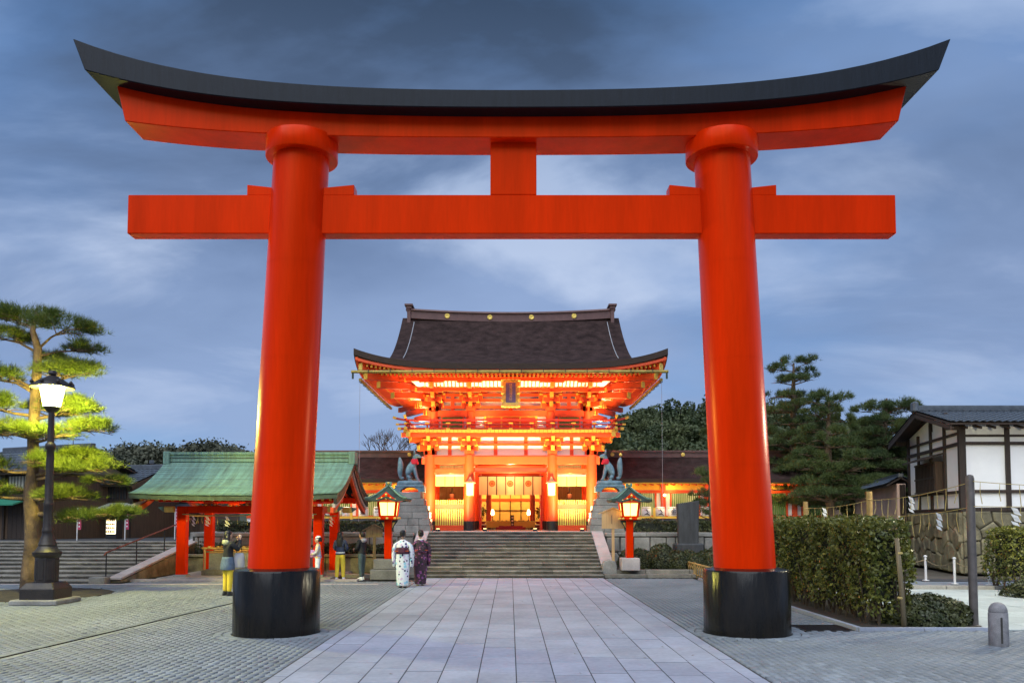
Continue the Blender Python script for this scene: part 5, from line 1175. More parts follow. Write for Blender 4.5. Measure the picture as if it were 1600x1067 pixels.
def shide(parent, p, h=0.34, rz=0.0, w=0.07):
    b = MB(); pts = [(0, 0), (w, -h * 0.25), (-w * 0.2, -h * 0.25), (w * 0.9, -h * 0.5), (-w * 0.3, -h * 0.5), (w * 0.8, -h * 0.75), (-w * 0.4, -h * 0.75), (w * 0.6, -h)]
    c, s = math.cos(rz), math.sin(rz)
    for i, (x, z) in enumerate(((0.0, -0.05), (0.035, -0.12), (0.0, -0.19), (0.035, -0.26), (0.0, -0.33))):
        k = h / 0.38; dy = 0.012 * (i % 2); q = [(x - w, z + 0.055), (x + w * 0.55, z + 0.015), (x + w, z - 0.055), (x - w * 0.55, z - 0.015)]
        b.rings([[(p[0] + u * k * c - (dy + e) * s, p[1] + u * k * s + (dy + e) * c, p[2] + v * k) for u, v in q] for e in (0, 0.004)])
    return b.build('paper_streamer', 'paper', parent)
def straw_rope(name, label, pts, seglen, tas, shides, loc, r=0.022, drop=0.3, h=0.34):
    t = thing(name, label, 'rope', loc); P = [Vector(p) - Vector(loc) for p in pts]; fine = []
    for a, c in zip(P, P[1:]):
        L = (c - a).length; n = max(6, int(L / 0.25))
        for k in range(n): u = k / n; fine.append(a.lerp(c, u) - Vector((0, 0, 0.06 * L * u * (1 - u))))
    fine.append(P[-1]); MB().tube(fine, r, 6).build('rope', 'straw', t, smooth='all')
    acc = 0; nt = 0
    tot = sum((fine[i + 1] - fine[i]).length for i in range(len(fine) - 1)); want = np.arange(tas * 0.5, tot, tas); run = 0; wi = 0
    for i in range(len(fine) - 1):
        L = (fine[i + 1] - fine[i]).length
        while wi < len(want) and want[wi] < run + L:
            q = fine[i].lerp(fine[i + 1], (want[wi] - run) / L); wi += 1
            MB().tube([q, q + Vector((random.uniform(-0.02, 0.02), 0, -drop * 0.5)), q + Vector((random.uniform(-0.04, 0.04), 0, -drop * random.uniform(0.85, 1.2)))], [0.004, 0.007, 0.008], 5).build('straw_tassel', 'straw', t)
        run += L
    for f in shides:
        d = f * tot; run = 0
        for i in range(len(fine) - 1):
            L = (fine[i + 1] - fine[i]).length
            if run + L >= d: q = fine[i].lerp(fine[i + 1], (d - run) / L); shide(t, q, h, random.uniform(-0.5, 0.5), 0.075); break
            run += L
    return t
y0 = 26.10
straw_rope('straw_rope', 'straw rope with paper streamers strung round the water pavilion posts', [(-10.6, 28.4, 2.10), (-10.72, y0, 2.14), (-8.5, y0 - 0.1, 2.10), (-6.35, y0, 2.14), (-6.2, 28.4, 2.10)], 0, 0.33, (0.05, 0.17, 0.42, 0.58, 0.80, 0.93), (-8.5, 26.1, 2.1), r=0.02, drop=0.26, h=0.36)
ba = thing('water_basin', 'long stone water basin with bamboo dipper rack in the pavilion', 'basin', (-8.5, 27.45, 0.1))
bb = MB(); bb.box(0, 0, 0.09, 3.7, 1.3, 0.18); bb.build('basin_foot', 'stone_y', ba, bevel=0.02)
bb = MB(); L_, W_, h_ = 3.3, 1.0, 0.75
bb.box(0, -W_/2 + 0.06, 0.45, L_, 0.12, 0.56); bb.box(0, W_/2 - 0.06, 0.45, L_, 0.12, 0.56); bb.box(-L_/2 + 0.06, 0, 0.45, 0.12, W_ - 0.24, 0.56); bb.box(L_/2 - 0.06, 0, 0.45, 0.12, W_ - 0.24, 0.56); bb.build('basin_wall', 'stone', ba); MB().box(0, 0, 0.60, L_ - 0.24, W_ - 0.24, 0.03).build('water', 'glass_dk', ba)
for y in (-0.62, -0.42, 0.5): MB().tube([(-1.85, y, 0.90 if y < -0.5 else 0.78), (1.85, y, 0.90 if y < -0.5 else 0.78)], 0.035, 8).build('bamboo_rail', 'bamboo', ba, smooth=True)
for x in (-1.75, 0, 1.75): MB().tube([(x, -0.60, 0.0), (x, -0.60, 0.92)], 0.035, 8).build('bamboo_post', 'bamboo', ba, smooth=True)
for k in range(12):
    x = -1.6 + k * 0.29; dp = thing('water_dipper', f'bamboo dipper lying on the basin rack, {["first","second","third","fourth","fifth","sixth","seventh","eighth","ninth","tenth","eleventh","twelfth"][k]} from the street steps', 'dipper', (-8.5 + x, 27.45 - 0.5, 0.1 + 0.94))
    MB().lathe([(0.042, -0.035), (0.045, 0.035), (0.036, 0.035), (0.036, -0.02)], 0, -0.12, 10).build('cup', 'bamboo', dp, smooth=True); MB().tube([(0, -0.12, 0.0), (0.02, 0.35, 0.02)], 0.008, 5).build('handle', 'bamboo', dp)
# ================================================================ STREET LAMP
SL = thing('street_lamp', 'tall dark cast-iron street lamp with glowing glass head', 'street lamp', (-10.89, 18.81, 0))
MB().lathe([(0.77, 0), (0.77, 0.11), (0.74, 0.12)], 0, 0, 4, ph=0.5).build('foot_slab', 'stone', SL, bevel=0.02)
MB().lathe([(0.56, 0.11), (0.56, 0.36), (0.42, 0.50), (0.36, 0.50)], 0, 0, 4, ph=0.5).build('base', 'iron', SL, bevel=0.012)
MB().lathe([(0.255, 0.48), (0.255, 1.06), (0.24, 1.08)], 0, 0, 8, ph=0.5).build('base_drum', 'iron', SL, bevel=0.01)
for k in range(8):
    a = k * math.pi / 4; MB().box(0.238 * math.cos(a), 0.238 * math.sin(a), 0.78, 0.02, 0.12, 0.46, rz=a).build('base_panel', 'iron', SL, bevel=0.008)
MB().lathe([(0.24, 1.06), (0.29, 1.11), (0.31, 1.15), (0.31, 1.20), (0.25, 1.24), (0.215, 1.30), (0.19, 1.34), (0.20, 1.37), (0.18, 1.42), (0.14, 1.54), (0.12, 1.62), (0.125, 1.66), (0.13, 1.69), (0.125, 1.72), (0.108, 1.78), (0.102, 2.25), (0.108, 2.28), (0.112, 2.32), (0.105, 2.36), (0.092, 2.42), (0.088, 2.9), (0.082, 3.4), (0.08, 3.6), (0.11, 3.64), (0.118, 3.69), (0.11, 3.74), (0.076, 3.78), (0.068, 4.3), (0.065, 4.52)], 0, 0, 20).build('column', 'iron', SL, smooth=True)
hd = MB(); hd.lathe([(0.08, 4.50), (0.13, 4.55), (0.17, 4.62), (0.18, 4.64)], 0, 0, 12); hd.build('lamp_cup', 'iron', SL, smooth=True)
MB().lathe([(0.175, 4.64), (0.265, 5.12)], 0, 0, 8, ph=0.5).build('lamp_glass', 'lamp_glass', SL)
for k in range(8):
    a = (k + 0.5) * math.pi / 4; MB().bar((0.180 * math.cos(a), 0.180 * math.sin(a), 4.63), (0.272 * math.cos(a), 0.272 * math.sin(a), 5.13), 0.018, 0.018).build('glass_rib', 'iron', SL)
MB().lathe([(0.26, 5.11), (0.47, 5.075), (0.49, 5.09), (0.48, 5.12), (0.38, 5.19), (0.26, 5.27), (0.14, 5.33), (0.10, 5.36), (0.07, 5.37)], 0, 0, 24).build('lamp_roof', 'iron', SL, smooth=True)
MB().lathe([(0.04, 5.36), (0.085, 5.40), (0.09, 5.44), (0.06, 5.49), (0.01, 5.51)], 0, 0, 12).build('finial', 'iron', SL, smooth='all')
for k in range(8):
    a = k * math.pi / 4; MB().lathe([(0.015, 5.14), (0.045, 5.17), (0.04, 5.21), (0.01, 5.245)], 0.44 * math.cos(a), 0.44 * math.sin(a), 8).build('roof_knob', 'iron', SL, smooth='all')
SL2 = copy_tree(SL)
for c in SL2.children:
    if c.name.startswith('lamp_glass'): c.data = c.data.copy(); c.data.materials[0] = M['lamp_glass_pale']
SL2.location = (13.0, 17.6, 0); tag(SL2, 'matching cast-iron street lamp standing just beyond the right edge, lighting the bollard', 'street lamp')
# ================================================================ PINES
def pine(name, label, base, trunk, pads, needle, nl, nw, dens, per, seed, bark='bpine', spread=0.55, group=None, tuft_up=0.8, flat=1.0):
    """trunk: [(x,y,z,r)] local; pads: (x,y,z,rx,ry,rz, attach z)"""
    r_ = np.random.default_rng(seed); t = thing(name, label, 'tree', base, 0, group)
    tp = [Vector(p[:3]) for p in trunk]; MB().tube(tp, [p[3] for p in trunk], 12).build('trunk', bark, t, smooth='all')
    def at_z(z):
        for a, c in zip(trunk, trunk[1:]):
            if a[2] <= z <= c[2]: f = (z - a[2]) / max(1e-6, c[2] - a[2]); return Vector(a[:3]).lerp(Vector(c[:3]), f), a[3] + (c[3] - a[3]) * f
        return Vector(trunk[-1][:3]), trunk[-1][3]
    Ps, Ds = [], []; bb = MB()
    for (x, y, z, rx, ry, rz, za) in pads:
        rz *= flat
        p0, r0 = at_z(za); c = Vector((x, y, z - rz * 0.35)); mid = p0.lerp(c, 0.5) + Vector((0, 0, 0.10 * (c - p0).length * r_.uniform(-0.6, 1.0)))
        br = max(0.02, r0 * 0.38); bb.tube([p0, p0.lerp(mid, 0.6), mid, c], [br, br * 0.85, br * 0.7, br * 0.45], 7)
        for k in range(int(5 + 4 * rx)):
            th = r_.uniform(0, 6.28); q = c + Vector((rx * 0.8 * math.cos(th), ry * 0.8 * math.sin(th), rz * r_.uniform(-0.2, 0.4))); s0 = mid.lerp(c, r_.uniform(0.2, 1)); bb.tube([s0, s0.lerp(q, 0.5) + Vector((0, 0, 0.03)), q], [br * 0.4, br * 0.28, br * 0.12], 5)
        nsub = max(4, int(7 * rx * ry / 0.4)); sub = np.stack([r_.uniform(-1, 1, nsub), r_.uniform(-1, 1, nsub)], 1); sub = sub[np.hypot(sub[:, 0], sub[:, 1]) < 1.0]
        if len(sub) == 0: sub = np.zeros((1, 2))
        n = int(dens * rx * ry * 3.14); ch = r_.integers(0, len(sub), n); u = sub[ch] * 0.86 + r_.normal(size=(n, 2)) * 0.17
        rr = np.hypot(u[:, 0], u[:, 1]); zz = np.sqrt(np.clip(1 - np.minimum(rr, 1) ** 2, 0, 1)) * r_.uniform(-0.25, 1.0, n) * rz + np.sin(ch * 2.1) * rz * 0.22
        Ps.append(np.stack([x + u[:, 0] * rx, y + u[:, 1] * ry, z + zz], 1)); Ds.append(np.stack([u[:, 0] * 0.9, u[:, 1] * 0.9, np.full(n, tuft_up)], 1) + r_.normal(size=(n, 3)) * 0.25)
    bb.build('branches', bark, t, smooth='all')
    Pn = np.concatenate(Ps); Dn = unit(np.concatenate(Ds)); o = obj('crown', needle_mesh('crown', Pn, Dn, nl, nw, per, spread), needle, t)
    return t
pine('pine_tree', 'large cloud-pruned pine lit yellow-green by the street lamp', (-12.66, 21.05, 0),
     [(0.05, 0, -0.1, 0.26), (0.02, 0, 0.6, 0.20), (0.10, 0.02, 1.3, 0.22), (0.06, 0, 2.0, 0.20), (-0.04, 0, 2.6, 0.155), (0.0, 0.05, 3.3, 0.14), (0.0, 0, 4.2, 0.135), (0.02, 0, 5.0, 0.13), (0.05, 0, 5.8, 0.115), (0.06, 0, 6.5, 0.10), (-0.1, 0, 7.0, 0.07), (0.0, 0, 7.5, 0.03)],
     [(-0.15, 0, 7.35, 1.0, 0.9, 0.34, 6.7), (0.85, -0.2, 7.05, 0.80, 0.8, 0.36, 6.5), (1.15, 0.2, 6.55, 0.62, 0.6, 0.24, 6.3), (-1.1, 0.2, 6.9, 0.8, 0.8, 0.30, 6.4), (0.1, 0.3, 6.35, 0.5, 0.5, 0.22, 6.2),
      (0.95, -0.1, 5.85, 1.05, 0.8, 0.40, 5.35), (-1.0, 0, 5.75, 0.9, 0.8, 0.34, 5.3), (-1.8, 0.3, 6.2, 0.6, 0.6, 0.25, 5.4), (0.5, 0.5, 6.1, 0.6, 0.6, 0.26, 5.6),
      (1.0, -0.3, 4.85, 0.95, 0.8, 0.42, 4.6), (1.45, 0.1, 4.40, 0.72, 0.8, 0.40, 4.2), (0.9, -0.6, 4.15, 0.7, 0.6, 0.34, 4.0), (-0.85, -0.3, 4.95, 0.85, 0.8, 0.40, 4.7), (-0.75, -0.4, 4.25, 0.95, 0.8, 0.45, 4.1), (-1.7, 0, 4.5, 0.7, 0.7, 0.36, 4.3), (0.1, 0.6, 4.9, 0.7, 0.5, 0.4, 4.6), (0.2, -0.8, 4.2, 0.5, 0.4, 0.3, 4.2),
      (1.35, 0, 3.30, 1.0, 0.8, 0.36, 3.1), (2.0, 0.2, 2.95, 0.55, 0.6, 0.24, 3.0), (-0.9, -0.2, 3.35, 0.95, 0.8, 0.36, 3.2), (0.5, -0.5, 3.5, 0.6, 0.5, 0.34, 3.3), (1.1, 0.4, 3.65, 0.7, 0.6, 0.3, 3.4),
      (-0.8, -0.5, 2.62, 0.9, 0.7, 0.30, 2.5), (1.05, -0.3, 2.55, 0.75, 0.7, 0.32, 2.5), (1.55, 0.0, 2.02, 0.8, 0.7, 0.24, 2.1), (2.35, -0.1, 2.12, 0.62, 0.6, 0.22, 2.1), (0.8, 0.2, 1.95, 0.6, 0.6, 0.24, 2.0), (-1.7, 0.2, 2.9, 0.7, 0.7, 0.28, 2.7)],
     'needle', 0.20, 0.010, 260, 10, 11, spread=0.62, flat=0.68)
# ================================================================ LEFT SHOPS
def tile_roof(parent, p00, p10, p01, p11, nrow=9, name='roof', mat='tile', sagt=0.0):
    """pantile slope: eave p00->p10, ridge p01->p11 ; each course an own strip with rolls"""
    p00, p10, p01, p11 = map(Vector, (p00, p10, p01, p11)); nrm = (p10 - p00).cross(p01 - p00).normalized()
    if nrm.z < 0: nrm = -nrm
    b = MB(); b.rings([[tuple(p) for p in (p00, p10, p11, p01)], [tuple(p - nrm * 0.07) for p in (p00, p10, p11, p01)]]); rf = b.build(name, 'wood_dk', parent)
    L = (p10 - p00).length; nc_ = max(4, int(L / 0.27))
    for r in range(nrow):
        t0, t1 = r / nrow, min(1.0, (r + 1.12) / nrow); b = MB(); rows = []
        for t, lift in ((t0, 0.055), (t1, 0.018)):
            a, c = p00.lerp(p01, t), p10.lerp(p11, t)
            row = []
            for k in range(nc_ * 4 + 1): f = k / (nc_ * 4); wv = (0.030, 0.046, 0.030, 0.0)[k % 4]; q = a.lerp(c, f) + nrm * (lift + wv); row.append(tuple(q))
            rows.append(row)
        low = [tuple(Vector(p) - nrm * 0.03) for p in rows[0]]
        n = len(row); b.add(low + rows[0] + rows[1], [(k, k + 1, n + k + 1, n + k) for k in range(n - 1)] + [(n + k, n + k + 1, 2 * n + k + 1, 2 * n + k) for k in range(n - 1)]); b.build('tile_course', mat, rf)
    return rf
def shop(label, loc, w, d, h1, h2, rz, wall, ridge_h, awn=None, over=0.55, two=True):
    t = thing('shop_house', label, 'house', loc, rz); b = MB(); b.box(0, d / 2, h2 / 2, w, d, h2); b.build('wall', wall, t)
    zt = h2; rf = tile_roof(t, (-w/2 - over, -over, zt - 0.12), (w/2 + over, -over, zt - 0.12), (-w/2 - over, d / 2, zt + ridge_h), (w/2 + over, d / 2, zt + ridge_h), 8)
    tile_roof(t, (-w/2 - over, d + over, zt - 0.12), (w/2 + over, d + over, zt - 0.12), (-w/2 - over, d / 2, zt + ridge_h), (w/2 + over, d / 2, zt + ridge_h), 4)
    MB().box(0, d / 2, zt + ridge_h + 0.09, w + 2 * over, 0.26, 0.22).build('ridge_tiles', 'tile', rf, bevel=0.03)
    for s in (-1, 1): MB().prism([(0, zt - 0.1), (d, zt - 0.1), (d / 2, zt + ridge_h - 0.08)], 'x', s * (w / 2 - 0.1), s * (w / 2)).build('gable', 'wall_tan', t); MB().bar((s * (w/2 + over), -over, zt - 0.22), (s * (w/2 + over), d / 2, zt + ridge_h - 0.12), 0.05, 0.2).build('bargeboard', 'wood_br', rf)
    # ground floor: boards and posts
    n = int(w / 0.30)
    for k in range(n): MB().box(-w / 2 + (k + 0.5) * w / n, -0.03, h1 * 0.46, w / n - 0.015, 0.05, h1 * 0.92).build('board', 'wood_br' if (k // 4) % 3 else 'wood_dk', t)
    for k in range(int(w / 1.6) + 1): MB().box(-w / 2 + 0.06 + k * (w - 0.12) / max(1, int(w / 1.6)), -0.07, h2 / 2, 0.13, 0.12, h2 - 0.02).build('post', 'wood_dk', t)
    pr = MB(); pr.prism([(-0.95, h1 - 0.22), (0, h1 + 0.12), (0, h1 + 0.04), (-0.95, h1 - 0.28)], 'x', -w / 2 - 0.1, w / 2 + 0.1); pr.build('pent_roof', awn or 'tile', t)
    if two:
        m_ = max(1, int(w / 1.7))
        for k in range(m_):
            x = -w / 2 + (k + 0.5) * w / m_; wn_ = MB().box(x, -0.03, (h1 + h2) / 2 + 0.05, w / m_ - 0.35, 0.08, (h2 - h1) * 0.62).build('window', 'wood_dk', t)
            for q in (-1, 1): MB().box(x + q * (w / m_ - 0.45) / 4, -0.08, (h1 + h2) / 2 + 0.05, (w / m_ - 0.5) / 2, 0.02, (h2 - h1) * 0.55).build('pane', 'curtain_in' if (k + q) % 2 else 'glass_dk', wn_)
            for q in range(7): MB().box(x - (w / m_ - 0.5) / 2 + q * (w / m_ - 0.5) / 6, -0.10, (h1 + h2) / 2 + 0.05, 0.03, 0.02, (h2 - h1) * 0.56).build('window_bar', 'wood_dk', wn_)
        MB().box(0, -0.12, h1 + 0.22, w, 0.04, 0.05).build('balcony_rail', 'wood_dk', t)
    return t
shop('dark timber shop with green awning at the far left', (-23.2, 35.8, 1.1), 5.2, 5.0, 1.75, 3.0, R(-24), 'wood_br', 1.2, 'awning')
shop('two-storey timber shop house with shuttered brown front behind the lamp', (-19.6, 38.4, 1.1), 3.4, 3.6, 1.55, 2.6, R(-18), 'wood_br', 0.8, 'awning_w')
shop('tan gabled house standing behind the timber shop', (-24.6, 49.0, 1.1), 6.0, 4.6, 1.6, 3.1, R(-66), 'wall_tan', 1.05, None, two=False)
shop('low tan house with blue-grey tile roof beside the water pavilion', (-17.3, 41.5, 1.1), 3.6, 3.4, 1.75, 1.9, R(-6), 'wall_tan', 0.75, None, two=False)
vm = thing('vending_display', 'brightly lit shop display case by the shop front', 'display case', (-18.0, 36.0, 1.1), R(-12))
MB().box(0, 0.2, 0.48, 0.55, 0.4, 0.96).build('cabinet', 'black', vm); MB().box(0, -0.005, 0.58, 0.48, 0.02, 0.72).build('lit_front', 'vend', vm)
for r in range(4):
    MB().box(0, -0.03, 0.28 + r * 0.17, 0.48, 0.03, 0.015).build('shelf', 'black', vm)
    for k in range(5): MB().lathe([(0.03, 0), (0.032, 0.06), (0.015, 0.09)], -0.18 + k * 0.09, -0.035, 8).build('goods', ('yellowc', 'crest', 'leaf', 'yellow')[(r + k) % 4], vm, loc=(0, 0, 0.29 + r * 0.17))
for i, (x, y, nm) in enumerate(((-17.9, 33.0, 'farthest from the water pavilion'), (-16.5, 34.2, 'beside the lit display case'), (-14.7, 35.0, 'nearest the water pavilion'))):
    bn = thing('street_banner', f'narrow pink vertical banner on a white pole, {nm}', 'banner', (x, y, 1.1), 0, 'pink banners along the shop street')
    MB().tube([(0, 0, 0), (0, 0, 1.35)], 0.025, 6).build('pole', 'pole', bn); MB().tube([(0, 0, 1.33), (0.16, 0, 1.33)], 0.01, 5).build('arm', 'pole', bn)
    rows = [[(0.03 + 0.12 * i_ / 3, 0.02 * math.sin(j * 0.9 + i), 0.45 + 0.87 * j / 8) for i_ in range(4)] for j in range(9)]; b = MB(); b.sheet(rows, 0.003); b.build('flag', 'banner', bn)
    for k in range(5): MB().box(0.09, -0.024, 0.58 + k * 0.15, 0.05, 0.006, 0.06).build('mark', 'white', bn)
ta = thing('roof_aerial', 'thin television aerial above the shop roofs', 'aerial', (-19.6, 35.6, 5.1))
b = MB(); b.tube([(0, 0, -0.8), (0, 0, 1.0)], 0.018, 5); b.tube([(-0.4, 0, 0.95), (0.35, 0, 1.02)], 0.012, 4); b.tube([(-0.35, 0, 0.45), (0.5, 0, 0.45)], 0.012, 4)
for k in range(5): b.tube([(-0.3 + k * 0.16, -0.25, 0.45), (-0.3 + k * 0.16, 0.25, 0.45)], 0.008, 4)
b.build('mast', 'steel', ta)

# ================================================================ HEDGES AND SHRUBS
def shell(n, x0, x1, y0, y1, z0, z1, dep=0.10):
    """points near the surface of a clipped box (sides and top), with outward normals"""
    ax, ay, az = x1 - x0, y1 - y0, z1 - z0; A = np.array([ay * az, ay * az, ax * az, ax * az, ax * ay]); f = rng.choice(5, n, p=A / A.sum())
    u, v = rng.uniform(0, 1, n), rng.uniform(0, 1, n); d = np.abs(rng.normal(0, dep, n)) - 0.03
    P = np.zeros((n, 3)); Nn = np.zeros((n, 3))
    for k, (nx, ny, nz) in enumerate(((-1, 0, 0), (1, 0, 0), (0, -1, 0), (0, 1, 0), (0, 0, 1))):
        m = f == k
        if k < 2: P[m] = np.stack([np.full(m.sum(), x0 if k == 0 else x1) - nx * d[m], y0 + ay * u[m], z0 + az * v[m]], 1)
        elif k < 4: P[m] = np.stack([x0 + ax * u[m], np.full(m.sum(), y0 if k == 2 else y1) - ny * d[m], z0 + az * v[m]], 1)
        else: P[m] = np.stack([x0 + ax * u[m], y0 + ay * v[m], z1 - d[m]], 1)
        Nn[m] = (nx, ny, nz)
    P += 0.05 * np.sin(P[:, [1, 2, 0]] * 5.1 + P[:, [2, 0, 1]] * 3.3) * 0.8
    P += Nn * (0.06 * np.sin(P[:, [1]] * 2.3 + P[:, [2]] * 3.1 + P[:, [0]] * 1.7) + 0.05 * np.sin(P[:, [1]] * 6.1 - P[:, [2]] * 5.3))
    return P, Nn
def hedge(label, x0, x1, y0, y1, z1, n, size, mat='leaf', stems=True, zs=0.3):
    t = thing('hedge', label, 'hedge', ((x0 + x1) / 2, y0, 0)); o = Vector(t.location)
    P, Nn = shell(n, x0, x1, y0, y1, zs * 0.6, z1)
    thin = rng.uniform(0, 1, n) < np.clip((P[:, 2] - 0.12) / (zs * 1.6), 0.12, 1) if stems else np.ones(n, bool)
    obj('foliage', leaf_mesh('foliage', P[thin] - np.array(o), size, 0.52, Nn[thin], 0.75), mat, t)
    MB().box(0, (y1 - y0) / 2, (z1 + zs) / 2, x1 - x0 - 0.42, y1 - y0 - 0.42, z1 - zs - 0.34).build('dark_core', 'core', t)  # solid dark core box added inside the leaves so the hedge isn't see-through
    if stems:
        b = MB(); k = y0 + 0.15
        while k < y1:
            for xx in (x0 + 0.22, (x0 + x1) / 2 + 0.1, x1 - 0.2):
                p = Vector((xx + random.uniform(-0.1, 0.1), k + random.uniform(-0.1, 0.1), 0)) - o
                for q in range(3):
                    e = p + Vector((random.uniform(-0.22, 0.22), random.uniform(-0.2, 0.2), random.uniform(0.6, 1.1))); b.tube([p, p.lerp(e, 0.5) + Vector((random.uniform(-0.04, 0.04), 0, 0)), e], [0.02, 0.014, 0.007], 5)
            k += 0.33
        b.build('stems', 'twig', t)
    return t
hedge('tall clipped hedge with bare lower stems beside the right torii pillar', 6.52, 7.34, 14.55, 24.0, 1.93, 36000, 0.080)
hedge('clipped dark green hedge at the far right edge before the stone wall', 13.5, 15.5, 21.6, 22.8, 1.72, 7000, 0.085, stems=True)
def low_shrub(name, label, loc, rx, ry, rz, n, size, mat, cat='shrub', group=None):
    t = thing(name, label, cat, loc, 0, group); b = MB()
    b.rings([[(rx * 0.9 * r * math.cos(a * math.pi / 10), ry * 0.9 * r * math.sin(a * math.pi / 10), rz * 0.9 * z) for a in range(20)] for r, z in ((0.85, -0.05), (1, 0.25), (0.92, 0.55), (0.7, 0.80), (0.35, 0.96), (0.05, 1.0))]); b.build('dark_core', 'core', t, smooth='all')  # solid dark core body added under the leaves to keep the mound opaque
    th = rng.uniform(0, 2 * np.pi, n); z = rng.uniform(0.0, 1, n); r = np.sqrt(np.maximum(0, 1 - z ** 2.4)); w = 1 + 0.05 * np.sin(th * 3 + z * 5) + np.abs(rng.normal(0, 0.03, n))
    P = np.stack([rx * r * np.cos(th) * w, ry * r * np.sin(th) * w, rz * z * w], 1); Nn = unit(np.stack([np.cos(th) * r / rx, np.sin(th) * r / ry, z / rz], 1))
    obj('foliage', leaf_mesh('foliage', P, size, 0.55, Nn, 0.6), mat, t); return t
low_shrub('spreading_shrub', 'low spreading dark shrub at the foot of the wooden stake', (7.75, 14.95, 0.02), 0.80, 0.55, 0.52, 5200, 0.065, 'leaf_dk')
low_shrub('spreading_shrub', 'low clipped azalea mound by the right forecourt kerb', (14.1, 20.3, 0.02), 1.5, 0.9, 0.50, 6000, 0.065, 'leaf_dk')
MB().box(6.0, 29.2, 0.11, 5.0, 3.0, 0.24).build('shrub_bed', 'soil'); tag(bpy.data.objects['shrub_bed'], 'soil bed under the round clipped shrubs', kind='structure')
proto = low_shrub('round_shrub', '', (0, 0, -50), 0.42, 0.42, 0.62, 2200, 0.055, 'leaf_dk')
rows_ = {'front row': ((4.55, 28.35, 1.0), (4.95, 28.6, 0.75), (5.38, 28.4, 1.05), (5.98, 28.4, 1.0), (6.6, 28.3, 0.9), (7.2, 28.4, 1.0)), 'middle row': ((5.30, 29.1, 1.05), (6.08, 29.05, 1.0), (6.50, 29.2, 0.95), (7.10, 29.1, 1.0), (7.8, 29.1, 1.0)), 'back row': ((4.45, 29.7, 1.1), (4.85, 29.9, 1.05), (5.68, 29.9, 1.30), (7.15, 30.1, 1.1), (7.75, 29.9, 1.2))}
first = True
for rn, lst in rows_.items():
    for i, (x, y, s) in enumerate(lst):
        o = proto if first else copy_tree(proto); first = False
        o.location = (x, y, 0.22); o.scale = (s, s, s * random.uniform(0.92, 1.05)); o.rotation_euler = (0, 0, random.uniform(0, 6)); tag(o, f'ball-clipped dark shrub, {rn}, {ords[i]} from the steps', 'shrub', 'round clipped shrubs right of the steps')
for (lab, x0, x1, y0, y1, z0, z1, n) in (('dark clipped hedge along the terrace edge below the right barrel rack', 3.75, 9.5, 31.35, 31.85, 1.45, 1.86, 5200), ('dark clipped hedge along the terrace edge below the left barrel rack', -11.5, -3.75, 31.35, 31.85, 1.45, 1.84, 6500), ('low dark planting on the ledge of the mossy wall', -11.6, -4.3, 29.75, 30.45, 0.6, 1.0, 5200)):
    t = thing('clipped_hedge', lab, 'hedge', ((x0 + x1) / 2, (y0 + y1) / 2, z0)); P, Nn = shell(n, x0, x1, y0, y1, z0, z1, 0.05); P[:, 2] += 0.06 * np.sin(P[:, 0] * 2.7)
    obj('foliage', leaf_mesh('foliage', P - np.array(t.location), 0.085, 0.5, Nn, 0.8), 'leaf_dk', t); MB().box(0, 0, (z1 - z0) / 2, x1 - x0 - 0.1, y1 - y0 - 0.1, z1 - z0 - 0.08).build('dark_core', 'core', t)  # dark core box added within the foliage to close the gaps
# monument, bamboo fence, stake, pole, bollard
mo = thing('stone_monument', 'tall black upright stone slab on a stone base by the right pillar', 'monument', (6.72, 30.15, 0.2))
b = MB(); b.rings([[(x * w, y, z + (0.06 * x if z > 2 else 0)) for x, y in ((-1, -0.13), (0.1, -0.15), (1, -0.12), (1, 0.12), (0, 0.14), (-1, 0.12))] for w, z in ((0.37, 0.85), (0.385, 1.4), (0.40, 1.9), (0.42, 2.42))]); b.build('slab', 'slate', mo, bevel=0.02)
MB().box(0, 0, 0.62, 1.05, 0.7, 0.50).build('base_stone', 'slate', mo, bevel=0.05); MB().box(0.05, -0.1, 0.2, 1.35, 0.9, 0.42).build('base_stone', 'stone', mo, bevel=0.05)
bf = thing('bamboo_fence', 'low bamboo hoop fence edging the paving by the right pillar', 'fence', (6.24, 20.0, 0))
for z, r in ((0.10, 0.028), (0.46, 0.032)):
    for k in range(2): MB().tube([(0.02 * k, k * 4.7 - 0.0, z), (0.02 * k, k * 4.7 + 4.75, z + 0.02)], r, 8).build('rail', 'bamboo', bf, smooth=True)
for k in range(32):
    y = 0.1 + k * 0.29; MB().tube([(0, y, 0.0), (0.0, y + 0.02, 0.30), (0, y + 0.14, 0.44), (0, y + 0.28, 0.30), (0, y + 0.30, 0.0)], 0.016, 5).build('hoop', 'bamboo', bf, smooth='all')
for y in (0.0, 2.35, 4.7, 7.05, 9.4): MB().tube([(0, y, -0.02), (0, y, 0.52)], 0.04, 8).build('post', 'bamboo', bf, smooth=True)
sk = thing('wooden_stake', 'leaning weathered wooden stake in front of the hedge', 'stake', (7.02, 14.42, 0)); MB().tube([(0.06, 0, 0), (0.02, 0.0, 0.8), (-0.03, 0.02, 1.62)], [0.05, 0.047, 0.042], 8).build('pole', 'wood_old', sk, smooth='all')
for z in (0.55, 1.35): MB().lathe([(0.052, z - 0.02), (0.06, z), (0.052, z + 0.02)], 0.01, 0.01, 8).build('binding', 'straw', sk)
pl = thing('rope_pole', 'tall brown metal pole carrying the sacred rope', 'pole', (8.53, 14.76, 0)); MB().lathe([(0.075, 0), (0.075, 2.72), (0.06, 2.77), (0.02, 2.79)], 0, 0, 16).build('shaft', 'steel', pl, smooth=True); MB().lathe([(0.12, -0.01), (0.12, 0.02), (0.08, 0.03)], 0, 0, 16).build('foot_plate', 'steel', pl)
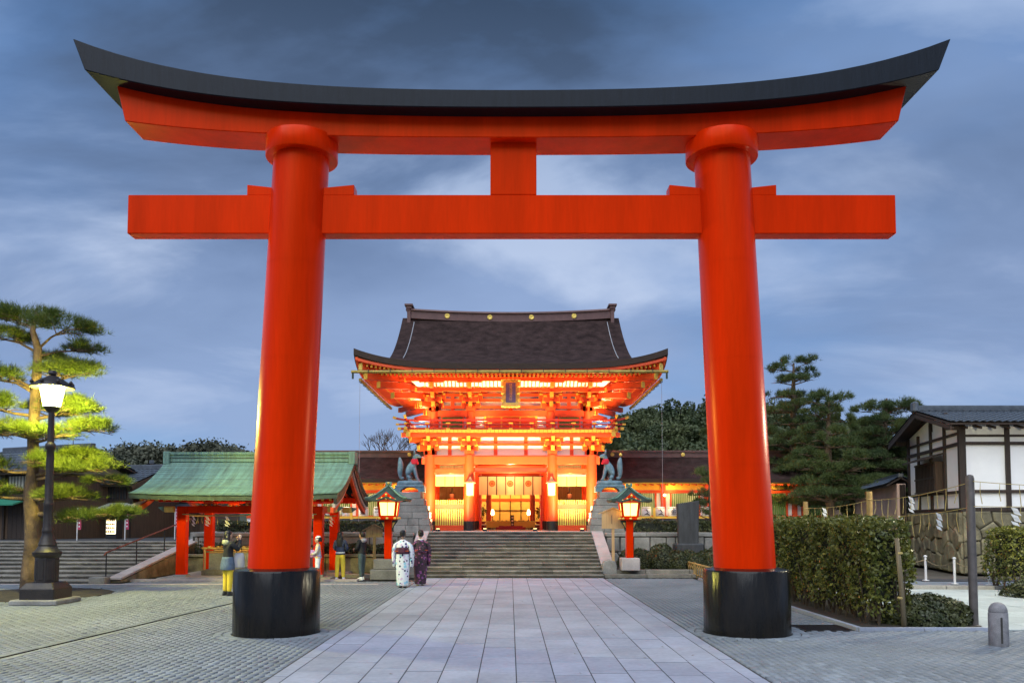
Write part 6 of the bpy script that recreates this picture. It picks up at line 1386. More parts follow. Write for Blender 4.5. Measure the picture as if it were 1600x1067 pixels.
bo = thing('stone_bollard', 'short round-topped grey granite bollard on the paving', 'bollard', (7.60, 12.50, 0)); MB().lathe([(0.135, 0), (0.14, 0.02), (0.138, 0.50), (0.128, 0.515), (0.134, 0.53), (0.125, 0.58), (0.095, 0.635), (0.05, 0.665), (0.01, 0.672)], 0, 0, 32).build('shaft', 'granite', bo, smooth=True)
MB().box(-0.03, -0.137, 0.25, 0.030, 0.012, 0.40).build('groove', 'mortar', bo, bevel=0.004)
bp_ = [(8.9, 24.0, 2.5), (9.02, 20.0, 2.66)]
for i, (x, y, z) in enumerate(bp_):
    t = thing('bamboo_post', f'bamboo rope post behind the hedge, {"farther" if i == 0 else "nearer"} one', 'post', (x, y, 0)); MB().tube([(0, 0, 0), (0, 0, z)], 0.075, 10).build('culm', 'bamboo', t, smooth=True)
    for k in range(5): MB().lathe([(0.075, -0.015), (0.082, 0), (0.075, 0.015)], 0, 0, 10).build('node', 'bamboo', t, loc=(0, 0, z - 0.2 - k * 0.42))
straw_rope('straw_rope', 'upper straw rope with tassels sloping from the bamboo posts to the brown pole', [(8.9, 23.95, 2.30), (9.0, 19.95, 2.44), (8.55, 14.68, 2.66), (12.2, 15.4, 2.62)], 0, 0.42, (0.10, 0.50), (9, 20, 2.3), r=0.007, drop=0.36, h=0.36)
straw_rope('straw_rope', 'lower straw rope with zigzag paper streamers behind the hedge', [(8.9, 23.93, 2.02), (9.0, 19.93, 2.06), (8.55, 14.66, 2.20), (12.2, 15.4, 2.34)], 0, 0.42, (0.20, 0.33, 0.455, 0.60, 0.78, 0.93), (9, 20, 2.0), r=0.007, drop=0.38, h=0.36)
SP = [(12.0, 26.3), (13.14, 25.30), (13.30, 23.95), (14.12, 23.60), (15.6, 23.0)]
for i, (x, y) in enumerate(SP):
    t = thing('rope_stanchion', f'short pale post carrying a slack rope, {ords[i]} from the hedge', 'post', (x, y, 0.04), 0, 'rope stanchions on the right forecourt'); MB().lathe([(0.10, 0), (0.10, 0.02), (0.036, 0.03), (0.036, 0.74), (0.055, 0.75), (0.055, 0.78), (0.02, 0.80)], 0, 0, 12).build('shaft', 'pole', t, smooth=True)
for i, (a, c) in enumerate(zip(SP, SP[1:])):
    t = thing('barrier_rope', f'slack brown rope between the {ords[i]} and {ords[i + 1]} pale posts', 'rope', (a[0], a[1], 0.7)); A, Cc = Vector((0, 0, 0)), Vector((c[0] - a[0], c[1] - a[1], 0)); MB().tube([A.lerp(Cc, k / 10) - Vector((0, 0, 0.9 * 0.3 * (k / 10) * (1 - k / 10) * 4 * 0.6)) for k in range(11)], 0.016, 6).build('cord', 'wood_old', t, smooth='all')
# ================================================================ WHITE STOREHOUSE ON STONE BASE
A0 = Vector((16.3, 28.75, 0)); SHR = 0.20
HB = thing('foundation_wall', 'fitted stone base wall under the white storehouse', 'stone wall', A0)
def sbx(b, a0, a1, b0, b1, z0, z1, mi=0):
    p = lambda a, c, z: (a + SHR * c, c, z)
    return b.add([p(a0, b0, z0), p(a1, b0, z0), p(a1, b1, z0), p(a0, b1, z0), p(a0, b0, z1), p(a1, b0, z1), p(a1, b1, z1), p(a0, b1, z1)], [(0, 3, 2, 1), (4, 5, 6, 7), (0, 1, 5, 4), (1, 2, 6, 5), (2, 3, 7, 6), (3, 0, 4, 7)], mi)
sbx(MB(), 0.03, 9.0, 0.03, 12.0, 0, 2.24).build('wall_core', 'mortar', HB)
masonry(HB, (0, 0, 0), (1, 0), 9.0, 0.0, 2.26, 4, 0.70, 'stone_y', seed=21, gap=0.035, proud=0.09, poly=True); masonry(HB, (SHR * 12, 12, 0), (-SHR, -1), 12.2, 0.0, 2.26, 4, 0.70, 'stone_y', seed=22, gap=0.035, proud=0.09, poly=True)
HS = thing('storehouse', 'white-walled storehouse with dark timbers and grey tiled roof', 'house', A0 + Vector((0.02, 0.02, 2.26)))
D_ = 6.4; HE = 3.22; HR = 3.96
b = MB(); sbx(b, 0.05, 9.0, 0.05, D_ - 0.05, 0.0, HE); b.build('wall', 'plaster', HS)
for s_ in (0.0,):
    g = MB(); p = lambda c, z, a: (a + SHR * c, c, z); g.add([p(0.05, HE, 0.05), p(D_ - 0.05, HE, 0.05), p(D_ / 2, HR - 0.15, 0.05), p(0.05, HE, 0.25), p(D_ - 0.05, HE, 0.25), p(D_ / 2, HR - 0.15, 0.25)], [(0, 1, 2), (3, 5, 4), (0, 3, 4, 1), (1, 4, 5, 2), (2, 5, 3, 0)]); g.build('gable_wall', 'plaster', HS)
def beam(a0, a1, b0, b1, z0, z1, nm='timber'): sbx(MB(), a0, a1, b0, b1, z0, z1).build(nm, 'wood_dk', HS)
for k in range(6): beam(-0.06 + 1.68 * k, (0.18 if k == 0 else 0.10) + 1.68 * k, -0.06, 0.14, 0.0, HE, 'post')
for z, h in ((0.0, 0.14), (0.66, 0.12), (2.40, 0.12), (2.70, 0.08)): beam(-0.03, 9.0, -0.035, 0.10, z, z + h, 'rail')
for c in (1.6, 3.2, 4.8, 6.2): beam(-0.05, 0.12, c, c + 0.12, 0.0, HE + (0.3 if c < 4 else 0), 'post')
for z, h in ((0.0, 0.12), (0.66, 0.10), (2.40, 0.12), (2.80, 0.09)): beam(-0.04, 0.10, 0.10, D_, z, z + h, 'rail')
beam(-0.05, 0.10, D_ / 2 - 0.09, D_ / 2 + 0.09, HE, HR - 0.25, 'post'); beam(-0.04, 0.10, 1.5, D_ - 1.5, HE + 0.45, HE + 0.56, 'rail')
lw = MB(); sbx(lw, -0.30, 0.02, 1.9, 4.4, 0.75, 1.95); lwo = lw.build('lattice_window', 'wood_br', HS)
for k in range(14): sbx(MB(), -0.34, -0.30, 1.95 + k * 0.175, 2.02 + k * 0.175, 0.80, 1.90).build('lattice_bar', 'wood_dk', lwo)
for z in (0.78, 1.32, 1.90): sbx(MB(), -0.345, -0.305, 1.9, 4.4, z - 0.03, z + 0.03).build('lattice_rail', 'wood_dk', lwo)
hd_ = MB(); hd_.add([(-0.75 + SHR * 1.7, 1.7, 1.98), (-0.75 + SHR * 4.7, 4.7, 1.98), (0.0 + SHR * 4.7, 4.7, 2.22), (0.0 + SHR * 1.7, 1.7, 2.22), (-0.75 + SHR * 1.7, 1.7, 2.03), (-0.75 + SHR * 4.7, 4.7, 2.03), (0.0 + SHR * 4.7, 4.7, 2.28), (0.0 + SHR * 1.7, 1.7, 2.28)], [(0, 3, 2, 1), (4, 5, 6, 7), (0, 1, 5, 4), (1, 2, 6, 5), (2, 3, 7, 6), (3, 0, 4, 7)]); hd_.build('window_hood', 'wood_dk', HS)
ov, og = 0.80, 0.62
e = lambda a, c, z: (a + SHR * c, c, z)
slope = (HR - HE) / (D_ / 2)
rfh = tile_roof(HS, e(-og, -ov, HE + 0.08 - ov * slope), e(9.2, -ov, HE + 0.08 - ov * slope), e(-og, D_ / 2, HR + 0.08), e(9.2, D_ / 2, HR + 0.08), 11)
tile_roof(HS, e(-og, D_ + ov, HE + 0.08 - ov * slope), e(9.2, D_ + ov, HE + 0.08 - ov * slope), e(-og, D_ / 2, HR + 0.08), e(9.2, D_ / 2, HR + 0.08), 6)
for k in range(3): b = MB(); sbx(b, -og, 9.2, D_ / 2 - 0.20 + k * 0.03, D_ / 2 + 0.20 - k * 0.03, HR + 0.12 + k * 0.07, HR + 0.185 + k * 0.07); b.build('ridge_tiles', 'tile', rfh)
b = MB(); sbx(b, -og - 0.12, -og + 0.10, D_ / 2 - 0.25, D_ / 2 + 0.25, HR + 0.05, HR + 0.48); b.build('ridge_end', 'tile', rfh, bevel=0.06)
for c0, c1 in ((-ov, D_ / 2), (D_ + ov, D_ / 2)): MB().bar(e(-og + 0.02, c0, HE - 0.10 - ov * slope), e(-og + 0.02, c1, HR - 0.10), 0.06, 0.15).build('bargeboard', 'wood_dk', rfh)
for k in range(20):
    a = -0.5 + k * 0.5; MB().bar(e(a, -ov + 0.08, HE - 0.09 - ov * slope), e(a, 0.2, HE - 0.06), 0.06, 0.08).build('rafter', 'wood_dk', rfh)
for c in (0.0, D_ / 2, D_): MB().bar(e(-og + 0.1, c, (HR if c == D_ / 2 else HE) - 0.18), e(0.1, c, (HR if c == D_ / 2 else HE) - 0.18), 0.16, 0.18).build('purlin_end', 'wood_dk', rfh)
# low plastered precinct wall running back to the left
TW = thing('tiled_wall', 'long ochre plaster wall with tiled coping running back behind the pines', 'wall', (17.3, 35.2, 0)); dx_, dy_ = 7.0, 25.0
u = Vector((dx_, dy_, 0)); nrm = Vector((-dy_, dx_, 0)).normalized()
MB().bar((0, 0, 1.8), (dx_, dy_, 1.8), 0.35, 3.5).build('wall', 'wall_pink', TW)
for s in (-1, 1): a, c = Vector((0, 0, 0)), u; tile_roof(TW, a + nrm * s * 0.6 + Vector((0, 0, 3.50)), c + nrm * s * 0.6 + Vector((0, 0, 3.50)), a + Vector((0, 0, 3.86)), c + Vector((0, 0, 3.86)), 3, 'coping')
MB().bar((0, 0, 3.93), (dx_, dy_, 3.93), 0.22, 0.16).build('ridge_tiles', 'tile', TW)
for k in range(9): q = u * (k / 8); MB().box(q.x - nrm.x * 0 , q.y, 1.8, 0.14, 0.42, 3.4).build('post', 'wood_dk', TW)
# ================================================================ TREES RIGHT
def layered(seed, z0, z1, n, r0, r1, dx=0.0, th=0.30):
    r_ = random.Random(seed); L = []
    for k in range(n):
        f = k / (n - 1); z = z0 + (z1 - z0) * f; rad = r0 + (r1 - r0) * f; m = 5 if rad > 1.2 else 4
        a0 = r_.uniform(0, 6.28)
        for j in range(m): a = a0 + j * 6.28 / m + r_.uniform(-0.4, 0.4); d = rad * r_.uniform(0.45, 0.8); pr = max(0.42, rad * r_.uniform(0.38, 0.55)); L.append((d * math.cos(a) + dx, d * math.sin(a), z + r_.uniform(-0.18, 0.18), pr, pr, th * r_.uniform(0.8, 1.2), z - 0.2))
    L.append((dx, 0, z1 + 0.25, 0.55, 0.55, 0.3, z1 - 0.1)); return L
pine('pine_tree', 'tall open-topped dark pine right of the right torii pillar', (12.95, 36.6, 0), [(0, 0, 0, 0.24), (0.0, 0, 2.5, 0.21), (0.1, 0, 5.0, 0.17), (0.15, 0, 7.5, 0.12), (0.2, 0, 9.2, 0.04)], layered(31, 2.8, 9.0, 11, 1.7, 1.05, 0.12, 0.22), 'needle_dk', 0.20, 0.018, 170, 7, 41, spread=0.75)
pine('pine_tree', 'broad layered garden pine in front of the ochre wall', (13.45, 33.6, 0), [(0, 0, 0, 0.22), (0.05, 0, 2.5, 0.18), (0.0, 0, 5.0, 0.14), (0.1, 0, 7.0, 0.04)], layered(32, 2.9, 6.9, 8, 1.7, 0.95, 0.0, 0.24), 'needle_dk', 0.20, 0.018, 170, 7, 42, spread=0.75)
pine('pine_tree', 'wide rounded pine behind the layered garden pine', (21.9, 46.0, 0), [(0, 0, 0, 0.28), (0, 0, 3.8, 0.22), (-0.2, 0, 6.5, 0.15), (0, 0, 9.0, 0.05)], layered(33, 3.6, 8.3, 8, 2.7, 1.8, 0.0, 0.36), 'needle_dk', 0.22, 0.020, 150, 7, 43, spread=0.8)
pine('pine_tree', 'small pine beside the black monument, half behind the right pillar', (7.95, 31.75, 1.45), [(0, 0, 0, 0.09), (0.05, 0, 0.8, 0.07), (0.0, 0, 1.6, 0.05), (0, 0, 2.3, 0.02)], layered(34, 0.7, 2.1, 4, 0.85, 0.4, 0.0, 0.16), 'needle_dk', 0.16, 0.015, 190, 7, 44, spread=0.7)
pine('pine_tree', 'dark pine showing over the corridor roof beside the right pillar', (10.9, 41.5, 1.4), [(0, 0, 0, 0.2), (0, 0, 3, 0.15), (0, 0, 5.2, 0.05)], layered(35, 1.6, 5.0, 6, 1.5, 0.8, 0.0, 0.26), 'needle_dk', 0.20, 0.020, 150, 7, 45, spread=0.75)
def broad_mesh(seed, R_, Hh, n, size):
    r_ = np.random.default_rng(seed); nc = 34; c = r_.normal(size=(nc, 3)); c = c / np.linalg.norm(c, axis=1, keepdims=True) * r_.uniform(0.45, 0.86, (nc, 1)); c *= np.array([R_, R_, Hh * 0.42]); c[:, 2] += Hh * 0.58
    k = r_.integers(0, nc, n); d = r_.normal(size=(n, 3)); d /= np.linalg.norm(d, axis=1, keepdims=True); rr = R_ * r_.uniform(0.24, 0.40, nc)[k][:, None]
    P = c[k] + d * rr * np.array([1, 1, 0.75]) * r_.uniform(0.8, 1.05, (n, 1)); return leaf_mesh('crown', P, size, 0.7, d, 0.6)
def limbs(R_, Hh, r0):
    b = MB(); b.tube([(0, 0, -0.5), (0.05, 0, Hh * 0.25), (0, 0.05, Hh * 0.6), (0, 0, Hh * 0.85)], [r0, r0 * 0.8, r0 * 0.45, r0 * 0.1], 8)
    for k in range(7): a = k * 2.4; b.tube([(0, 0, Hh * (0.28 + 0.05 * k)), (R_ * 0.35 * math.cos(a), R_ * 0.35 * math.sin(a), Hh * (0.42 + 0.05 * k)), (R_ * 0.7 * math.cos(a), R_ * 0.7 * math.sin(a), Hh * (0.5 + 0.05 * k))], [r0 * 0.4, r0 * 0.28, r0 * 0.08], 6)
    return b
CR = [broad_mesh(51 + k, 2.3, 5.4, 8000, 0.21) for k in range(4)]
for c in CR: c.materials.append(M['leaf_oak'])
TR_ = limbs(2.3, 5.4, 0.22).mesh('trunk'); TR_.materials.append(M['twig'])
tr_i = 0
def hill_tree(x, y, s, zoff=0.0, lab=None, gr='evergreen trees on the wooded hillside'):
    global tr_i
    t = thing('broadleaf_tree', lab or 'dense round evergreen tree on the wooded hillside behind the corridor', 'tree', (x, y, h_right(x, y) + zoff), random.uniform(0, 6.28), gr); t.scale = (s, s, s * random.uniform(0.9, 1.15))
    inst('crown', CR[tr_i % 4], t, (0, 0, 0)); inst('trunk', TR_, t, (0, 0, 0)); tr_i += 1
for j, y in enumerate((57, 62, 67, 72, 78)):
    n_ = 15; cnt = 0
    for i in range(n_):
        x = 6.0 + i * 2.9 + (j % 2) * 1.4 + random.uniform(-0.7, 0.7)
        if x > y * 0.52 or (y < 60 and x > 22): continue
        hill_tree(x, y + random.uniform(-1.5, 1.5), random.uniform(0.85, 1.25), lab=f'round evergreen on the hillside behind the corridor, {("first", "second", "third", "fourth", "rearmost")[j]} row, {(ords + ["eighth", "ninth", "tenth", "eleventh", "twelfth", "thirteenth", "fourteenth", "fifteenth"])[cnt]} from the gate side'); cnt += 1
for k, (x, y, s, lab) in enumerate(((15.6, 47, 1.25, 'bushy evergreen tree between the tall pine and the wide pine'), (21.5, 49, 1.2, 'evergreen tree behind the ochre wall near the storehouse gable'), (15.3, 43.0, 0.60, 'low leafy shrub tree between the garden pine and ochre wall'), (24.5, 46, 1.0, 'evergreen tree rising just behind the storehouse roof end'))):
    hill_tree(x, y, s, lab=lab, gr=None)
# bare tree behind the left corridor
bt = thing('bare_tree', 'leafless tree behind the left corridor roof', 'tree', (-7.2, 47.0, 1.4)); b = MB(); rb = random.Random(5)
def grow(p, d, L, r, lv):
    q = p + d * L; b.tube([p, p.lerp(q, 0.5) + Vector((rb.uniform(-1, 1), rb.uniform(-1, 1), 0)) * L * 0.05, q], [r, r * 0.8, r * 0.6], 5, cap=False)
    if lv: 
        for k in range(3): grow(q, (d + Vector((rb.uniform(-0.8, 0.8), rb.uniform(-0.8, 0.8), rb.uniform(-0.1, 0.5)))).normalized(), L * rb.uniform(0.6, 0.8), r * 0.6, lv - 1)
grow(Vector((0, 0, 0)), Vector((0, 0, 1)), 1.9, 0.12, 5); b.build('branches', 'twig', bt)
hill_tree(-5.4, 49.0, 0.78, 0.6, 'small dark evergreen beside the leafless tree', None)

# ================================================================ PEOPLE
def hand(V, E_, wrist_i, p, d, sp, s=1.0):
    """palm and five fingers grown from a wrist vertex; d = pointing direction, sp = spread axis"""
    d = Vector(d).normalized(); sp = Vector(sp).normalized(); p = Vector(p); nn_ = d.cross(sp)
    i0 = len(V); c = p + d * 0.05 * s; V.append((*c, (0.026 * s, 0.020 * s))); E_.append((wrist_i, i0))
    for k, (o, L) in enumerate(((-0.028, 0.070), (-0.010, 0.080), (0.009, 0.076), (0.026, 0.060))):
        j = len(V); a = c + d * 0.03 + sp * o; m = a + d * L * 0.5 + nn_ * 0.006; e = a + d * L * 0.9 + nn_ * 0.022
        V.extend([(*a, 0.010), (*m, 0.009), (*e, 0.007)]); E_.extend([(i0, j), (j, j + 1), (j + 1, j + 2)])
    j = len(V); a = c - sp * 0.032 - d * 0.01; m = a - sp * 0.022 + d * 0.025; e = m + d * 0.03 - sp * 0.004; V.extend([(*a, 0.012), (*m, 0.011), (*e, 0.008)]); E_.extend([(i0, j), (j, j + 1), (j + 1, j + 2)])
def ell(cx, cy, z, rx, ry, n=20, rot=0.0): return [(cx + rx * math.cos(2 * math.pi * a / n) * math.cos(rot) - ry * math.sin(2 * math.pi * a / n) * math.sin(rot), cy + rx * math.cos(2 * math.pi * a / n) * math.sin(rot) + ry * math.sin(2 * math.pi * a / n) * math.cos(rot), z) for a in range(n)]
def head(t, x, y, z, hairm='hair', back=True, long=False, bun=False, h=0.21):
    """local +y is the way the person faces"""
    b = MB(); b.rings([ell(x, y + dy, z + q * h, r, r * ry, 18) for q, r, ry, dy in ((0.0, 0.035, 1.1, 0.025), (0.10, 0.055, 1.15, 0.018), (0.28, 0.068, 1.18, 0.01), (0.5, 0.075, 1.22, 0.0), (0.72, 0.075, 1.22, -0.005), (0.88, 0.058, 1.2, -0.01), (0.97, 0.03, 1.1, -0.01), (1.0, 0.008, 1.0, -0.01))])
    b.add(*nose(x, y + 0.086, z + 0.40 * h)); hd = b.build('head', 'skin', t, smooth='all')
    for e in (-1, 1):
        MB().lathe([(0.004, -0.012), (0.012, 0), (0.004, 0.012)], 0, 0, 8).build('ear', 'skin', hd, loc=(x + e * 0.078, y - 0.005, z + 0.45 * h), smooth='all')
        MB().lathe([(0.003, -0.006), (0.011, 0), (0.003, 0.006)], x + e * 0.030, y + 0.082, 8).build('eye', 'ink', hd, loc=(0, 0, z + 0.52 * h))
    MB().box(x, y + 0.082, z + 0.20 * h, 0.04, 0.008, 0.010).build('mouth', 'crest', hd)
    b = MB(); b.rings([ell(x, y - 0.018 + dy, z + q * h, r, r * 1.16, 18) for q, r, dy in ((0.18, 0.062, -0.030), (0.35, 0.080, -0.022), (0.55, 0.086, -0.014), (0.75, 0.088, -0.006), (0.95, 0.074, 0.0), (1.06, 0.045, 0.0), (1.09, 0.01, 0.0))])
    if bun: b.rings([ell(x, y - 0.075 + dy, z + q, r, r, 14) for q, r, dy in ((0.09, 0.02, 0), (0.11, 0.055, 0), (0.15, 0.068, 0), (0.19, 0.055, 0), (0.215, 0.02, 0))])
    if long: b.rings([ell(x, y - 0.055, z + q, rx, ry, 16) for q, rx, ry in ((0.15, 0.085, 0.06), (0.02, 0.105, 0.065), (-0.12, 0.12, 0.062), (-0.28, 0.13, 0.055), (-0.34, 0.10, 0.03))])
    b.build('hair', hairm, t, smooth='all')
def nose(x, y, z): return ([(x - 0.013, y, z - 0.02), (x + 0.013, y, z - 0.02), (x, y + 0.024, z - 0.015), (x, y + 0.002, z + 0.035)], [(0, 1, 2), (0, 2, 3), (2, 1, 3), (0, 3, 1)])
def kimono(label, loc, rz, mat, obim, bag):
    t = thing('person', label, 'person', loc, rz)
    # body under the robe: neck, shoulders, arms, hands, shins, feet
    V = [(0, 0, 0.95, 0.10), (0, 0, 1.15, 0.10), (0, 0, 1.29, 0.08), (0, 0, 1.36, 0.045), (0, 0.01, 1.42, 0.045)]; E_ = chain(5)
    for e in (-1, 1):
        i = len(V); V.extend([(e * 0.14, 0, 1.28, 0.05), (e * 0.22, 0.0, 1.06, 0.04), (e * 0.20, 0.10, 0.88, 0.032), (e * 0.17, 0.17, 0.84, 0.024)]); E_.append((2, i)); E_.extend(chain(4, i)); hand(V, E_, i + 3, (e * 0.17, 0.17, 0.84), (-0.1 * e, 0.5, -0.5), (e * 0.3, 0.5, 0.5))
        j = len(V); V.extend([(e * 0.06, 0, 0.82, 0.075), (e * 0.06, 0.0, 0.45, 0.055), (e * 0.06, 0, 0.07, 0.032), (e * 0.07, 0.10, 0.035, 0.03)]); E_.append((0, j)); E_.extend(chain(4, j))
    skin('body', V, E_, 'skin', t, 1)
    MB().rings([ell(0, y, z, rx, ry, 24) for rx, ry, z, y in ((0.165, 0.13, 0.055, 0), (0.17, 0.135, 0.08, 0), (0.185, 0.14, 0.30, 0), (0.20, 0.15, 0.55, 0), (0.205, 0.155, 0.80, -0.01), (0.185, 0.145, 0.98, 0), (0.185, 0.14, 1.10, 0), (0.205, 0.135, 1.20, 0), (0.20, 0.115, 1.28, 0), (0.13, 0.09, 1.33, -0.01), (0.065, 0.06, 1.365, -0.02), (0.055, 0.05, 1.36, -0.02))]).build('kimono', mat, t, smooth='all')
    for e in (-1, 1):
        MB().rings([[(e * x + w * dx_, y + dy_, z + h * dz_) for dx_, dy_, dz_ in ((-0.5, -d, 0.5), (0.5, -d, 0.5), (0.5, -d, -0.5), (-0.5, -d, -0.5), (-0.5, d, -0.5), (0.5, d, -0.5), (0.5, d, 0.5), (-0.5, d, 0.5))] if False else
                    [(e * x + 0.5 * w * math.cos(a * math.pi / 8), y + d * math.sin(a * math.pi / 8), z + 0.5 * h * (math.sin(a * math.pi / 8) * 0.0) ) for a in range(16)]
                    for x, y, z, w, h, d in ((0.13, 0, 1.305, 0.10, 0, 0.07), (0.20, 0.0, 1.24, 0.13, 0, 0.10), (0.245, 0.02, 1.10, 0.14, 0, 0.12), (0.265, 0.05, 0.95, 0.13, 0, 0.14), (0.265, 0.06, 0.80, 0.11, 0, 0.15), (0.255, 0.06, 0.62, 0.10, 0, 0.15), (0.25, 0.06, 0.58, 0.06, 0, 0.12))]).build('sleeve', mat, t, smooth='all')
    ob2 = MB().rings([ell(0, 0, z, rx, ry, 24) for rx, ry, z in ((0.185, 0.146, 0.955), (0.197, 0.154, 0.97), (0.197, 0.152, 1.13), (0.187, 0.146, 1.15))]).build('obi', obim, t, smooth='all')
    k = MB(); k.box(0, -0.18, 1.07, 0.20, 0.09, 0.17); k.build('obi_knot', obim, ob2, bevel=0.03, seg=2); MB().box(0.0, -0.158, 1.05, 0.40, 0.012, 0.03).build('obi_cord', 'crest', ob2)
    MB().rings([ell(0, -0.02, z, rx, ry, 18) for rx, ry, z in ((0.085, 0.075, 1.335), (0.075, 0.068, 1.375), (0.062, 0.058, 1.37))], cap=False).build('collar', 'white', t, smooth='all')
    head(t, 0, 0.0, 1.42, bun=True)
    for e in (-1, 1):
        MB().rings([ell(e * 0.07, 0.03, z, 0.042, 0.115, 16) for z in (0.0, 0.035)]).build('sandal', 'wood_old' if mat == 'kim_plum' else 'black', t); MB().rings([ell(e * 0.07, 0.02 + dy, z, rx, ry, 14) for z, rx, ry, dy in ((0.035, 0.036, 0.10, 0), (0.06, 0.036, 0.09, 0), (0.09, 0.032, 0.05, -0.03), (0.13, 0.03, 0.035, -0.04))]).build('sock', 'white', t, smooth='all')
    return t
kimono('woman seen from behind in white kimono with blue flowers and plum sash', (-3.10, 23.1, 0.01), R(-4), 'kim_white', 'obi', True)
kimono('woman seen from behind in dark plum flowered kimono beside the white kimono', (-2.66, 23.75, 0.01), R(14), 'kim_plum', 'kim_plum', False)
bg_ = thing('hand_bag', 'small dark plum handbag held between the two kimono women', 'bag', (-2.83, 23.25, 0.62)); b = MB(); b.rings([ell(0, 0, z, rx, ry, 14) for z, rx, ry in ((0, 0.13, 0.07), (0.02, 0.14, 0.08), (0.15, 0.12, 0.06), (0.21, 0.09, 0.035))]); b.build('pouch', 'obi', bg_, smooth='all'); MB().tube([(-0.07, 0, 0.20), (-0.05, 0, 0.29), (0.0, 0, 0.32), (0.05, 0, 0.29), (0.07, 0, 0.20)], 0.010, 6).build('handle', 'black', bg_, smooth='all')
def person(label, loc, rz, H_, top, trou, shoe, arms='down', long=False, hood=None, hem=None, skirt=None, hat=None, stride=0.0):
    t = thing('person', label, 'person', loc, rz); s = H_ / 1.65; z = lambda v: v * s
    def arm(e):
        if arms == 'photo': return [(e * 0.17, 0, 1.34), (e * 0.24, 0.14, 1.16), (e * 0.12, 0.26, 1.36), (e * 0.06, 0.30, 1.42)], ((-0.2 * e, 0.2, 0.8), (0, 0.6, 0.1))
        if arms == 'front': return [(e * 0.17, 0, 1.34), (e * 0.23, 0.04, 1.08), (e * 0.12, 0.20, 1.02), (e * 0.06, 0.26, 1.03)], ((-0.3 * e, 0.7, 0.1), (0, 0.1, 0.9))
        return [(e * 0.17, 0, 1.34), (e * 0.22, -0.01, 1.08), (e * 0.22, 0.06, 0.86), (e * 0.21, 0.08, 0.80)], ((0, 0.15, -1), (0, 1, 0.1))
    V = [(0, 0, z(0.90), 0.115 * s), (0, -0.01, z(1.08), 0.10 * s), (0, 0, z(1.28), 0.105 * s), (0, 0, z(1.40), 0.048 * s), (0, 0.012, z(1.46), 0.045 * s)]; E_ = chain(5); VA = [(0, 0, z(0.85), (0.165 * s, 0.14 * s)), (0, 0, z(0.96), (0.160 * s, 0.135 * s)), (0, 0, z(1.10), (0.155 * s, 0.13 * s)), (0, 0, z(1.27), (0.150 * s, 0.12 * s)), (0, 0, z(1.39), 0.075 * s)]; EA = chain(5)
    VT = [(0, 0, z(1.02), (0.140 * s, 0.115 * s)), (0, 0, z(0.88), (0.15 * s, 0.12 * s))]; ET = [(0, 1)]
    for e in (-1, 1):
        p, (hd_, hs_) = arm(e); i = len(V); rr = (0.052, 0.040, 0.030, 0.024)
        V.extend([(q[0] * s, q[1] * s, z(q[2]), r * s) for q, r in zip(p, rr)]); E_.append((2, i)); E_.extend(chain(4, i)); hand(V, E_, i + 3, (p[3][0] * s, p[3][1] * s, z(p[3][2])), hd_, hs_, s)
        i = len(VA); VA.extend([(q[0] * s, q[1] * s, z(q[2]), r * s) for q, r in zip(p, (0.078, 0.062, 0.048, 0.042))]); EA.append((3, i)); EA.extend(chain(4, i))
        fy = stride * e; lg = [(e * 0.085, 0, 0.82), (e * 0.095, fy * 0.45 + 0.01, 0.48), (e * 0.10, fy - 0.01, 0.09)]
        i = len(V); V.extend([(q[0] * s, q[1], z(q[2]), r * s) for q, r in zip(lg, (0.08, 0.055, 0.034))] + [(e * 0.105 * s, fy + 0.10, z(0.045), 0.032 * s)]); E_.append((0, i)); E_.extend(chain(4, i))
        i = len(VT); VT.extend([(q[0] * s, q[1], z(q[2]), r * s) for q, r in zip(lg, (0.105, 0.080, 0.062))]); ET.append((1, i)); ET.extend(chain(3, i))
        MB().rings([ell(e * 0.105 * s, fy + 0.05 + dy, zz, rx * s, ry * s, 16) for zz, rx, ry, dy in ((0.0, 0.046, 0.135, 0.0), (0.025, 0.048, 0.138, 0.0), (0.06, 0.044, 0.11, -0.015), (0.10, 0.040, 0.062, -0.055), (0.115, 0.036, 0.05, -0.058))]).build('shoe', shoe, t, smooth='all')
    skin('body', V, E_, 'skin', t, 1); skin('jacket', VA, EA, top, t, 2); skin('trousers', VT, ET, trou, t, 2)
    if hem: MB().rings([ell(0, 0, z(q), r * s, r * 0.82 * s, 20) for q, r in ((0.935, 0.150), (0.94, 0.160), (0.965, 0.163), (0.97, 0.155))]).build('jacket_hem', hem, t, smooth='all')
    if hem: MB().rings([ell(0, 0, z(q), r * s, r * 0.82 * s, 20) for q, r in ((0.885, 0.152), (0.89, 0.163), (0.93, 0.164), (0.935, 0.155))]).build('jacket_band', top, t, smooth='all')
    if skirt: MB().rings([ell(0, -0.01, z(q), rx * s, ry * s, 20) for q, rx, ry in ((0.66, 0.20, 0.165), (0.67, 0.205, 0.17), (0.80, 0.20, 0.165), (0.95, 0.165, 0.14), (0.99, 0.16, 0.13))]).build('skirt', skirt, t, smooth='all')
    if hood: MB().rings([ell(0, -0.07, z(q), rx * s, ry * s, 16) for q, rx, ry in ((1.28, 0.05, 0.03), (1.32, 0.115, 0.07), (1.38, 0.13, 0.085), (1.42, 0.10, 0.07), (1.43, 0.07, 0.05))]).build('hood', hood, t, smooth='all')
    head(t, 0, 0.01, z(1.44), long=long, h=0.215 * s)
    if hat: MB().rings([ell(0, -0.005, z(1.44) + q * s, r * s, r * 1.12 * s, 18) for q, r in ((0.10, 0.098), (0.13, 0.100), (0.20, 0.092), (0.245, 0.06), (0.255, 0.01))]).build('hat', hat, t, smooth='all')
    return t
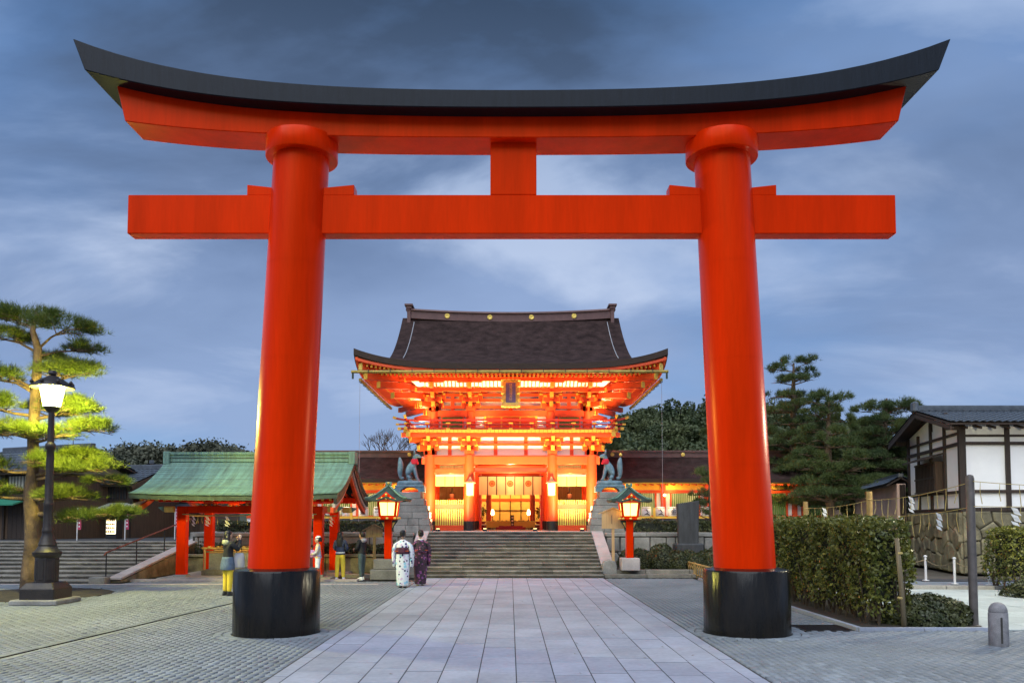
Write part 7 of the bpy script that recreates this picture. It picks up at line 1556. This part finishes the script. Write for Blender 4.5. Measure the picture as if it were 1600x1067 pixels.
person('person in black top and yellow trousers raising a phone beside the left pillar', (-7.30, 20.7, 0), R(-40), 1.66, 'blackc', 'yellowc', 'black', 'photo', long=True, hood='khaki', skirt='denim')
ph = thing('phone', 'small pale phone held up by the visitor in black', 'phone', (-7.105, 20.955, 1.515), R(-40)); MB().box(0, 0, 0, 0.15, 0.012, 0.075).build('case', 'white', ph, bevel=0.005); MB().box(0, -0.008, 0, 0.138, 0.004, 0.066).build('display', 'glass_dk', ph)
tb = thing('shoulder_bag', 'grey patterned tote bag on the arm of the visitor in black', 'bag', (-7.02, 20.72, 0.72)); MB().rings([ell(0, 0, zz, rx, ry, 12) for zz, rx, ry in ((0, 0.14, 0.06), (0.02, 0.16, 0.07), (0.30, 0.13, 0.05), (0.38, 0.10, 0.03))]).build('pouch', 'grey', tb, smooth='all'); MB().tube([(-0.07, 0, 0.36), (-0.05, 0.0, 0.55), (0.0, 0, 0.62), (0.05, 0, 0.55), (0.07, 0, 0.36)], 0.010, 6).build('strap', 'black', tb, smooth='all')
person('long-haired person in navy jacket and yellow trousers by the mossy wall', (-5.47, 25.75, 0), R(-8), 1.56, 'navy', 'yellowc', 'white', 'front', long=True, hem='white', stride=0.04)
person('person in black hooded jacket and white trainers near the wooden notice board', (-4.82, 26.0, 0.0), R(62), 1.56, 'blackc', 'teal', 'white', 'front', hood='grey', stride=0.05)
person('person in white trousers and bright patterned top beside the pavilion post', (-6.02, 25.05, 0), R(100), 1.42, 'multi', 'white', 'white', 'front', hat='white', hem='violet')
sb_ = thing('shoulder_bag', 'violet and pink bag carried in front of the brightly dressed person', 'bag', (-6.22, 25.02, 0.78)); MB().rings([ell(0, 0, zz, rx, ry, 14) for zz, rx, ry in ((0, 0.08, 0.07), (0.03, 0.14, 0.11), (0.14, 0.15, 0.12), (0.22, 0.10, 0.08), (0.24, 0.04, 0.03))]).build('pouch', 'violet', sb_, smooth='all'); MB().tube([(0.0, 0, 0.22), (0.08, 0.03, 0.36), (0.17, 0.03, 0.44)], 0.012, 6).build('strap', 'navy', sb_, smooth='all')
